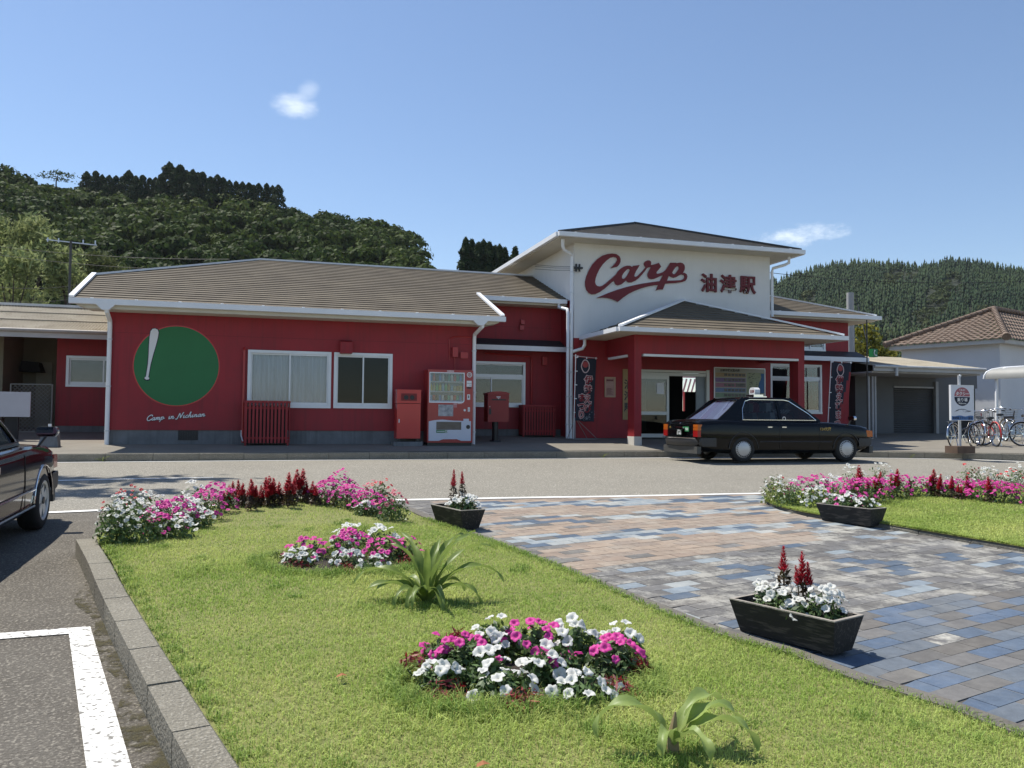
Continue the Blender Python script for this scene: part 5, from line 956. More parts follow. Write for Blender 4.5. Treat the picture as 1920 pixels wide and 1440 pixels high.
def make_car(name, label, loc, rz, paint, taxi):
    t = thing(name, label, 'car', loc, rz)
    S = [(-1.13, .74, .42, .80), (-1.10, .79, .33, .90), (-1.02, .815, .27, .945), (-.7, .835, .23, .965), (-.35, .845, .20, .965), (.2, .848, .19, .945), (.9, .848, .19, .935), (1.6, .848, .19, .93), (2.1, .848, .19, .93), (2.35, .845, .19, .925), (2.8, .838, .20, .895), (3.2, .825, .22, .855), (3.42, .80, .26, .815), (3.54, .765, .33, .74), (3.57, .73, .40, .66)]
    m = MB(); n = None
    for x, w_, zb, zt in S:
        half = [(0, zb), (.80 * w_, zb), (.94 * w_, zb + .05), (.985 * w_, zb + .14), (w_, (zb + zt) / 2), (w_ * .995, zt - .13), (w_ * .975, zt - .05), (w_ * .92, zt - .01), (w_ * .5, zt + .012), (0, zt + .016)]
        ring_ = [(x, y, z) for y, z in half] + [(x, -y, z) for y, z in reversed(half[1:-1])]; n = len(ring_); m.v += ring_
    for i in range(len(S) - 1):
        for k in range(n): m.f.append((i * n + k, i * n + (k + 1) % n, (i + 1) * n + (k + 1) % n, (i + 1) * n + k))
    m.f += [tuple(range(n)), tuple(reversed(range((len(S) - 1) * n, len(S) * n)))]
    body = obj('body', m, paint, t, smooth=40)
    cu = MB()
    for ax in (0, 2.785):
        for s in (1, -1): cu.lathe([(0, 0), (.37, 0), (.37, .5), (0, .5)], (ax, s * .55, .30), (0, s, 0), 36)
    co = obj('cutter', cu, TRIMG); md = body.modifiers.new('b', 'BOOLEAN'); md.operation = 'DIFFERENCE'; md.object = co; md.solver = 'EXACT'
    dg = bpy.context.evaluated_depsgraph_get(); dg.update(); me = bpy.data.meshes.new_from_object(body.evaluated_get(dg)); body.modifiers.clear(); body.data = me; bpy.data.objects.remove(co)
    me.polygons.foreach_set('use_smooth', [True] * len(me.polygons)); me.set_sharp_from_angle(angle=math.radians(38))
    # greenhouse
    zb, zt = .93, 1.475; yb, ytp = .775, .61
    Y = lambda z: yb + (ytp - yb) * (z - zb) / (zt - zb)
    out_ = [(-.62, zb), (2.12, zb), (1.88, 1.10), (1.36, zt), (.18, zt), (-.02, 1.42)]
    win = [(.02, zb + .035), (1.98, zb + .035), (1.80, 1.12), (1.33, 1.405), (1.2, 1.43), (.30, 1.43), (.16, 1.39), (.06, 1.22)] if taxi else [(-.1, zb + .035), (1.98, zb + .035), (1.80, 1.12), (1.33, 1.405), (1.2, 1.43), (.30, 1.43), (.1, 1.35), (-.03, 1.15)]
    fr = MB(); ch = MB()
    for s in (-1, 1):
        fr.fill(out_, [win], lambda a, b, s=s: (a, s * Y(b), b), (0, -s * .03, 0))
        for a, b in zip(win, win[1:] + win[:1]): ch.bar((a[0], s * (Y(a[1]) + .004), a[1]), (b[0], s * (Y(b[1]) + .004), b[1]), .012, .018, up=(0, 1, 0))
        obj('side_window', MB().fill(win, [], lambda a, b, s=s: (a, s * (Y(b) - .012), b)), CARG, t, fixn=False)
        fr.bar((1.02, s * (Y(zb) - .012), zb + .02), (1.02, s * (Y(1.43) - .012), 1.44), .07, .022, up=(0, 1, 0))
        for q0, q1 in (((-.6, zb), (.14, zt - .015)), ((2.1, zb), (1.375, zt - .015))): fr.bar((q0[0], s * (yb - .03), q0[1]), (q1[0], s * (ytp - .03), q1[1]), .07, .035, up=(0, 1, 0))
    for (x0_, z0_), (x1_, z1_), nm in (((-.60, .955), (.06, 1.425), 'rear_window'), ((2.1, .95), (1.40, 1.44), 'windscreen')):
        def WS(a, b): f_ = b; y = (yb - .05) + (ytp - yb) * f_; return (x0_ + (x1_ - x0_) * f_ + (.05 if x0_ < 0 else -.0) * 0 - math.copysign(.05, x0_ * -1) * 0, a * y, z0_ + (z1_ - z0_) * f_)
        gm = MB(); nn = 10
        for i in range(nn + 1):
            a = -1 + 2 * i / nn; bow = .07 * (1 - a * a) * (-1 if x0_ < 0 else 1)
            for f_ in (0, 1): p = WS(a, f_); gm.v.append((p[0] + bow, p[1], p[2]))
            if i: gm.f.append((2 * i - 2, 2 * i, 2 * i + 1, 2 * i - 1))
        obj(nm, gm, REARG if x0_ < 0 else CARG, t, smooth=80, fixn=False)
        ed = MB(); ed.tube([gm.v[2 * i] for i in range(nn + 1)], .016, 6); ed.tube([gm.v[2 * i + 1] for i in range(nn + 1)], .02, 6); fr.v, fr.f = fr.v, fr.f; fr.add(ed.v, ed.f)
        if x0_ < 0 and taxi:
            cm = MB(); nn = 60
            for i in range(nn + 1):
                a = -.93 + 1.86 * i / nn; p, q = WS(a, .04), WS(a, .97); w_ = .02 * math.sin(i * 1.2) + .05; bow = -.06 * (1 - a * a)
                cm.v += [(p[0] + w_ + bow, p[1], p[2]), (q[0] + w_ + bow, q[1], q[2] - .02)]
                if i: cm.f.append((2 * i - 2, 2 * i, 2 * i + 1, 2 * i - 1))
            obj('rear_curtain', cm, mat('lace_curtain', (.13, .155, .26), .8, .1), t, smooth=80, fixn=False)
    obj('pillar', fr, paint, t); obj('window_trim', ch, CHROME, t)
    rf = MB(); nx, ny = 9, 9
    for i in range(nx):
        for j in range(ny):
            a, b = i / (nx - 1), -1 + 2 * j / (ny - 1); x = .02 + 1.40 * a; y = b * (ytp + .012); z = zt - .02 + .05 * (1 - abs(b) ** 3) * (1 - (2 * a - 1) ** 4 * .8) - (.03 if abs(b) == 1 else 0); rf.v.append((x, y, z))
    for i in range(nx - 1):
        for j in range(ny - 1): rf.f.append((i * ny + j, (i + 1) * ny + j, (i + 1) * ny + j + 1, i * ny + j + 1))
    obj('roof', rf, paint, t, smooth=60)
    # cabin
    for x, y, w_, nm in ((1.05, -.36, .5, 'seat'), (1.05, .36, .5, 'seat'), (.05, 0, 1.25, 'rear_seat')):
        s = MB().box(x - .05, x + .5, y - w_ / 2, y + w_ / 2, .45, .62); s.prism([(x - .12, y - w_ / 2, .6), (x + .05, y - w_ / 2, .6), (x - .08, y - w_ / 2, 1.14), (x - .2, y - w_ / 2, 1.14)], (0, w_, 0))
        if nm == 'seat': s.box(x - .22, x - .1, y - .14, y + .14, 1.16, 1.36); s.box(x - .17, x - .15, y - .08, y - .06, 1.12, 1.18); s.box(x - .17, x - .15, y + .06, y + .08, 1.12, 1.18)
        obj(nm, s, SEATW if taxi else DASH, t)
    obj('dashboard', MB().prism([(1.62, -.7, .6), (2.1, -.7, .6), (2.1, -.7, .95), (1.75, -.7, .98), (1.62, -.7, .9)], (0, 1.4, 0)), DASH, t)
    obj('steering_wheel', MB().tube([(1.52 + .07 * math.sin(a / 16 * 2 * math.pi), -.36 + .18 * math.cos(a / 16 * 2 * math.pi), .98 + .16 * math.sin(a / 16 * 2 * math.pi)) for a in range(16)], .014, 6, closed=True), DASH, t)
    # wheels
    for ax in (0, 2.785):
        for s in (-1, 1):
            o_ = (ax, s * .835, .305); tb = MB().lathe([(.20, .0), (.215, .015), (.262, .012), (.293, -.008), (.305, -.04), (.305, -.15), (.28, -.185), (.2, -.185)], o_, (0, s, 0), 40); w_ = obj('wheel', tb, RUBBER, t, smooth=40)
            if taxi:
                hb = MB().lathe([(0, .03), (.05, .03), (.07, .026), (.14, .02), (.188, .004), (.205, -.002), (.213, .008), (.217, 0), (.2, -.03), (0, -.03)], o_, (0, s, 0), 40); obj('hubcap', hb, HUB, w_, smooth=35)
                sl_ = MB()
                for k in range(24):
                    a = k / 24 * 2 * math.pi; c = Vector((math.cos(a), 0, math.sin(a))); p = Vector((ax, s * .8535, .305)); sl_.bar(p + c * .155, p + c * .19 - Vector((0, s * .006, 0)), .018, .008, up=(0, 1, 0))
                obj('hub_slots', sl_, BLACK, w_)
            else:
                hb = MB().lathe([(.175, -.06), (.178, .0), (.2, .012), (.216, .008), (.216, -.03)], o_, (0, s, 0), 40); hb.lathe([(0, .0), (.055, .0), (.06, -.02), (.06, -.06), (0, -.06)], o_, (0, s, 0), 20)
                for k in range(5):
                    a = k / 5 * 2 * math.pi + .35; c = Vector((math.cos(a), 0, math.sin(a))); e = Vector((-math.sin(a), 0, math.cos(a))); p = Vector((ax, s * .832, .305)); q = [p + c * .03 - e * .04, p + c * .03 + e * .04, p + c * .182 + e * .062, p + c * .182 - e * .062]; hb.prism(q, (0, -s * .035, 0))
                obj('rim', hb, mat('alloy', (.62, .61, .58), .4, .05, 3, metal=.3), w_, smooth=35); obj('brake_disc', MB().lathe([(0, -.08), (.17, -.08), (.17, -.1), (0, -.1)], o_, (0, s, 0), 24), DASH, w_); obj('centre_cap', MB().lathe([(0, .012), (.035, .012), (.04, 0), (0, 0)], o_, (0, s, 0), 16), BLACK, w_)
    # bumpers, lamps and trim
    def bump(x0_, sgn, nm):
        b = MB(); prof = [(-.06, .36), (0, .37), (.035, .42), (.04, .50), (.02, .55), (-.06, .555)]; ys = [-.86, -.84, -.6, 0, .6, .84, .86]; n_ = len(prof)
        for y in ys:
            inn = .16 * max(0, (abs(y) - .5) / .36) ** 2 + (.25 if abs(y) > .85 else 0)
            b.v += [(x0_ + sgn * (px_ - inn), y * (.985), pz) for px_, pz in prof]
        for i in range(len(ys) - 1):
            for k in range(n_): b.f.append((i * n_ + k, i * n_ + (k + 1) % n_, (i + 1) * n_ + (k + 1) % n_, (i + 1) * n_ + k))
        b.f += [tuple(range(n_)), tuple(range((len(ys) - 1) * n_, len(ys) * n_))]
        o = obj(nm, b, TRIMG, t, smooth=45); m2 = MB().box(min(x0_ - sgn * .12, x0_ - sgn * .02), max(x0_ - sgn * .12, x0_ - sgn * .02), -.78, .78, .2, .36); obj('apron', m2, mat('apron_grey', (.07, .07, .065), .6), o)
        obj('bumper_strip', MB().tube([(x0_ + sgn * .022, -.74, .545), (x0_ + sgn * .045, 0, .548), (x0_ + sgn * .022, .74, .545)], .008, 6), CHROME, o)
    bump(-1.17, -1, 'rear_bumper'); bump(3.6, 1, 'front_bumper')
    for s in (-1, 1):
        y0, y1 = sorted((s * .60, s * .80))
        obj('tail_lamp', MB().box(-1.145, -1.02, y0, y1, .575, .70).box(-1.139, -1.02, y0 + .003, y1 - .003, .70, .72), TAILR, t); obj('tail_lamp', MB().box(-1.143, -1.02, y0, y1, .72, .77).box(-1.137, -1.02, y0 + .004, y1 - .004, .77, .785).box(-1.141, -1.02, y0, y1, .785, .85), AMBER, t)
        y0, y1 = sorted((s * .36, s * .70)); obj('headlamp', MB().box(3.5, 3.585, y0, y1, .58, .72), LENS, t); y0, y1 = sorted((s * .71, s * .80)); obj('corner_lamp', MB().prism([(3.38, y0, .585), (3.565, y0, .585), (3.55, y0, .73), (3.38, y0, .74)], (0, y1 - y0 + .006, 0)), AMBER if taxi else TAILR, t)
        obj('door_handle', MB().box(.62, .74, s * .852 - .01, s * .852 + .01, .79, .815).box(1.62 - .62, 1.74 - .62, s * .852 - .01, s * .852 + .01, .79, .815) if taxi else MB().box(1.02, 1.16, s * .85 - .012, s * .85 + .012, .74, .80), CHROME, t)
        sm = MB().tube([(.42, s * .853, .47), (2.36, s * .853, .47)], .012, 6); obj('side_strip', sm, TRIMG if taxi else CHROME, t); sm = MB()
        for ax in (0, 2.785): sm.tube([(ax + .378 * math.cos(a), s * (.846 if ax == 0 else .842), .30 + .378 * math.sin(a)) for a in np.linspace(.05, math.pi - .05, 16)], .009, 6)
        obj('arch_trim', sm, TRIMG if taxi else CHROME, t); sm = MB()
        for x in (.95, 2.02): sm.tube([(x, s * .849, .3), (x, s * .8505, .6), (x, s * .845, .82), (x, s * .80, .915)], .004, 4)
        obj('door_seam', sm, DASH, t)
        if not taxi: obj('sill_strip', MB().tube([(.4, s * .845, .30), (2.38, s * .845, .30)], .014, 6), CHROME, t)
        mx_, my_ = (2.95, s * .80) if taxi else (2.93, s * .80); k = MB().tube([(mx_ - .06, my_ - s * .04, .87), (mx_ - .02, my_ + s * .02, .97)], .014, 6); mo = obj('fender_mirror', k, BLACK, t); k = MB()
        rr_ = [(.115 * math.cos(a) * (1 if abs(math.cos(a)) < .7 else .95), .062 * max(-.85, min(.85, math.sin(a) * 1.25))) for a in np.linspace(0, 2 * math.pi, 24, endpoint=False)]
        k.prism([(mx_ - .03, my_ + s * .03 + a, 1.02 + b) for a, b in rr_], (.07, 0, 0)); obj('mirror_shell', k, CHROME, mo); obj('mirror_glass', MB().fill([(a * .88, b * .84) for a, b in rr_], [], lambda a, b: (mx_ - .033, my_ + s * .03 + a, 1.02 + b)), mat('mirror_face', (.8, .82, .84), .02, 0, metal=1.0), mo, fixn=False)
    obj('number_plate', MB().box(-1.222, -1.205, -.21, .0, .60, .735) if taxi else MB().box(-1.16, -1.14, -.16, .16, .6, .76), mat('plate_dark_green', (.01, .035, .02), .5), t)
    if taxi:
        pl = lambda s_, sz, y, z, m_, b=.003: obj('lettering', text_mb(s_, sz, b).xf(basis((-1.226, y, z), (0, -1, 0), (0, 0, 1))), m_, t)
        pl('21-63', .085, -.105, .622, WHITEP); pl('宮崎500', .04, -.105, .695, WHITEP, .001); obj('plate_lamp', MB().box(-1.21, -1.13, -.25, .08, .765, .80), CHROME, t); obj('green_card', MB().box(-1.165, -1.155, -.44, -.26, .69, .80), mat('card_green', (.03, .24, .08), .5), t)
        obj('card_print', MB().box(-1.168, -1.166, -.42, -.28, .755, .77).box(-1.168, -1.166, -.42, -.30, .72, .735), WHITEP, t); obj('lettering', text_mb('124', .055, .001).xf(basis((-1.15, .46, .765), (0, -1, 0), (0, 0, 1))), mat('gold_print', (.45, .3, .06), .4), t); obj('trunk_badge', MB().box(-1.12, -1.10, -.5, -.36, .865, .875).lathe([(.012, 0), (.024, 0), (.024, .012), (.012, .012)], (-1.13, 0, .87), (-1, 0, 0), 12), CHROME, t)
        obj('lettering', text_mb('124光陽', .085, .0015, spacing=1.1).xf(basis((2.18, -.858, .735), (1, 0, 0), (0, 0, 1))), bpy.data.materials['gold_print'], t); obj('door_badge', MB().lathe([(.03, 0), (.045, 0), (.045, .004), (.03, .004)], (1.12, -.765, 1.0), (0, -1, 0), 18), WHITEP, t)
        rs = MB(); pr_ = [(.0, 0), (.2, 0), (.22, .03), (.215, .1), (.17, .155), (.11, .17), (.0, .17)]
        def rsx(o, k=1.0): return [(.85 + o, y, 1.565 + z) for y, z in [(-.11, 0), (.11, 0), (.122, .05), (.115, .12), (.07, .165), (0, .172), (-.07, .165), (-.115, .12), (-.122, .05)]]
        rs.prism(rsx(-.07), (.14, 0, 0)); ro_ = obj('roof_lamp', rs, mat('lamp_white', (.8, .8, .78), .3, .03), t); obj('lamp_base', MB().box(.72, .98, -.16, .16, 1.505, 1.565).box(1.0, 1.15, -.05, .05, 1.505, 1.53), CHROME, ro_); obj('lamp_mark', text_mb('日南', .085, .002).xf(basis((.776, 0, 1.61), (0, -1, 0), (0, 0, 1))), SIGNRED, ro_)
        obj('aerial', MB().tube([(1.0, -.05, 1.52), (.95, -.05, 1.75)], .004, 5), BLACK, t)
    return t
make_car('taxi', 'black taxi saloon with a white roof lamp standing in front of the station porch', (10.40, 17.23, .005), math.radians(.6), CARBLK, True)
lc = make_car('parked_car', 'dark maroon saloon with chrome fender mirrors at the left edge', (-3.02, 7.06, gz(7.06)), math.pi / 2, CARMAR, False); lc.rotation_euler = (0, -math.atan(DROP / VK), math.pi / 2)
# ================================================================ bicycles
def bicycle(name, label, loc, rz, fm, tilt=.06, group='bicycles under the cycle shelter', basket=True):
    t = thing(name, label, 'bicycle', loc, rz, group); t.rotation_euler = (tilt, 0, rz); R = .33
    for x in (0, 1.06):
        w_ = obj('wheel', MB().tube([(x + R * math.cos(a), 0, R + R * math.sin(a)) for a in np.linspace(0, 2 * math.pi, 40, endpoint=False)], .018, 6, closed=True), RUBBER, t, smooth=60)
        obj('rim', MB().tube([(x + .305 * math.cos(a), 0, R + .305 * math.sin(a)) for a in np.linspace(0, 2 * math.pi, 40, endpoint=False)], .012, 6, closed=True), CHROME, w_, smooth=60); s = MB().cyl((x, -.05, R), (x, .05, R), .025, 10)
        for k in range(18): a = k / 18 * 2 * math.pi; s.tube([(x + .02 * math.cos(a + 1.2), .03 * (-1) ** k, R + .02 * math.sin(a + 1.2)), (x + .3 * math.cos(a), 0, R + .3 * math.sin(a))], .0022, 3, caps=False)
        obj('spokes', s, CHROME, w_)
        obj('mudguard', MB().tube([(x + .362 * math.cos(a), 0, R + .362 * math.sin(a)) for a in (np.linspace(.5, 3.3, 18) if x == 0 else np.linspace(-.2, 2.2, 16))], .02, 6), CHROME if fm is not REDB else fm, t, smooth=60)
    f = MB().tube([(0, 0, R), (.43, 0, .28), (.36, 0, .72)], .015, 8); f.tube([(0, 0, R), (.37, 0, .66)], .012, 8); f.tube([(.43, 0, .28), (.62, 0, .42), (.86, 0, .70)], .019, 8); f.tube([(.39, 0, .5), (.66, 0, .55), (.88, 0, .62)], .015, 8); f.tube([(1.06, 0, R), (.93, 0, .55), (.86, 0, .80), (.83, 0, .95)], .016, 8); obj('frame', f, fm, t, smooth=60)
    h = MB().tube([(.62, -.28, .98), (.74, -.24, 1.03), (.84, -.08, 1.0), (.84, .08, 1.0), (.74, .24, 1.03), (.62, .28, .98)], .011, 8); ho = obj('handlebar', h, CHROME, t, smooth=60); obj('grip', MB().tube([(.55, -.29, .97), (.64, -.275, .985)], .017, 8).tube([(.55, .29, .97), (.64, .275, .985)], .017, 8), BLACK, ho)
    s = MB(); 
    for x, w_, z in ((.22, .10, .80), (.27, .11, .815), (.36, .07, .81), (.46, .025, .80)): s.v += [(x, -w_, z - .02), (x, -w_ * .8, z + .02), (x, 0, z + .03), (x, w_ * .8, z + .02), (x, w_, z - .02), (x, 0, z - .045)]
    for i in range(3):
        for k in range(6): s.f.append((i * 6 + k, i * 6 + (k + 1) % 6, i * 6 + 6 + (k + 1) % 6, i * 6 + 6 + k))
    s.f += [tuple(range(6)), tuple(range(18, 24))]; obj('saddle', s, BLACK, t, smooth=50)
    obj('pedal_crank', MB().lathe([(.06, 0), (.085, 0), (.085, .006), (.06, .006)], (.43, -.04, .28), (0, -1, 0), 20).tube([(.43, -.05, .28), (.52, -.06, .14)], .009, 6).box(.49, .56, -.14, -.06, .125, .145).tube([(.43, .05, .28), (.34, .06, .42)], .009, 6).box(.3, .37, .06, .14, .41, .43), CHROME, t)
    obj('kickstand', MB().tube([(0, .06, .3), (-.05, .12, .02), (-.05, -.12, .02), (0, -.06, .3)], .01, 6), CHROME, t); obj('carrier', MB().tube([(.25, -.06, .73), (-.2, -.06, .74), (-.2, .06, .74), (.25, .06, .73)], .008, 6).tube([(-.15, -.06, .74), (0, -.05, .35)], .006, 5).tube([(-.15, .06, .74), (0, .05, .35)], .006, 5), CHROME, t)
    if basket:
        b = MB()
        for k in range(5):
            z = .72 + k * .06; e = .14 + k * .012
            b.tube([(.92, -e, z), (1.12 + k * .02, -e, z), (1.12 + k * .02, e, z), (.92, e, z)], .004, 4, closed=True)
        for y in np.linspace(-.13, .13, 7): b.tube([(.93, y, .72), (1.12, y, .72), (1.20, y * 1.3, .96)], .0035, 4, caps=False)
        for x in np.linspace(.95, 1.1, 4):
            for s in (-1, 1): b.tube([(x, s * .14, .72), (x + .02, s * .188, .96)], .0035, 4, caps=False)
        obj('basket', b, mat('basket_grey', (.3, .31, .32), .4, metal=.5), t)
    return t
BKF = mat('bicycle_black', (.02, .02, .022), .3, coat=.5); SILV = mat('bicycle_silver', (.4, .41, .42), .3, metal=.5)
bp = lambda px, py, v: on_v(px, py, v)
for i, (px, py, v, rz, fm, lb, bk) in enumerate([(1797, 830, 18.5, .30, BKF, 'black bicycle just behind the taxi rank sign, its front wheel to the right', False), (1836, 830, 19.0, 1.0, BKF, 'black bicycle with a chrome mudguard, second from the rank sign', True), (1862, 832, 18.6, 1.15, REDB, 'bicycle with a bright red mudguard beside the white shelter post', True), (1903, 831, 18.4, 2.7, SILV, 'silver bicycle with a front basket near the right edge', True), (1880, 828, 20.0, 1.1, SILV, 'bicycle half hidden behind the red one under the shelter', False), (1925, 830, 19.2, 1.3, BKF, 'dark bicycle cut off by the right picture edge', True)]):
    p = on_v(px, py, v); d = (-math.cos(rz) * .2, -math.sin(rz) * .2)
    bicycle('bicycle', lb, (p.x + d[0], v + d[1], swz(v + d[1], p.x + d[0])), rz, fm, .05 if i % 2 else -.05, basket=bk)
# ================================================================ garden
LK = [(.75, .2), (.45, 1.4), (.18, 2.5), (-.03, 3.24), (-.24, 3.99), (-.40, 4.56), (-.56, 5.15), (-.87, 6.30), (-1.17, 7.48), (-1.40, 8.3), (-1.42, 8.75), (-1.3, 9.35), (-.95, 10.0), (-.4, 10.5), (.3, 10.8), (1.0, 10.95), (1.55, 10.9)]   # inner edge of the left kerb
RE = [(3.75, .2), (3.55, 1.6), (3.33, 2.85), (3.23, 3.36), (3.07, 3.79), (2.99, 4.24), (2.79, 4.70), (2.60, 5.80), (2.38, 7.1), (2.13, 8.4), (1.95, 9.2), (1.84, 9.9), (1.76, 10.4), (1.6, 10.9)]
LKs = spline([(a, b, 0) for a, b in LK], 5); REs = spline([(a, b, 0) for a, b in RE], 5)
def ul(v): return float(np.interp(v, [p.y for p in LKs], [p.x for p in LKs]))
def ur(v): return float(np.interp(v, [p.y for p in REs], [p.x for p in REs]))
def lawn_z(u, v):
    a, b = ul(v), ur(v); t = min(1, max(0, (u - a) / max(.05, b - a)))
    return gz(v) + (.125 + .025 * max(0, min(1, (v - 8) / 2)) * 0) * (1 - t) + .045 * t + .035 * math.sin(math.pi * t) + .012 * math.sin(u * 2.1 + v * 1.3)
EARTH = mat('lawn_earth', (.14, .16, .045), .95, .3, 6, .4, 60, col2=(.23, .22, .075))
SOIL = mat('dark_soil', (.03, .022, .016), .95, .3, 12, .8, 60)
rows = []
for v in np.linspace(.2, 10.85, 66): rows.append([(ul(v) + (ur(v) - ul(v)) * t, v, lawn_z(ul(v) + (ur(v) - ul(v)) * t, v)) for t in np.linspace(0, 1, 18)])
struct(sheet('lawn', rows, EARTH))
kerb('kerb', [p for p in LKs if p.y < 8.62][:], .17, -.05, .15, .6, 1, gz, KERB, .014, .024)
kerb('kerb', [p for p in LKs if p.y > 8.55], .12, -.05, .07, .6, 1, gz, KERB, .006, .015)
edge = mat('grey_edging', (.11, .10, .085), .95, .3, 8, .5, 60, col2=(.17, .155, .13))
def strip(name, pts, w, h, m):
    rws = []; pts = [Vector(p) for p in pts]
    for i, p in enumerate(pts):
        d = (pts[min(i + 1, len(pts) - 1)] - pts[max(i - 1, 0)]).normalized(); n = Vector((d.y, -d.x, 0)); q = p + n * w
        rws.append([(p.x - n.x * .03, p.y - n.y * .03, gz(p.y) - .05), (p.x - n.x * .03, p.y - n.y * .03, gz(p.y) + h), (q.x, q.y, gz(q.y) + h), (q.x, q.y, gz(q.y) - .05)])
    return struct(sheet(name, rws, m))
strip('edging', REs, .085, .052, edge)
# right-hand bed
RK = [(8.6, .2), (8.0, 3.2), (7.55, 5.2), (7.30, 6.41), (7.12, 7.18), (6.95, 7.89), (6.66, 8.68), (6.60, 9.1), (6.62, 9.6), (6.85, 10.25), (7.3, 10.75), (8.0, 11.0)]
RKs = spline([(a, b, 0) for a, b in RK], 5)
def ur2(v): return float(np.interp(v, [p.y for p in RKs], [p.x for p in RKs]))
def rl_z(u, v): return gz(v) + .075 + .05 * min(1, max(0, (u - ur2(v)) / 1.5)) + .012 * math.sin(u * 1.9 + v)
rows = []
for v in np.linspace(.2, 11.0, 50): rows.append([(ur2(v) + (19 - ur2(v)) * t ** 1.5, v, rl_z(ur2(v) + (19 - ur2(v)) * t ** 1.5, v)) for t in np.linspace(0, 1, 26)])
struct(sheet('lawn', rows, EARTH))
kerb('kerb', RKs[::-1], .13, -.05, .085, .6, 1, gz, mat('mossy_kerb', (.13, .12, .10), .95, .3, 6, .7, 70, col2=(.2, .185, .15)), .006, .03)
# pavers: one mesh of tiles, colour of each tile stored on it
PAV = attr_mat('paver_clay', .85, .15, .22); JOINT = mat('paver_joint', (.13, .125, .115), .95, .25, 8, .3, 60, col2=(.07, .065, .06))
rows = []
for v in np.linspace(.2, 11.2, 40): a, b = (ur(min(v, 10.9)) + .03), (ur2(min(v, 10.99)) - .0); rows.append([(a + (b - a) * t, v, gz(v) + .03) for t in (0, .25, .5, .75, 1)])
struct(sheet('paving_bed', rows, JOINT))
e1, e2 = Vector((.966, .258, 0)), Vector((-.258, .966, 0)); TV, TF, TC = [], [], []
BL = [(.088, .12, .168), (.10, .13, .175), (.11, .13, .155), (.12, .133, .147), (.08, .115, .172)]; GR = [(.115, .11, .104), (.13, .123, .113), (.14, .135, .13), (.105, .10, .094), (.122, .112, .1)]; OR = [(.265, .205, .155), (.285, .22, .165), (.25, .19, .145), (.275, .22, .17), (.24, .19, .15)]; PLB = [(.23, .265, .285), (.27, .285, .28), (.19, .225, .255)]
def inside(p): return .3 < p.y < 11.12 and ur(min(p.y, 10.9)) + .085 < p.x < ur2(min(p.y, 10.99)) - .005
def fl(x): return x - math.floor(x)
tr_ = random.Random(3)
for j in range(-20, 110):
    for i in range(-40, 60):
        c = e1 * ((i + .5 * (j % 2)) * .292) + e2 * (j * .1455)
        if c.y < .3 or c.y > 11.2 or not (1.4 < c.x < 9): continue
        hw, hd = .1422, .0703
        q = [c + e1 * a + e2 * b for a, b in ((-hw, -hd), (hw, -hd), (hw, hd), (-hw, hd))]
        ins = [inside(p) for p in q]
        if not any(ins): continue
        if not all(ins):
            for k in range(4):                         # cut tiles along the edging
                if not ins[k]:
                    p = q[k]; p.y = min(p.y, 11.12); lo_, hi_ = ur(min(p.y, 10.9)) + .085, ur2(min(p.y, 10.99)) - .005; p.x = min(max(p.x, lo_), hi_)
        if (q[1] - q[0]).length < .02 or (q[3] - q[0]).length < .01: continue
        x, y = c.x, c.y; n1 = math.sin(x * 1.3 + 2.2) * .6 + math.sin(x * .7 - y * .9) * .5
        rr = tr_.random(); al = .25
        if y < 4.9 + .28 * (x - 4) + .35 * n1: co = tr_.choice(BL) if rr < .66 else tr_.choice(GR); al = .08 if rr < .93 else .95
        elif y < 7.15 + .14 * n1 + .30 * (x - 4.6): co = tr_.choice(GR) if rr < .8 else ((.068, .098, .14) if rr < .91 else tr_.choice(PLB)); al = .6 if rr < .8 else .1
        else:
            band = abs(y - 8.15 - .12 * (x - 4)) < .22 + .1 * math.sin(x * 5) or abs(y - 9.35 - .10 * (x - 4)) < .24 + .12 * math.sin(x * 4 + 1) or abs(y - 10.6) < .28 + .1 * math.sin(x * 3)
            if x < 2.5 + .2 * n1: co = tr_.choice(GR); al = .35
            elif band and rr < .8: co = tr_.choice(PLB) if rr < .48 else (.068, .098, .14); al = .5 if rr < .48 else .05
            else: co = tr_.choice(OR) if rr < .9 else tr_.choice(GR); al = .18
            if x > 5.9 + .3 * n1 and y < 8.2: co = tr_.choice(GR) if rr < .7 else tr_.choice(PLB); al = .7
        k = tr_.uniform(.93, 1.07); o = len(TV); dz = tr_.uniform(-.0012, .0012)
        TV += [(p.x, p.y, gz(p.y) + .036 + dz) for p in q] + [(p.x, p.y, gz(p.y) + .027) for p in q]
        TF += [(o, o + 1, o + 2, o + 3), (o, o + 4, o + 5, o + 1), (o + 1, o + 5, o + 6, o + 2), (o + 2, o + 6, o + 7, o + 3), (o + 3, o + 7, o + 4, o)]; TC += [(co[0] * k, co[1] * k, co[2] * k, al)] * 8
        if all(ins):                                   # pale sand in the short joints
            o = len(TV); TV += [(p.x, p.y, gz(p.y) + .0335) for p in (q[1], q[1] + e1 * .0076, q[2] + e1 * .0076, q[2])]; TF.append((o, o + 1, o + 2, o + 3)); sj = tr_.uniform(.2, .42); TC += [(sj, sj * .97, sj * .9, 0)] * 4
po = struct(np_obj('paving', TV, TF, PAV)); at = po.data.attributes.new('tile', 'FLOAT_COLOR', 'POINT'); at.data.foreach_set('color', np.array(TC, np.float32).ravel())
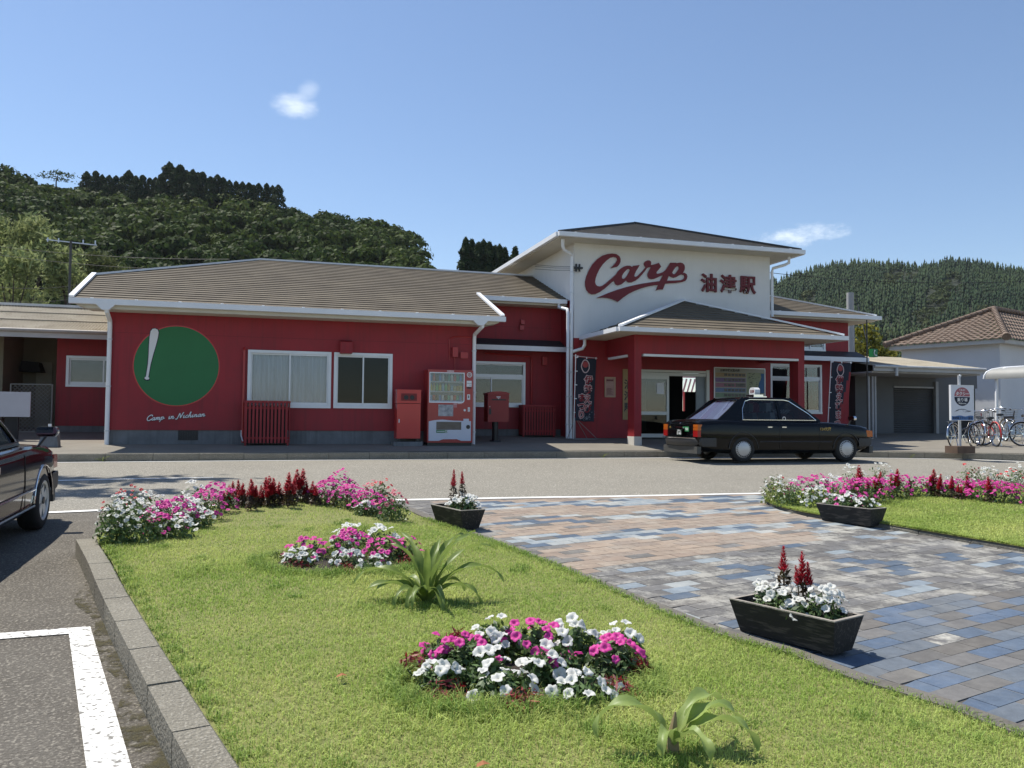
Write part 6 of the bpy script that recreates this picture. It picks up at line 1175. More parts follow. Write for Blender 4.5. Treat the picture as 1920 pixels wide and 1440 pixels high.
# ---------------------------------------------------------------- grass
def grassmat():
    m = mat('grass_blades', (.27, .41, .07), .6, col2=(.60, .64, .22), scale=.9, island=.3, trans=.42, spec=.25, detail=6); return m
GRASS = grassmat()
CL1, CL2 = (1.27, 3.9, .62, .42), (.66, 6.9, .66, .5)
def bare(u, v):
    for cx, cy, rx, ry in ((1.27, 3.9, .5, .3), (.64, 6.9, .5, .36)):
        if ((u - cx) / rx) ** 2 + ((v - cy) / ry) ** 2 < 1: return True
    return False
def blades(n, fs, fz, h0, w0, seed, name):
    g = np.random.default_rng(seed); P = []
    while len(P) < n:
        u, v = fs(g)
        if u is None: continue
        P.append((u, v, fz(u, v)))
    P = np.array(P); D = np.hypot(P[:, 0], P[:, 1]); n = len(P)
    patch = .75 + .5 * (np.sin(P[:, 0] * 3.1 + np.sin(P[:, 1] * 2.3) * 1.7) * np.sin(P[:, 1] * 2.7 + P[:, 0]) * .5 + .5)
    near = np.minimum(np.hypot((P[:, 0] - 1.27) / .85, (P[:, 1] - 3.9) / .6), np.hypot((P[:, 0] - .64) / .85, (P[:, 1] - 6.9) / .65)); tuft = np.clip(1.45 - near, 0, .9) * 1.5
    h = h0 * g.uniform(.5, 1.35, n) * patch * (1 + tuft * 1.0); a = g.uniform(0, 2 * np.pi, n); lean = np.abs(g.normal(.8, .65, n)); w = w0 * g.uniform(.7, 1.3, n) * (1 + D * .10)
    d = np.stack([np.cos(a), np.sin(a), np.zeros(n)], 1); s = np.stack([-np.sin(a), np.cos(a), np.zeros(n)], 1) * (w / 2)[:, None]; z = np.array([0, 0, 1.0])
    m1 = P + d * (h * lean * .35)[:, None] + z * (h * .62)[:, None]; tip = P + d * (h * lean * 1.05)[:, None] + z * (h * np.clip(1.05 - .33 * lean, .15, 1.1))[:, None]
    V = np.stack([P - s, P + s, m1 - s * .85, m1 + s * .85, tip], 1).reshape(-1, 3); k = np.arange(n)[:, None] * 5
    F3 = np.concatenate([k + np.array([[0, 1, 3]]), k + np.array([[0, 3, 2]]), k + np.array([[2, 3, 4]])])
    return V, F3
def fs_left(g):
    v = .9 + 10.0 * g.random() ** 1.9; a, b = ul(v) + .01, ur(v) - .01; u = a + (b - a) * g.random()
    if (v > 8.9 and g.random() < .7) or (bare(u, v) and g.random() < .93): return None, None
    # keep to what the picture could see from near the camera
    if u < -.2 * v - 1.2 or u > 1.1 * v + 1.0: return None, None
    return u, v
V, F = blades(230000, fs_left, lawn_z, .023, .0025, 5, 'grass')
stuff(np_obj('grass', V, F, GRASS), 'short sunlit grass of the front lawn', 'grass')
_tc = [(rnd.uniform(-1.3, 3.4), rnd.uniform(2.6, 9.2)) for _ in range(70)] + [(1.27 + .66 * math.cos(a_), 3.9 + .42 * math.sin(a_)) for a_ in np.linspace(0, 6.28, 40)] + [(.64 + .66 * math.cos(a_), 6.9 + .48 * math.sin(a_)) for a_ in np.linspace(0, 6.28, 36)] + [(ur(v_) - .03, v_) for v_ in np.linspace(2.8, 9.5, 46)] + [(ul(v_) + .04, v_) for v_ in np.linspace(3.2, 8, 24)] + [(1.08 + rnd.gauss(0, .16), 5.53 + rnd.gauss(0, .12)) for _ in range(16)] + [(1.5 + rnd.gauss(0, .15), 3.05 + rnd.gauss(0, .12)) for _ in range(14)]
def fs_tuft(g):
    c = _tc[g.integers(0, len(_tc))]; u, v = c[0] + g.normal(0, .035), c[1] + g.normal(0, .035)
    return (u, v) if ul(v) - .02 < u < ur(v) + .03 else (None, None)
V, F = blades(15000, fs_tuft, lawn_z, .036, .0032, 15, 'grass')
stuff(np_obj('grass', V, F, mat('tuft_blades', (.16, .28, .05), .6, col2=(.36, .45, .12), scale=2, island=.35, trans=.4, spec=.25)), 'longer uncut tufts of grass round the flower mounds and along the lawn edges', 'grass')
def fs_right(g):
    v = 2.5 + 8.3 * g.random(); a = ur2(v) + .02; u = a + (15 - a) * g.random() ** 1.7
    if u < .62 * v or u > 1.1 * v + 1.2: return None, None
    return u, v
V, F = blades(80000, fs_right, rl_z, .028, .0038, 6, 'grass')
stuff(np_obj('grass', V, F, GRASS), 'sunlit grass of the lawn right of the paving', 'grass')
LEAFD = mat('dry_leaf', (.3, .11, .04), .8, .3, 10)
for i, (u_, v_) in enumerate(((640, 1268), (905, 1432))):
    p = on_g(u_, v_, .16); m = MB().add([(-.025, -.008, 0), (0, -.018, .012), (.03, 0, .004), (.005, .017, .014), (-.02, .012, .004)], [(0, 1, 3, 4), (1, 2, 3)]); o = obj('fallen_leaf', m, LEAFD, fixn=False); o.location = (p.x, p.y, lawn_z(p.x, p.y) + .03); tag(o, ('orange fallen leaf on the lawn left of the near flower mound', 'orange fallen leaf on the lawn at the bottom of the picture')[i], 'leaf')
# ---------------------------------------------------------------- flowers
PINK = mat('pink_petal', (.62, .035, .27), .5, .15, 30, island=.2, trans=.3, spec=.2, col2=(.75, .10, .42)); WHT = mat('white_petal', (.74, .74, .70), .5, .05, 30, island=.06, trans=.3, spec=.2); ROSE = mat('rose_petal', (.6, .16, .2), .5, .1, 30, island=.2, trans=.3)
THROAT = mat('pale_throat', (.7, .55, .5), .6, .1); THROATY = mat('yellow_throat', (.55, .55, .3), .6, .1); CRIM = mat('crimson_plume', (.36, .009, .03), .7, .2, 40, island=.4, trans=.3, col2=(.52, .025, .05))
PLEAF = mat('petunia_leaf', (.06, .115, .03), .5, col2=(.125, .19, .06), scale=9, island=.4, trans=.25); YLEAF = mat('yellow_green_leaf', (.15, .2, .04), .5, col2=(.25, .28, .06), scale=9, island=.3, trans=.3)
RLEAF = mat('red_leaf', (.16, .012, .02), .5, col2=(.30, .03, .03), scale=9, island=.5, trans=.25); BRLEAF = mat('bronze_leaf', (.07, .025, .018), .5, col2=(.07, .07, .022), scale=9, island=.5, trans=.2); STEM = mat('green_stem', (.06, .09, .025), .6, .2)
REDP = mat('red_petal', (.5, .015, .02), .5, .1, 30, island=.2)
def blossom_mesh(name, m, r, th, sd=0):
    g = random.Random(sd); mb = MB(); n = 20; prof = [(.0, -.45), (.13, -.3), (.42, .0), (.78, .12), (1.0, .02)]; ph = [g.uniform(0, 6.3) for _ in range(4)]; fold = g.uniform(-.16, .16); cup = g.uniform(-.18, .15)
    for i, (q, z) in enumerate(prof):
        for k in range(n):
            a = 2 * math.pi * k / n; f_ = 1 + ((.07 * math.cos(5 * a) + .06 * math.sin(3 * a + ph[0]) + .07 * math.sin(7 * a + ph[1]) + .05 * math.sin(a + ph[2])) if i >= 3 else 0)
            zz = z + (cup * q * q) + fold * q * math.cos(2 * a + ph[3]) + ((.10 * math.sin(5 * a + ph[1]) + .08 * math.sin(8 * a + ph[0])) * (1.0 if i == 4 else .5) if i >= 3 else 0); mb.v.append((r * q * f_ * math.cos(a), r * q * f_ * math.sin(a), r * zz))
    for i in range(len(prof) - 1):
        for k in range(n): mb.f.append((i * n + k, i * n + (k + 1) % n, (i + 1) * n + (k + 1) % n, (i + 1) * n + k))
    me = bpy.data.meshes.new(name); me.from_pydata(mb.v, [], mb.f); me.materials.append(m); me.materials.append(th)
    for i, p in enumerate(me.polygons): p.material_index = 1 if i < n * 1 else 0; p.use_smooth = True
    return me
BLOV = {k: [blossom_mesh(k + '_blossom', m_, r_, t_, 10 * j + len(k)) for j in range(5)] for k, m_, r_, t_ in (('pink', PINK, .030, THROAT), ('white', WHT, .032, THROATY), ('rose', ROSE, .03, THROAT), ('red', REDP, .026, THROAT))}
BLOS = {k: v[0] for k, v in BLOV.items()}
def foliage(n, rx, ry, h, leaf, asp, m, par, base=0.0, name='foliage', inner=.45):
    d = nr.normal(size=(n, 3)); d /= np.linalg.norm(d, axis=1, keepdims=True); d[:, 2] = np.abs(d[:, 2]); r = nr.uniform(inner, 1.0, n)[:, None]
    c = d * r * np.array([rx, ry, h]); c[:, 2] += base; V, F = quads(c, np.full(n, leaf), asp, d + np.array([0, 0, .4]), .8); return np_obj(name, V, F, m, par)
def merged(bl, pts, nrm, sc):                          # many small blossoms of one far plant as one mesh
    me = BLOS[bl]; VS = [np.array([v.co[:] for v in q.vertices]) for q in BLOV[bl]]; ps = [tuple(p.vertices) for p in me.polygons]; mi = [p.material_index for p in me.polygons]; mb = MB(); MI = []
    for p, n_, s in zip(pts, nrm, sc):
        z = Vector(n_).normalized(); V0 = VS[rnd.randrange(5)]; x = (Matrix.Rotation(rnd.uniform(0, 6.3), 3, z) @ z.orthogonal()).normalized(); y = z.cross(x); Mx = np.array([[x.x, y.x, z.x], [x.y, y.y, z.y], [x.z, y.z, z.z]]) * s; V = V0 @ Mx.T + np.array(p); mb.add(V.tolist(), ps); MI += mi
    m2 = bpy.data.meshes.new('blossoms'); m2.from_pydata(mb.v, [], mb.f); m2.materials.append(me.materials[0]); m2.materials.append(me.materials[1]); m2.polygons.foreach_set('material_index', MI); m2.polygons.foreach_set('use_smooth', [True] * len(MI)); return m2
def petunia(label, loc, rx, ry, h, kind, nb, group, near=False, leafm=None, nl=260, low=.15, s=1.0, face=(-.0, -.55, .75)):
    nb = nb if near else int(nb * 1.7); s = s if near else s * .82
    t = thing('petunia', label, 'flower', loc, 0, group); foliage(nl, rx * .95, ry * .95, h * .92, .05, .45, leafm or PLEAF, t)
    st = MB()
    for k in range(4): a = rnd.uniform(0, 6.3); st.tube([(0, 0, -.03), (rx * .3 * math.cos(a), ry * .3 * math.sin(a), h * .35), (rx * .6 * math.cos(a), ry * .6 * math.sin(a), h * .7)], .004, 5)
    obj('stem', st, STEM, t); pts, nm, sc = [], [], []
    for k in range(nb):
        for _ in range(30):
            a = rnd.uniform(0, 2 * math.pi); q = rnd.uniform(0, 1) ** .6; z = math.sqrt(max(0, 1 - q * q)); 
            if z < low: continue
            p = Vector((rx * q * math.cos(a), ry * q * math.sin(a), h * z + rnd.uniform(-.01, .025)))
            if all((p - w_).length > .042 * s for w_ in pts): break
        pts.append(p); nm.append(Vector((q * math.cos(a) * .7 + face[0], q * math.sin(a) * .7 + face[1], z * .6 + face[2])) + Vector((rnd.gauss(0, .42), rnd.gauss(0, .42), 0))); sc.append(s * rnd.uniform(.75, 1.15))
    if near:
        for p, n_, s_ in zip(pts, nm, sc):
            o = bpy.data.objects.new('blossom', BLOV[kind][rnd.randrange(5)]); C.objects.link(o); o.parent = t; o.location = p; o.rotation_mode = 'QUATERNION'; o.rotation_quaternion = n_.to_track_quat('Z', 'Y') @ Matrix.Rotation(rnd.uniform(0, 6.3), 3, 'Z').to_quaternion(); o.scale = (s_,) * 3
    elif nb: o = bpy.data.objects.new('blossoms', merged(kind, pts, nm, sc)); C.objects.link(o); o.parent = t
    return t
def plume_mesh(h, r, seed, m=CRIM):                    # feathery crimson plume: whorls of thin pointed sprays
    g = np.random.default_rng(seed); n = 230; z = g.random(n) ** 1.15; a = g.uniform(0, 2 * np.pi, n); rad = r * (1 - z) ** .75 * (.75 + .25 * np.sin(z * 40)); L_ = (.016 + .03 * (1 - z)) * g.uniform(.7, 1.4, n) * (h / .2)
    b = np.stack([np.cos(a) * rad * .35, np.sin(a) * rad * .35, z * h * .94], 1); d = np.stack([np.cos(a) * .75, np.sin(a) * .75, np.full(n, .75)], 1); d /= np.linalg.norm(d, axis=1, keepdims=True); s = np.cross(d, np.array([0, 0, 1.0])) * .28
    tip = b + d * L_[:, None] + np.stack([np.cos(a) * rad * .5, np.sin(a) * rad * .5, 0 * z], 1); mid = (b + tip) / 2; W_ = L_[:, None]
    V = np.stack([b, mid + s * W_, tip, mid - s * W_], 1).reshape(-1, 3); return np_mesh('plume', V, np.arange(4 * n).reshape(-1, 4), m)
PLM = [plume_mesh(.20, .040, s) for s in range(4)]
def celosia(label, loc, hs, ph, group, leafm=None, npl=1, rz=0.0, leaves=70, spread=.05, pw=1.05):
    t = thing('celosia', label, 'flower', loc, rz, group); st = MB(); 
    st.tube([(0, 0, -.02), (.005, 0, hs * .5), (0, .004, hs)], .006, 6); side = []
    for k in range(npl - 1): a = rnd.uniform(0, 6.3); q = (spread * math.cos(a), spread * math.sin(a), hs * rnd.uniform(.72, .95)); st.tube([(0, 0, hs * .35), (q[0] * .8, q[1] * .8, hs * .55), q], .004, 5); side.append(q)
    obj('stem', st, BRLEAF if leafm is None else STEM, t); n = leaves; z = nr.uniform(.08, 1, n) * hs; a = nr.uniform(0, 2 * np.pi, n); rad = .025 + .055 * (1 - z / hs) * nr.uniform(.5, 1.2, n); c = np.stack([np.cos(a) * rad, np.sin(a) * rad, z], 1); V, F = quads(c, np.full(n, .065), .32, np.stack([np.cos(a) * .6, np.sin(a) * .6, np.full(n, .7)], 1), .5); np_obj('foliage', V, F, leafm or BRLEAF, t)
    for i, q in enumerate([(0, 0, hs * .97)] + side):
        o = bpy.data.objects.new('plume', PLM[(i + int(abs(loc[0]) * 50)) % 4]); C.objects.link(o); o.parent = t; o.location = q; s_ = ph / .20 * (1 if i == 0 else rnd.uniform(.5, .8)); o.scale = (s_ * pw, s_ * pw, s_); o.rotation_euler = (rnd.uniform(-.1, .1), rnd.uniform(-.1, .1), rnd.uniform(0, 6))
    return t
def lowplant(name, label, cat, loc, r, h, m, n, leaf, asp, group=None):
    t = thing(name, label, cat, loc, 0, group); foliage(n, r, r, h, leaf, asp, m, t, inner=.2); st = MB()
    for k in range(3): a = rnd.uniform(0, 6.3); st.tube([(0, 0, -.02), (r * .5 * math.cos(a), r * .5 * math.sin(a), h * .6)], .004, 5)
    obj('stem', st, STEM, t); return t
def LP(px, py, off=.12):                               # foot of a plant on the left lawn
    p = on_g(px, py, off); return (p.x, p.y, lawn_z(p.x, p.y))
def soil(name, cx, cy, rx, ry, zf):
    mb = MB(); n = 28; mb.v = [(cx, cy, zf(cx, cy) + .03)] + [(cx + rx * math.cos(2 * math.pi * k / n) * rnd.uniform(.88, 1.1), cy + ry * math.sin(2 * math.pi * k / n) * rnd.uniform(.88, 1.1), 0) for k in range(n)]
    mb.v = [mb.v[0]] + [(a, b, zf(a, b) + .004) for a, b, _ in mb.v[1:]]; mb.f = [(0, k + 1, (k + 1) % n + 1) for k in range(n)]; return struct(obj(name, mb, SOIL, fixn=False))
soil('soil', 1.27, 3.88, .56, .34, lawn_z); soil('soil', .64, 6.9, .56, .40, lawn_z)
# near mound
g1 = 'petunias of the near flower mound'
for i, (px, py, rx, ry, h, kind, nb) in enumerate([(1000, 1225, .20, .16, .25, 'pink', 17), (870, 1250, .18, .15, .21, 'pink', 12), (1150, 1245, .17, .15, .21, 'pink', 13), (1075, 1225, .17, .15, .25, 'white', 12), (930, 1225, .16, .15, .25, 'white', 10), (1165, 1215, .15, .14, .21, 'white', 10), (830, 1285, .13, .12, .16, 'white', 7), (945, 1300, .16, .12, .15, 'white', 9), (1095, 1305, .18, .12, .15, 'white', 12), (1020, 1275, .15, .12, .20, 'white', 8), (915, 1280, .13, .12, .20, 'white', 6), (1050, 1265, .13, .11, .22, 'pink', 5), (820, 1245, .10, .10, .19, 'pink', 6)]):
    where = ['on the crown', 'left of the crown', 'at the right shoulder', 'right behind the crown', 'left behind the crown', 'at the far right back', 'at the left end', 'at the front left', 'at the front right', 'in the front middle', 'left of the front middle', 'just below the crown', 'at the upper left end'][i]
    petunia(f'{kind} flowering petunia {where} of the near mound', LP(px, py + 14), rx, ry, h * .82, kind, int(nb * 1.25), g1, near=True, nl=520, low=.12, s=.95)
for i, (px, py, r) in enumerate([(835, 1312, .13), (1150, 1308, .13), (780, 1262, .10), (1190, 1262, .12), (985, 1335, .12), (860, 1215, .09)]):
    lowplant('red_leaf_plant', ['low dark red leafed plant at the front left foot of the near mound', 'low dark red leafed plant at the front right foot of the near mound', 'dark red leaves at the left tip of the near mound', 'dark red leaves at the right tip of the near mound', 'dark red leaves at the front foot of the near mound', 'dark red leaves behind the left end of the near mound'][i], 'plant', LP(px, py), r, .09, RLEAF, 260, .045, .28, 'red leafed plants round the near mound')
lowplant('yellow_leaf_plant', 'yellow green leafed plant at the left foot of the near mound', 'plant', LP(785, 1290), .11, .13, YLEAF, 160, .055, .25)
# middle mound
g2 = 'petunias of the middle flower mound'
for i, (px, py, rx, ry, h, kind, nb) in enumerate([(580, 1045, .22, .18, .22, 'pink', 16), (655, 1035, .24, .2, .26, 'pink', 24), (725, 1042, .22, .18, .24, 'pink', 20), (560, 1058, .16, .14, .16, 'white', 12), (660, 1015, .2, .16, .25, 'white', 14), (715, 1018, .18, .15, .24, 'white', 10), (650, 1060, .18, .14, .16, 'white', 10), (760, 1040, .16, .14, .24, 'pink', 10), (700, 1062, .15, .12, .15, 'white', 7)]):
    where = ['at the left', 'in the middle', 'right of the middle', 'at the low left end', 'at the back', 'at the back right', 'at the front', 'at the right end beside the strap-leaved plant', 'at the front right'][i]
    petunia(f'{kind} petunia {where} of the middle mound', LP(px, py + 5), rx, ry, h * .8, kind, nb, g2, nl=260)
for i, (px, py, m, lb) in enumerate([(530, 1050, YLEAF, 'yellow green plant at the left tip of the middle mound'), (562, 1066, RLEAF, 'dark red leafed plant at the front left of the middle mound'), (650, 1074, RLEAF, 'dark red leafed plant at the front of the middle mound'), (765, 1052, RLEAF, 'dark red leafed plant behind the strap-leaved plant')]): lowplant('low_plant', lb, 'plant', LP(px, py), .13, .09, m, 150, .05, .3)
# long border along the road, left of the paving
g3, g4, g5, g6 = 'petunias in the left border by the road', 'plumed celosias in the left border', 'vincas at the left corner', 'celosias gone over in the left border'
for i, (px, py, h, kind, nb) in enumerate([(215, 1022, .34, 'white', 14), (262, 1020, .36, 'white', 16), (222, 1000, .36, 'white', 14), (282, 996, .38, 'white', 12), (250, 985, .38, 'red', 9), (225, 985, .33, 'red', 5)]): petunia(f'bushy {kind} flowered vinca, one of those at the left end of the road border', LP(px, py), .21, .19, h, kind, nb, g5, nl=420, low=.3, s=.8)
for i, (px, py, h, kind, nb, rx) in enumerate([(305, 1000, .28, 'pink', 24, .22), (330, 990, .30, 'pink', 20, .24), (350, 985, .28, 'white', 24, .2), (385, 975, .30, 'pink', 26, .25), (372, 990, .20, 'white', 14, .17), (335, 1010, .20, 'white', 12, .17), (405, 962, .33, 'pink', 26, .25), (300, 1012, .22, 'pink', 10, .16), (360, 965, .36, 'white', 12, .2), (620, 945, .30, 'pink', 26, .26), (655, 950, .28, 'pink', 26, .26), (690, 955, .25, 'pink', 22, .24), (712, 962, .2, 'pink', 10, .18), (685, 962, .16, 'white', 8, .16), (640, 935, .36, 'pink', 16, .22), (598, 945, .22, 'pink', 10, .18), (700, 945, .34, 'rose', 10, .22)]):
    side_ = 'left of the crimson plumes' if px < 500 else 'right of the crimson plumes'
    petunia(f'{kind} petunia in the road border {side_}', LP(px, py), rx, rx * .8, h, kind, nb, g3, nl=230)
for i, px in enumerate([418, 428, 436, 446, 455, 463, 472, 480, 489, 497, 506, 514, 523, 533, 541, 549, 558, 567, 576, 584, 592, 470, 505, 540]):
    py = (952 if i < 21 else 960) - (px - 418) * .02 + rnd.uniform(-6, 4); top = np.interp(px, [418, 450, 490, 530, 566, 592], [905, 902, 898, 890, 880, 905]) + rnd.choice((0, 6, 14, 22)) * (0 if abs(px - 567) < 4 else 1)
    p = LP(px, py); s_ = 1554 / (Vector((p[0], p[1], 0)).dot(FWD)); tot = (py - top) / s_ * .98
    celosia('crimson plumed celosia standing in the row by the road', p, tot * .48, tot * .56, g4, npl=rnd.choice((2, 3, 4)), leaves=90)
for i, (px, top) in enumerate([(610, 905), (628, 900), (662, 908), (678, 912), (735, 922), (384, 930), (330, 925)]):
    p = LP(px, 950); s_ = 1554 / (Vector((p[0], p[1], 0)).dot(FWD)); tot = (950 - top) / s_; t = lowplant('faded_celosia', 'faded green spike plant rising above the petunias by the road', 'plant', p, .05, tot, BRLEAF if i % 2 else PLEAF, 90, .05, .3, g6)
petunia('dark leafy bush with a few red flowers at the right end of the left border', LP(735, 970), .22, .2, .32, 'rose', 9, None, nl=420, low=.3); petunia('leafy bush with tiny red flowers behind the right end of the left border', LP(715, 948), .2, .18, .38, 'red', 6, None, nl=350, low=.3)
# border right of the paving
def RPt(px, py): p = on_g(px, py, .1); return (p.x, p.y, rl_z(p.x, p.y))
g7, g8 = 'petunias in the right border by the road', 'plumed celosias in the right border'
for i, (px, py, h, kind, nb, rx, nl_) in enumerate([(1458, 938, .36, 'white', 12, .26, 420), (1478, 945, .36, 'white', 10, .24, 420), (1450, 930, .40, 'red', 3, .2, 250)]): petunia(('leafy white vinca at the rounded tip of the right border, nearest the kerb', 'leafy white vinca in the right border just behind the one at its tip', 'leafy red flowered vinca at the back of the rounded border tip')[i], RPt(px, py), rx, rx, h, kind, nb, None, leafm=YLEAF if i == 0 else PLEAF, nl=nl_, low=.2, s=.8)
for i, (px, py, h, kind, nb, rx) in enumerate([(1505, 938, .34, 'pink', 20, .26), (1535, 938, .36, 'pink', 22, .28), (1530, 950, .28, 'white', 24, .24), (1560, 940, .36, 'white', 20, .26), (1580, 945, .34, 'pink', 26, .28), (1610, 945, .34, 'pink', 26, .28), (1640, 945, .34, 'pink', 26, .28), (1600, 930, .42, 'white', 14, .26), (1675, 940, .34, 'pink', 20, .26), (1705, 936, .30, 'pink', 14, .24), (1740, 935, .28, 'pink', 22, .26), (1790, 938, .26, 'pink', 20, .26), (1825, 940, .27, 'pink', 22, .28), (1850, 945, .28, 'pink', 26, .28), (1880, 948, .28, 'pink', 26, .28), (1910, 950, .28, 'pink', 26, .28), (1770, 932, .28, 'white', 10, .24), (1895, 925, .34, 'red', 10, .3), (1820, 915, .38, 'red', 7, .26), (1855, 920, .36, 'white', 14, .26), (1910, 915, .36, 'white', 14, .26), (1650, 920, .42, 'white', 12, .26)]):
    petunia(f'{kind} petunia in the road border right of the paving', RPt(px, py), rx, rx * .8, h, kind, nb, g7, nl=230)
for i, (px, top, py, k) in enumerate([(1612, 876, 935, 1), (1598, 900, 935, 2), (1626, 898, 938, 2), (1648, 888, 938, 2), (1640, 896, 938, 2), (1682, 883, 938, 2), (1674, 893, 938, 1), (1706, 902, 936, 3), (1752, 884, 936, 3), (1762, 893, 938, 2), (1745, 898, 936, 2), (1785, 897, 940, 2), (1814, 896, 940, 2), (1796, 912, 942, 2), (1855, 898, 948, 1)]):
    p = RPt(px, py); s_ = 1554 / (Vector((p[0], p[1], 0)).dot(FWD)); tot = (py - top) / s_
    celosia('crimson plumed celosia rising from the border right of the paving', p, tot * .46, tot * .56, g8, npl=k, leaves=70)
# planters
PW = mat('charred_wood', (.014, .013, .012), .75, .35, 3, .3, 30, stretch=(1.2, 8, 8), sp=(7, (.12, .10, .085), .5)); PRIM = mat('worn_wood_rim', (.30, .27, .23), .85, .3, 6, .3, 40)
def planter(label, loc, rz, fill):
    t = thing('planter', label, 'planter', loc, rz, 'black wooden planters on the paving'); Lx, Wy, H = .375, .15, .215; fl_ = .035; m = MB()
    o_ = [(-Lx + .045, -Wy + .055), (Lx - .045, -Wy + .055), (Lx - .045, Wy - .055), (-Lx + .045, Wy - .055)]; q_ = [(-Lx, -Wy), (Lx, -Wy), (Lx, Wy), (-Lx, Wy)]; k = .024
    i_ = [(-Lx + k, -Wy + k), (Lx - k, -Wy + k), (Lx - k, Wy - k), (-Lx + k, Wy - k)]
    m.v = [(a, b, .012) for a, b in o_] + [(a, b, H) for a, b in q_] + [(a, b, H) for a, b in i_] + [(a * .93, b * .72, .12) for a, b in i_]
    for a in range(4): b = (a + 1) % 4; m.f += [(a, b, 4 + b, 4 + a), (8 + a, 8 + b, 12 + b, 12 + a)]
    m.f += [(3, 2, 1, 0)]; m.box(-Lx + .08, -Lx + .12, -Wy + .06, Wy - .06, 0, .012); m.box(Lx - .12, Lx - .08, -Wy + .06, Wy - .06, 0, .012); obj('box', m, PW, t, fixn=False)
    m = MB(); m.v = [(a, b, H + .003) for a, b in q_] + [(a, b, H + .003) for a, b in i_] + [(a, b, H - .004) for a, b in q_]; m.f = [(a, (a + 1) % 4, 4 + (a + 1) % 4, 4 + a) for a in range(4)] + [(8 + a, 8 + (a + 1) % 4, (a + 1) % 4, a) for a in range(4)]; obj('rim', m, PRIM, t, fixn=False)
    obj('soil', MB().add([(-Lx + .035, -Wy + .035, .17), (Lx - .035, -Wy + .035, .17), (Lx - .035, Wy - .035, .17), (-Lx + .035, Wy - .035, .17)], [(0, 1, 2, 3)]), SOIL, t, fixn=False)
    Mx = Matrix.Translation(loc) @ Matrix.Rotation(rz, 4, 'Z')
    for kind, x, y, a in fill:
        p = Mx @ Vector((x, y, .17)); p = (p.x, p.y, p.z)
        if kind in ('white', 'pink'): petunia(a[0], p, a[1] * 1.1, a[1] * .9, a[2] * 1.4, kind, int(a[3] * 1.6), None, near=True, nl=220, low=-.1, s=.9)
        else: celosia(a[0], p, a[1], a[2], None, npl=a[3], leaves=90, spread=.04, pw=.72)
    return t
def plc(px, py, L_, ang):                              # centre of a planter from the foot of its near right corner
    p = on_g(px, py, .036); ex, ey = Vector((math.cos(ang), math.sin(ang), 0)), Vector((-math.sin(ang), math.cos(ang), 0)); c = p - ex * .335 + ey * .10; return (c.x, c.y, gz(c.y) + .037)
an = -1.235
planter('black planter with white petunias and two crimson plumes nearest on the lawn edge', plc(1563, 1237, .75, an), an, [('white', -.18, .02, ('white petunia at the far end of the nearest planter', .14, .13, 9)), ('white', -.03, -.02, ('white petunia between the plumes of the nearest planter', .13, .11, 10)), ('white', .18, .03, ('white petunia at the near end of the nearest planter', .15, .14, 12)), ('white', .08, -.03, ('white petunia hanging over the front edge of the nearest planter', .11, .08, 7)),
    ('celosia', -.10, .04, ('tall crimson celosia farther back in the nearest planter', .24, .17, 1)), ('celosia', .05, .02, ('bushy crimson celosia in the middle of the nearest planter', .20, .20, 3))])
an = -1.33
planter('black planter with two crimson plumes on the paving behind the strap-leaved plant', plc(867.7, 997, .75, an), an, [('white', -.22, .03, ('small white petunia at the far end of the middle planter', .07, .06, 4)), ('white', .05, .02, ('white petunia in the middle of the middle planter', .14, .14, 12)), ('white', .2, .03, ('white petunia at the near end of the middle planter', .13, .13, 11)), ('celosia', -.16, .03, ('crimson celosia at the far end of the middle planter', .26, .20, 1)), ('celosia', .06, .03, ('crimson celosia in the middle of the middle planter', .30, .16, 1))])
an = -1.30
p_ = plc(1633, 991, .75, an)
planter('black planter full of white and pink petunias against the right kerb', p_, an, [('white', -.24, .02, ('white petunia at the far end of the right planter', .13, .12, 10)), ('white', -.02, .02, ('white petunia in the middle of the right planter', .15, .13, 14)), ('white', .2, .02, ('white petunia at the near end of the right planter', .14, .11, 10)), ('pink', -.12, .04, ('pink petunia in the right planter left of the middle', .11, .14, 5)), ('pink', .14, .04, ('pink petunia in the right planter near its end', .1, .14, 4))])
# strap-leaved plants
STRAP = mat('strap_leaf', (.14, .21, .05), .42, col2=(.26, .33, .085), scale=6, island=.25, trans=.4, spec=.4); STRAPB = mat('bluish_strap_leaf', (.22, .31, .09), .45, col2=(.36, .43, .13), scale=6, island=.25, trans=.35, spec=.4)
def strap(t, az, L_, rise, w, droop, m, twist=0.0, wave=.006, base=.02, z0=0.0):
    n = 16; x = y = 0; z = z0; el = rise; pts = []; 
    for i in range(n + 1):
        f_ = i / n; pts.append((base + x, z, el)); st = L_ / n; x += math.cos(el) * st; z += math.sin(el) * st; el -= droop / n * (.5 + f_ * 1.3)
    mb = MB(); ca, sa = math.cos(az), math.sin(az); ph = rnd.uniform(0, 6)
    for i, (r_, zz, e_) in enumerate(pts):
        f_ = i / n; ww = w * (min(1, .5 + f_ * 2.2)) * (1 - max(0, (f_ - .45) / .55) ** 1.6) + .0015; tw = twist * f_; fold = .30
        for k, s in enumerate((-1, -.5, 0, .5, 1)):
            lat = s * ww / 2; up = abs(s) * ww * fold + wave * math.sin(ph + f_ * 17) * s; lx = lat * math.cos(tw); lz = up + lat * math.sin(tw)
            nx_, nz_ = -math.sin(e_), math.cos(e_); R_ = r_ + nx_ * lz; Z_ = zz + nz_ * lz; mb.v.append((R_ * ca - lx * sa, R_ * sa + lx * ca, Z_))
        if i:
            for k in range(4): a = (i - 1) * 5 + k; mb.f.append((a, a + 1, a + 6, a + 5))
    return obj('leaf', mb, m, t, smooth=80, fixn=False)
t = thing('strap_leaved_plant', 'tall plant with long arching strap leaves on the lawn by the middle mound', 'plant', LP(800, 1128), 0)
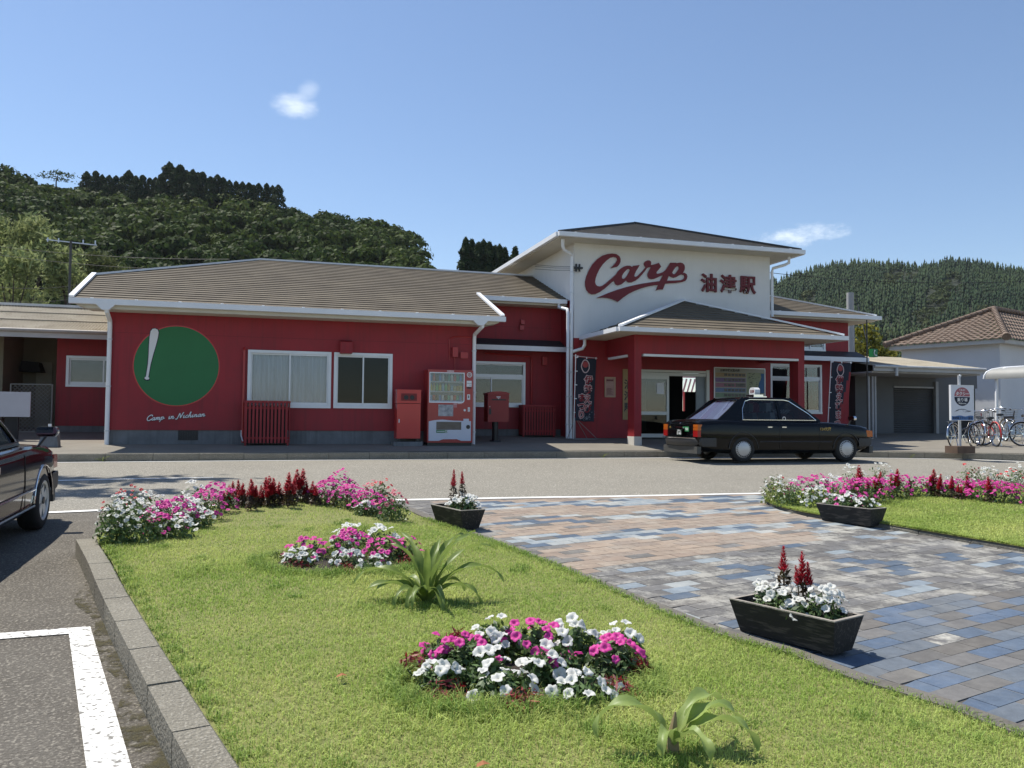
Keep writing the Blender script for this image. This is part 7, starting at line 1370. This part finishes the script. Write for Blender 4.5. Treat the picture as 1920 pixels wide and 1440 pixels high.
for i in range(13):
    az = i * 2.4 + rnd.uniform(-.3, .3); inner = i < 6
    strap(t, az, rnd.uniform(.50, .62) if inner else rnd.uniform(.38, .5), rnd.uniform(1.3, 1.5) if inner else rnd.uniform(.9, 1.25), rnd.uniform(.048, .06), rnd.uniform(.9, 1.7) if inner else rnd.uniform(2.0, 3.1), STRAP, rnd.uniform(-.5, .5), .009)
for az, L_, rs, dr in ((.35, .72, 1.15, 1.6), (.05, .66, 1.0, 2.0), (2.8, .62, 1.05, 2.1), (3.2, .56, .85, 2.1), (.8, .66, 1.25, 1.3), (-.3, .5, .9, 2.8), (-1.4, .42, 1.1, 3.0), (-2.2, .42, 1.0, 3.0), (1.9, .6, 1.35, 1.2)): strap(t, az, L_, rs, .058, dr, STRAP, rnd.uniform(-.4, .4), .01)
obj('stem', MB().tube([(0, 0, -.03), (0, 0, .1)], [.035, .02], 8), STEM, t)
t = thing('strap_leaved_plant', 'low plant with broad drooping strap leaves at the bottom edge of the lawn', 'plant', LP(1262, 1418), 0)
for az, L_, rs, w, dr, z0 in ((2.85, .44, 1.15, .062, 3.0, .05), (.40, .44, 1.1, .055, 2.8, .05), (.05, .42, .95, .062, 2.6, .05), (-.30, .42, .75, .066, 2.4, .05), (-2.3, .26, 1.2, .05, 3.4, .04), (-1.35, .30, 1.0, .055, 3.1, .04)): strap(t, az, L_, rs, w, dr, STRAPB, rnd.uniform(-.35, .35), .012, z0=z0)
obj('stem', MB().tube([(0, 0, -.03), (0, 0, .08), (.01, 0, .16)], [.03, .02, .004], 8), mat('dry_stem', (.25, .19, .1), .8, .2), t)
# weeds in the kerb
for i, (px, py) in enumerate(((192, 858), (1130, 855), (1850, 850))):
    p = on_v(px, py, kv(on_v(px, py, 18.7).x) - .02); t = thing('weed', ['small pale weed growing at the kerb at the left of the wing', 'small pale weed growing at the kerb before the porch', 'pale weed growing on the kerb face under the bicycles'][i], 'weed', (p.x, kv(p.x) - .02, .01))
    for k in range(7): strap(t, rnd.uniform(0, 6.3), rnd.uniform(.1, .2), rnd.uniform(.7, 1.3), .01, 1.2, YLEAF)
# unseen tree, added so its crown throws the soft shade on the road at left (its crown is above the picture)
t = thing('added_shade_tree', 'unseen tree beyond the left edge, added to shade the road', 'tree', (-7.2, 19.6, .2)); obj('trunk', MB().tube([(0, 0, 0), (.1, 0, 7), (0, 0, 13.6)], [.2, .16, .1], 10), BARK, t)
cc_ = np.concatenate([nr.normal(size=(260, 3)) * np.array([1.0, .26, .3]) + np.array(q) for q in ((.0, .6, 13.4), (-.4, -.9, 14.0))]); V, F = quads(cc_, np.full(len(cc_), .55), .4); np_obj('crown', V, F, FORESTP, t)
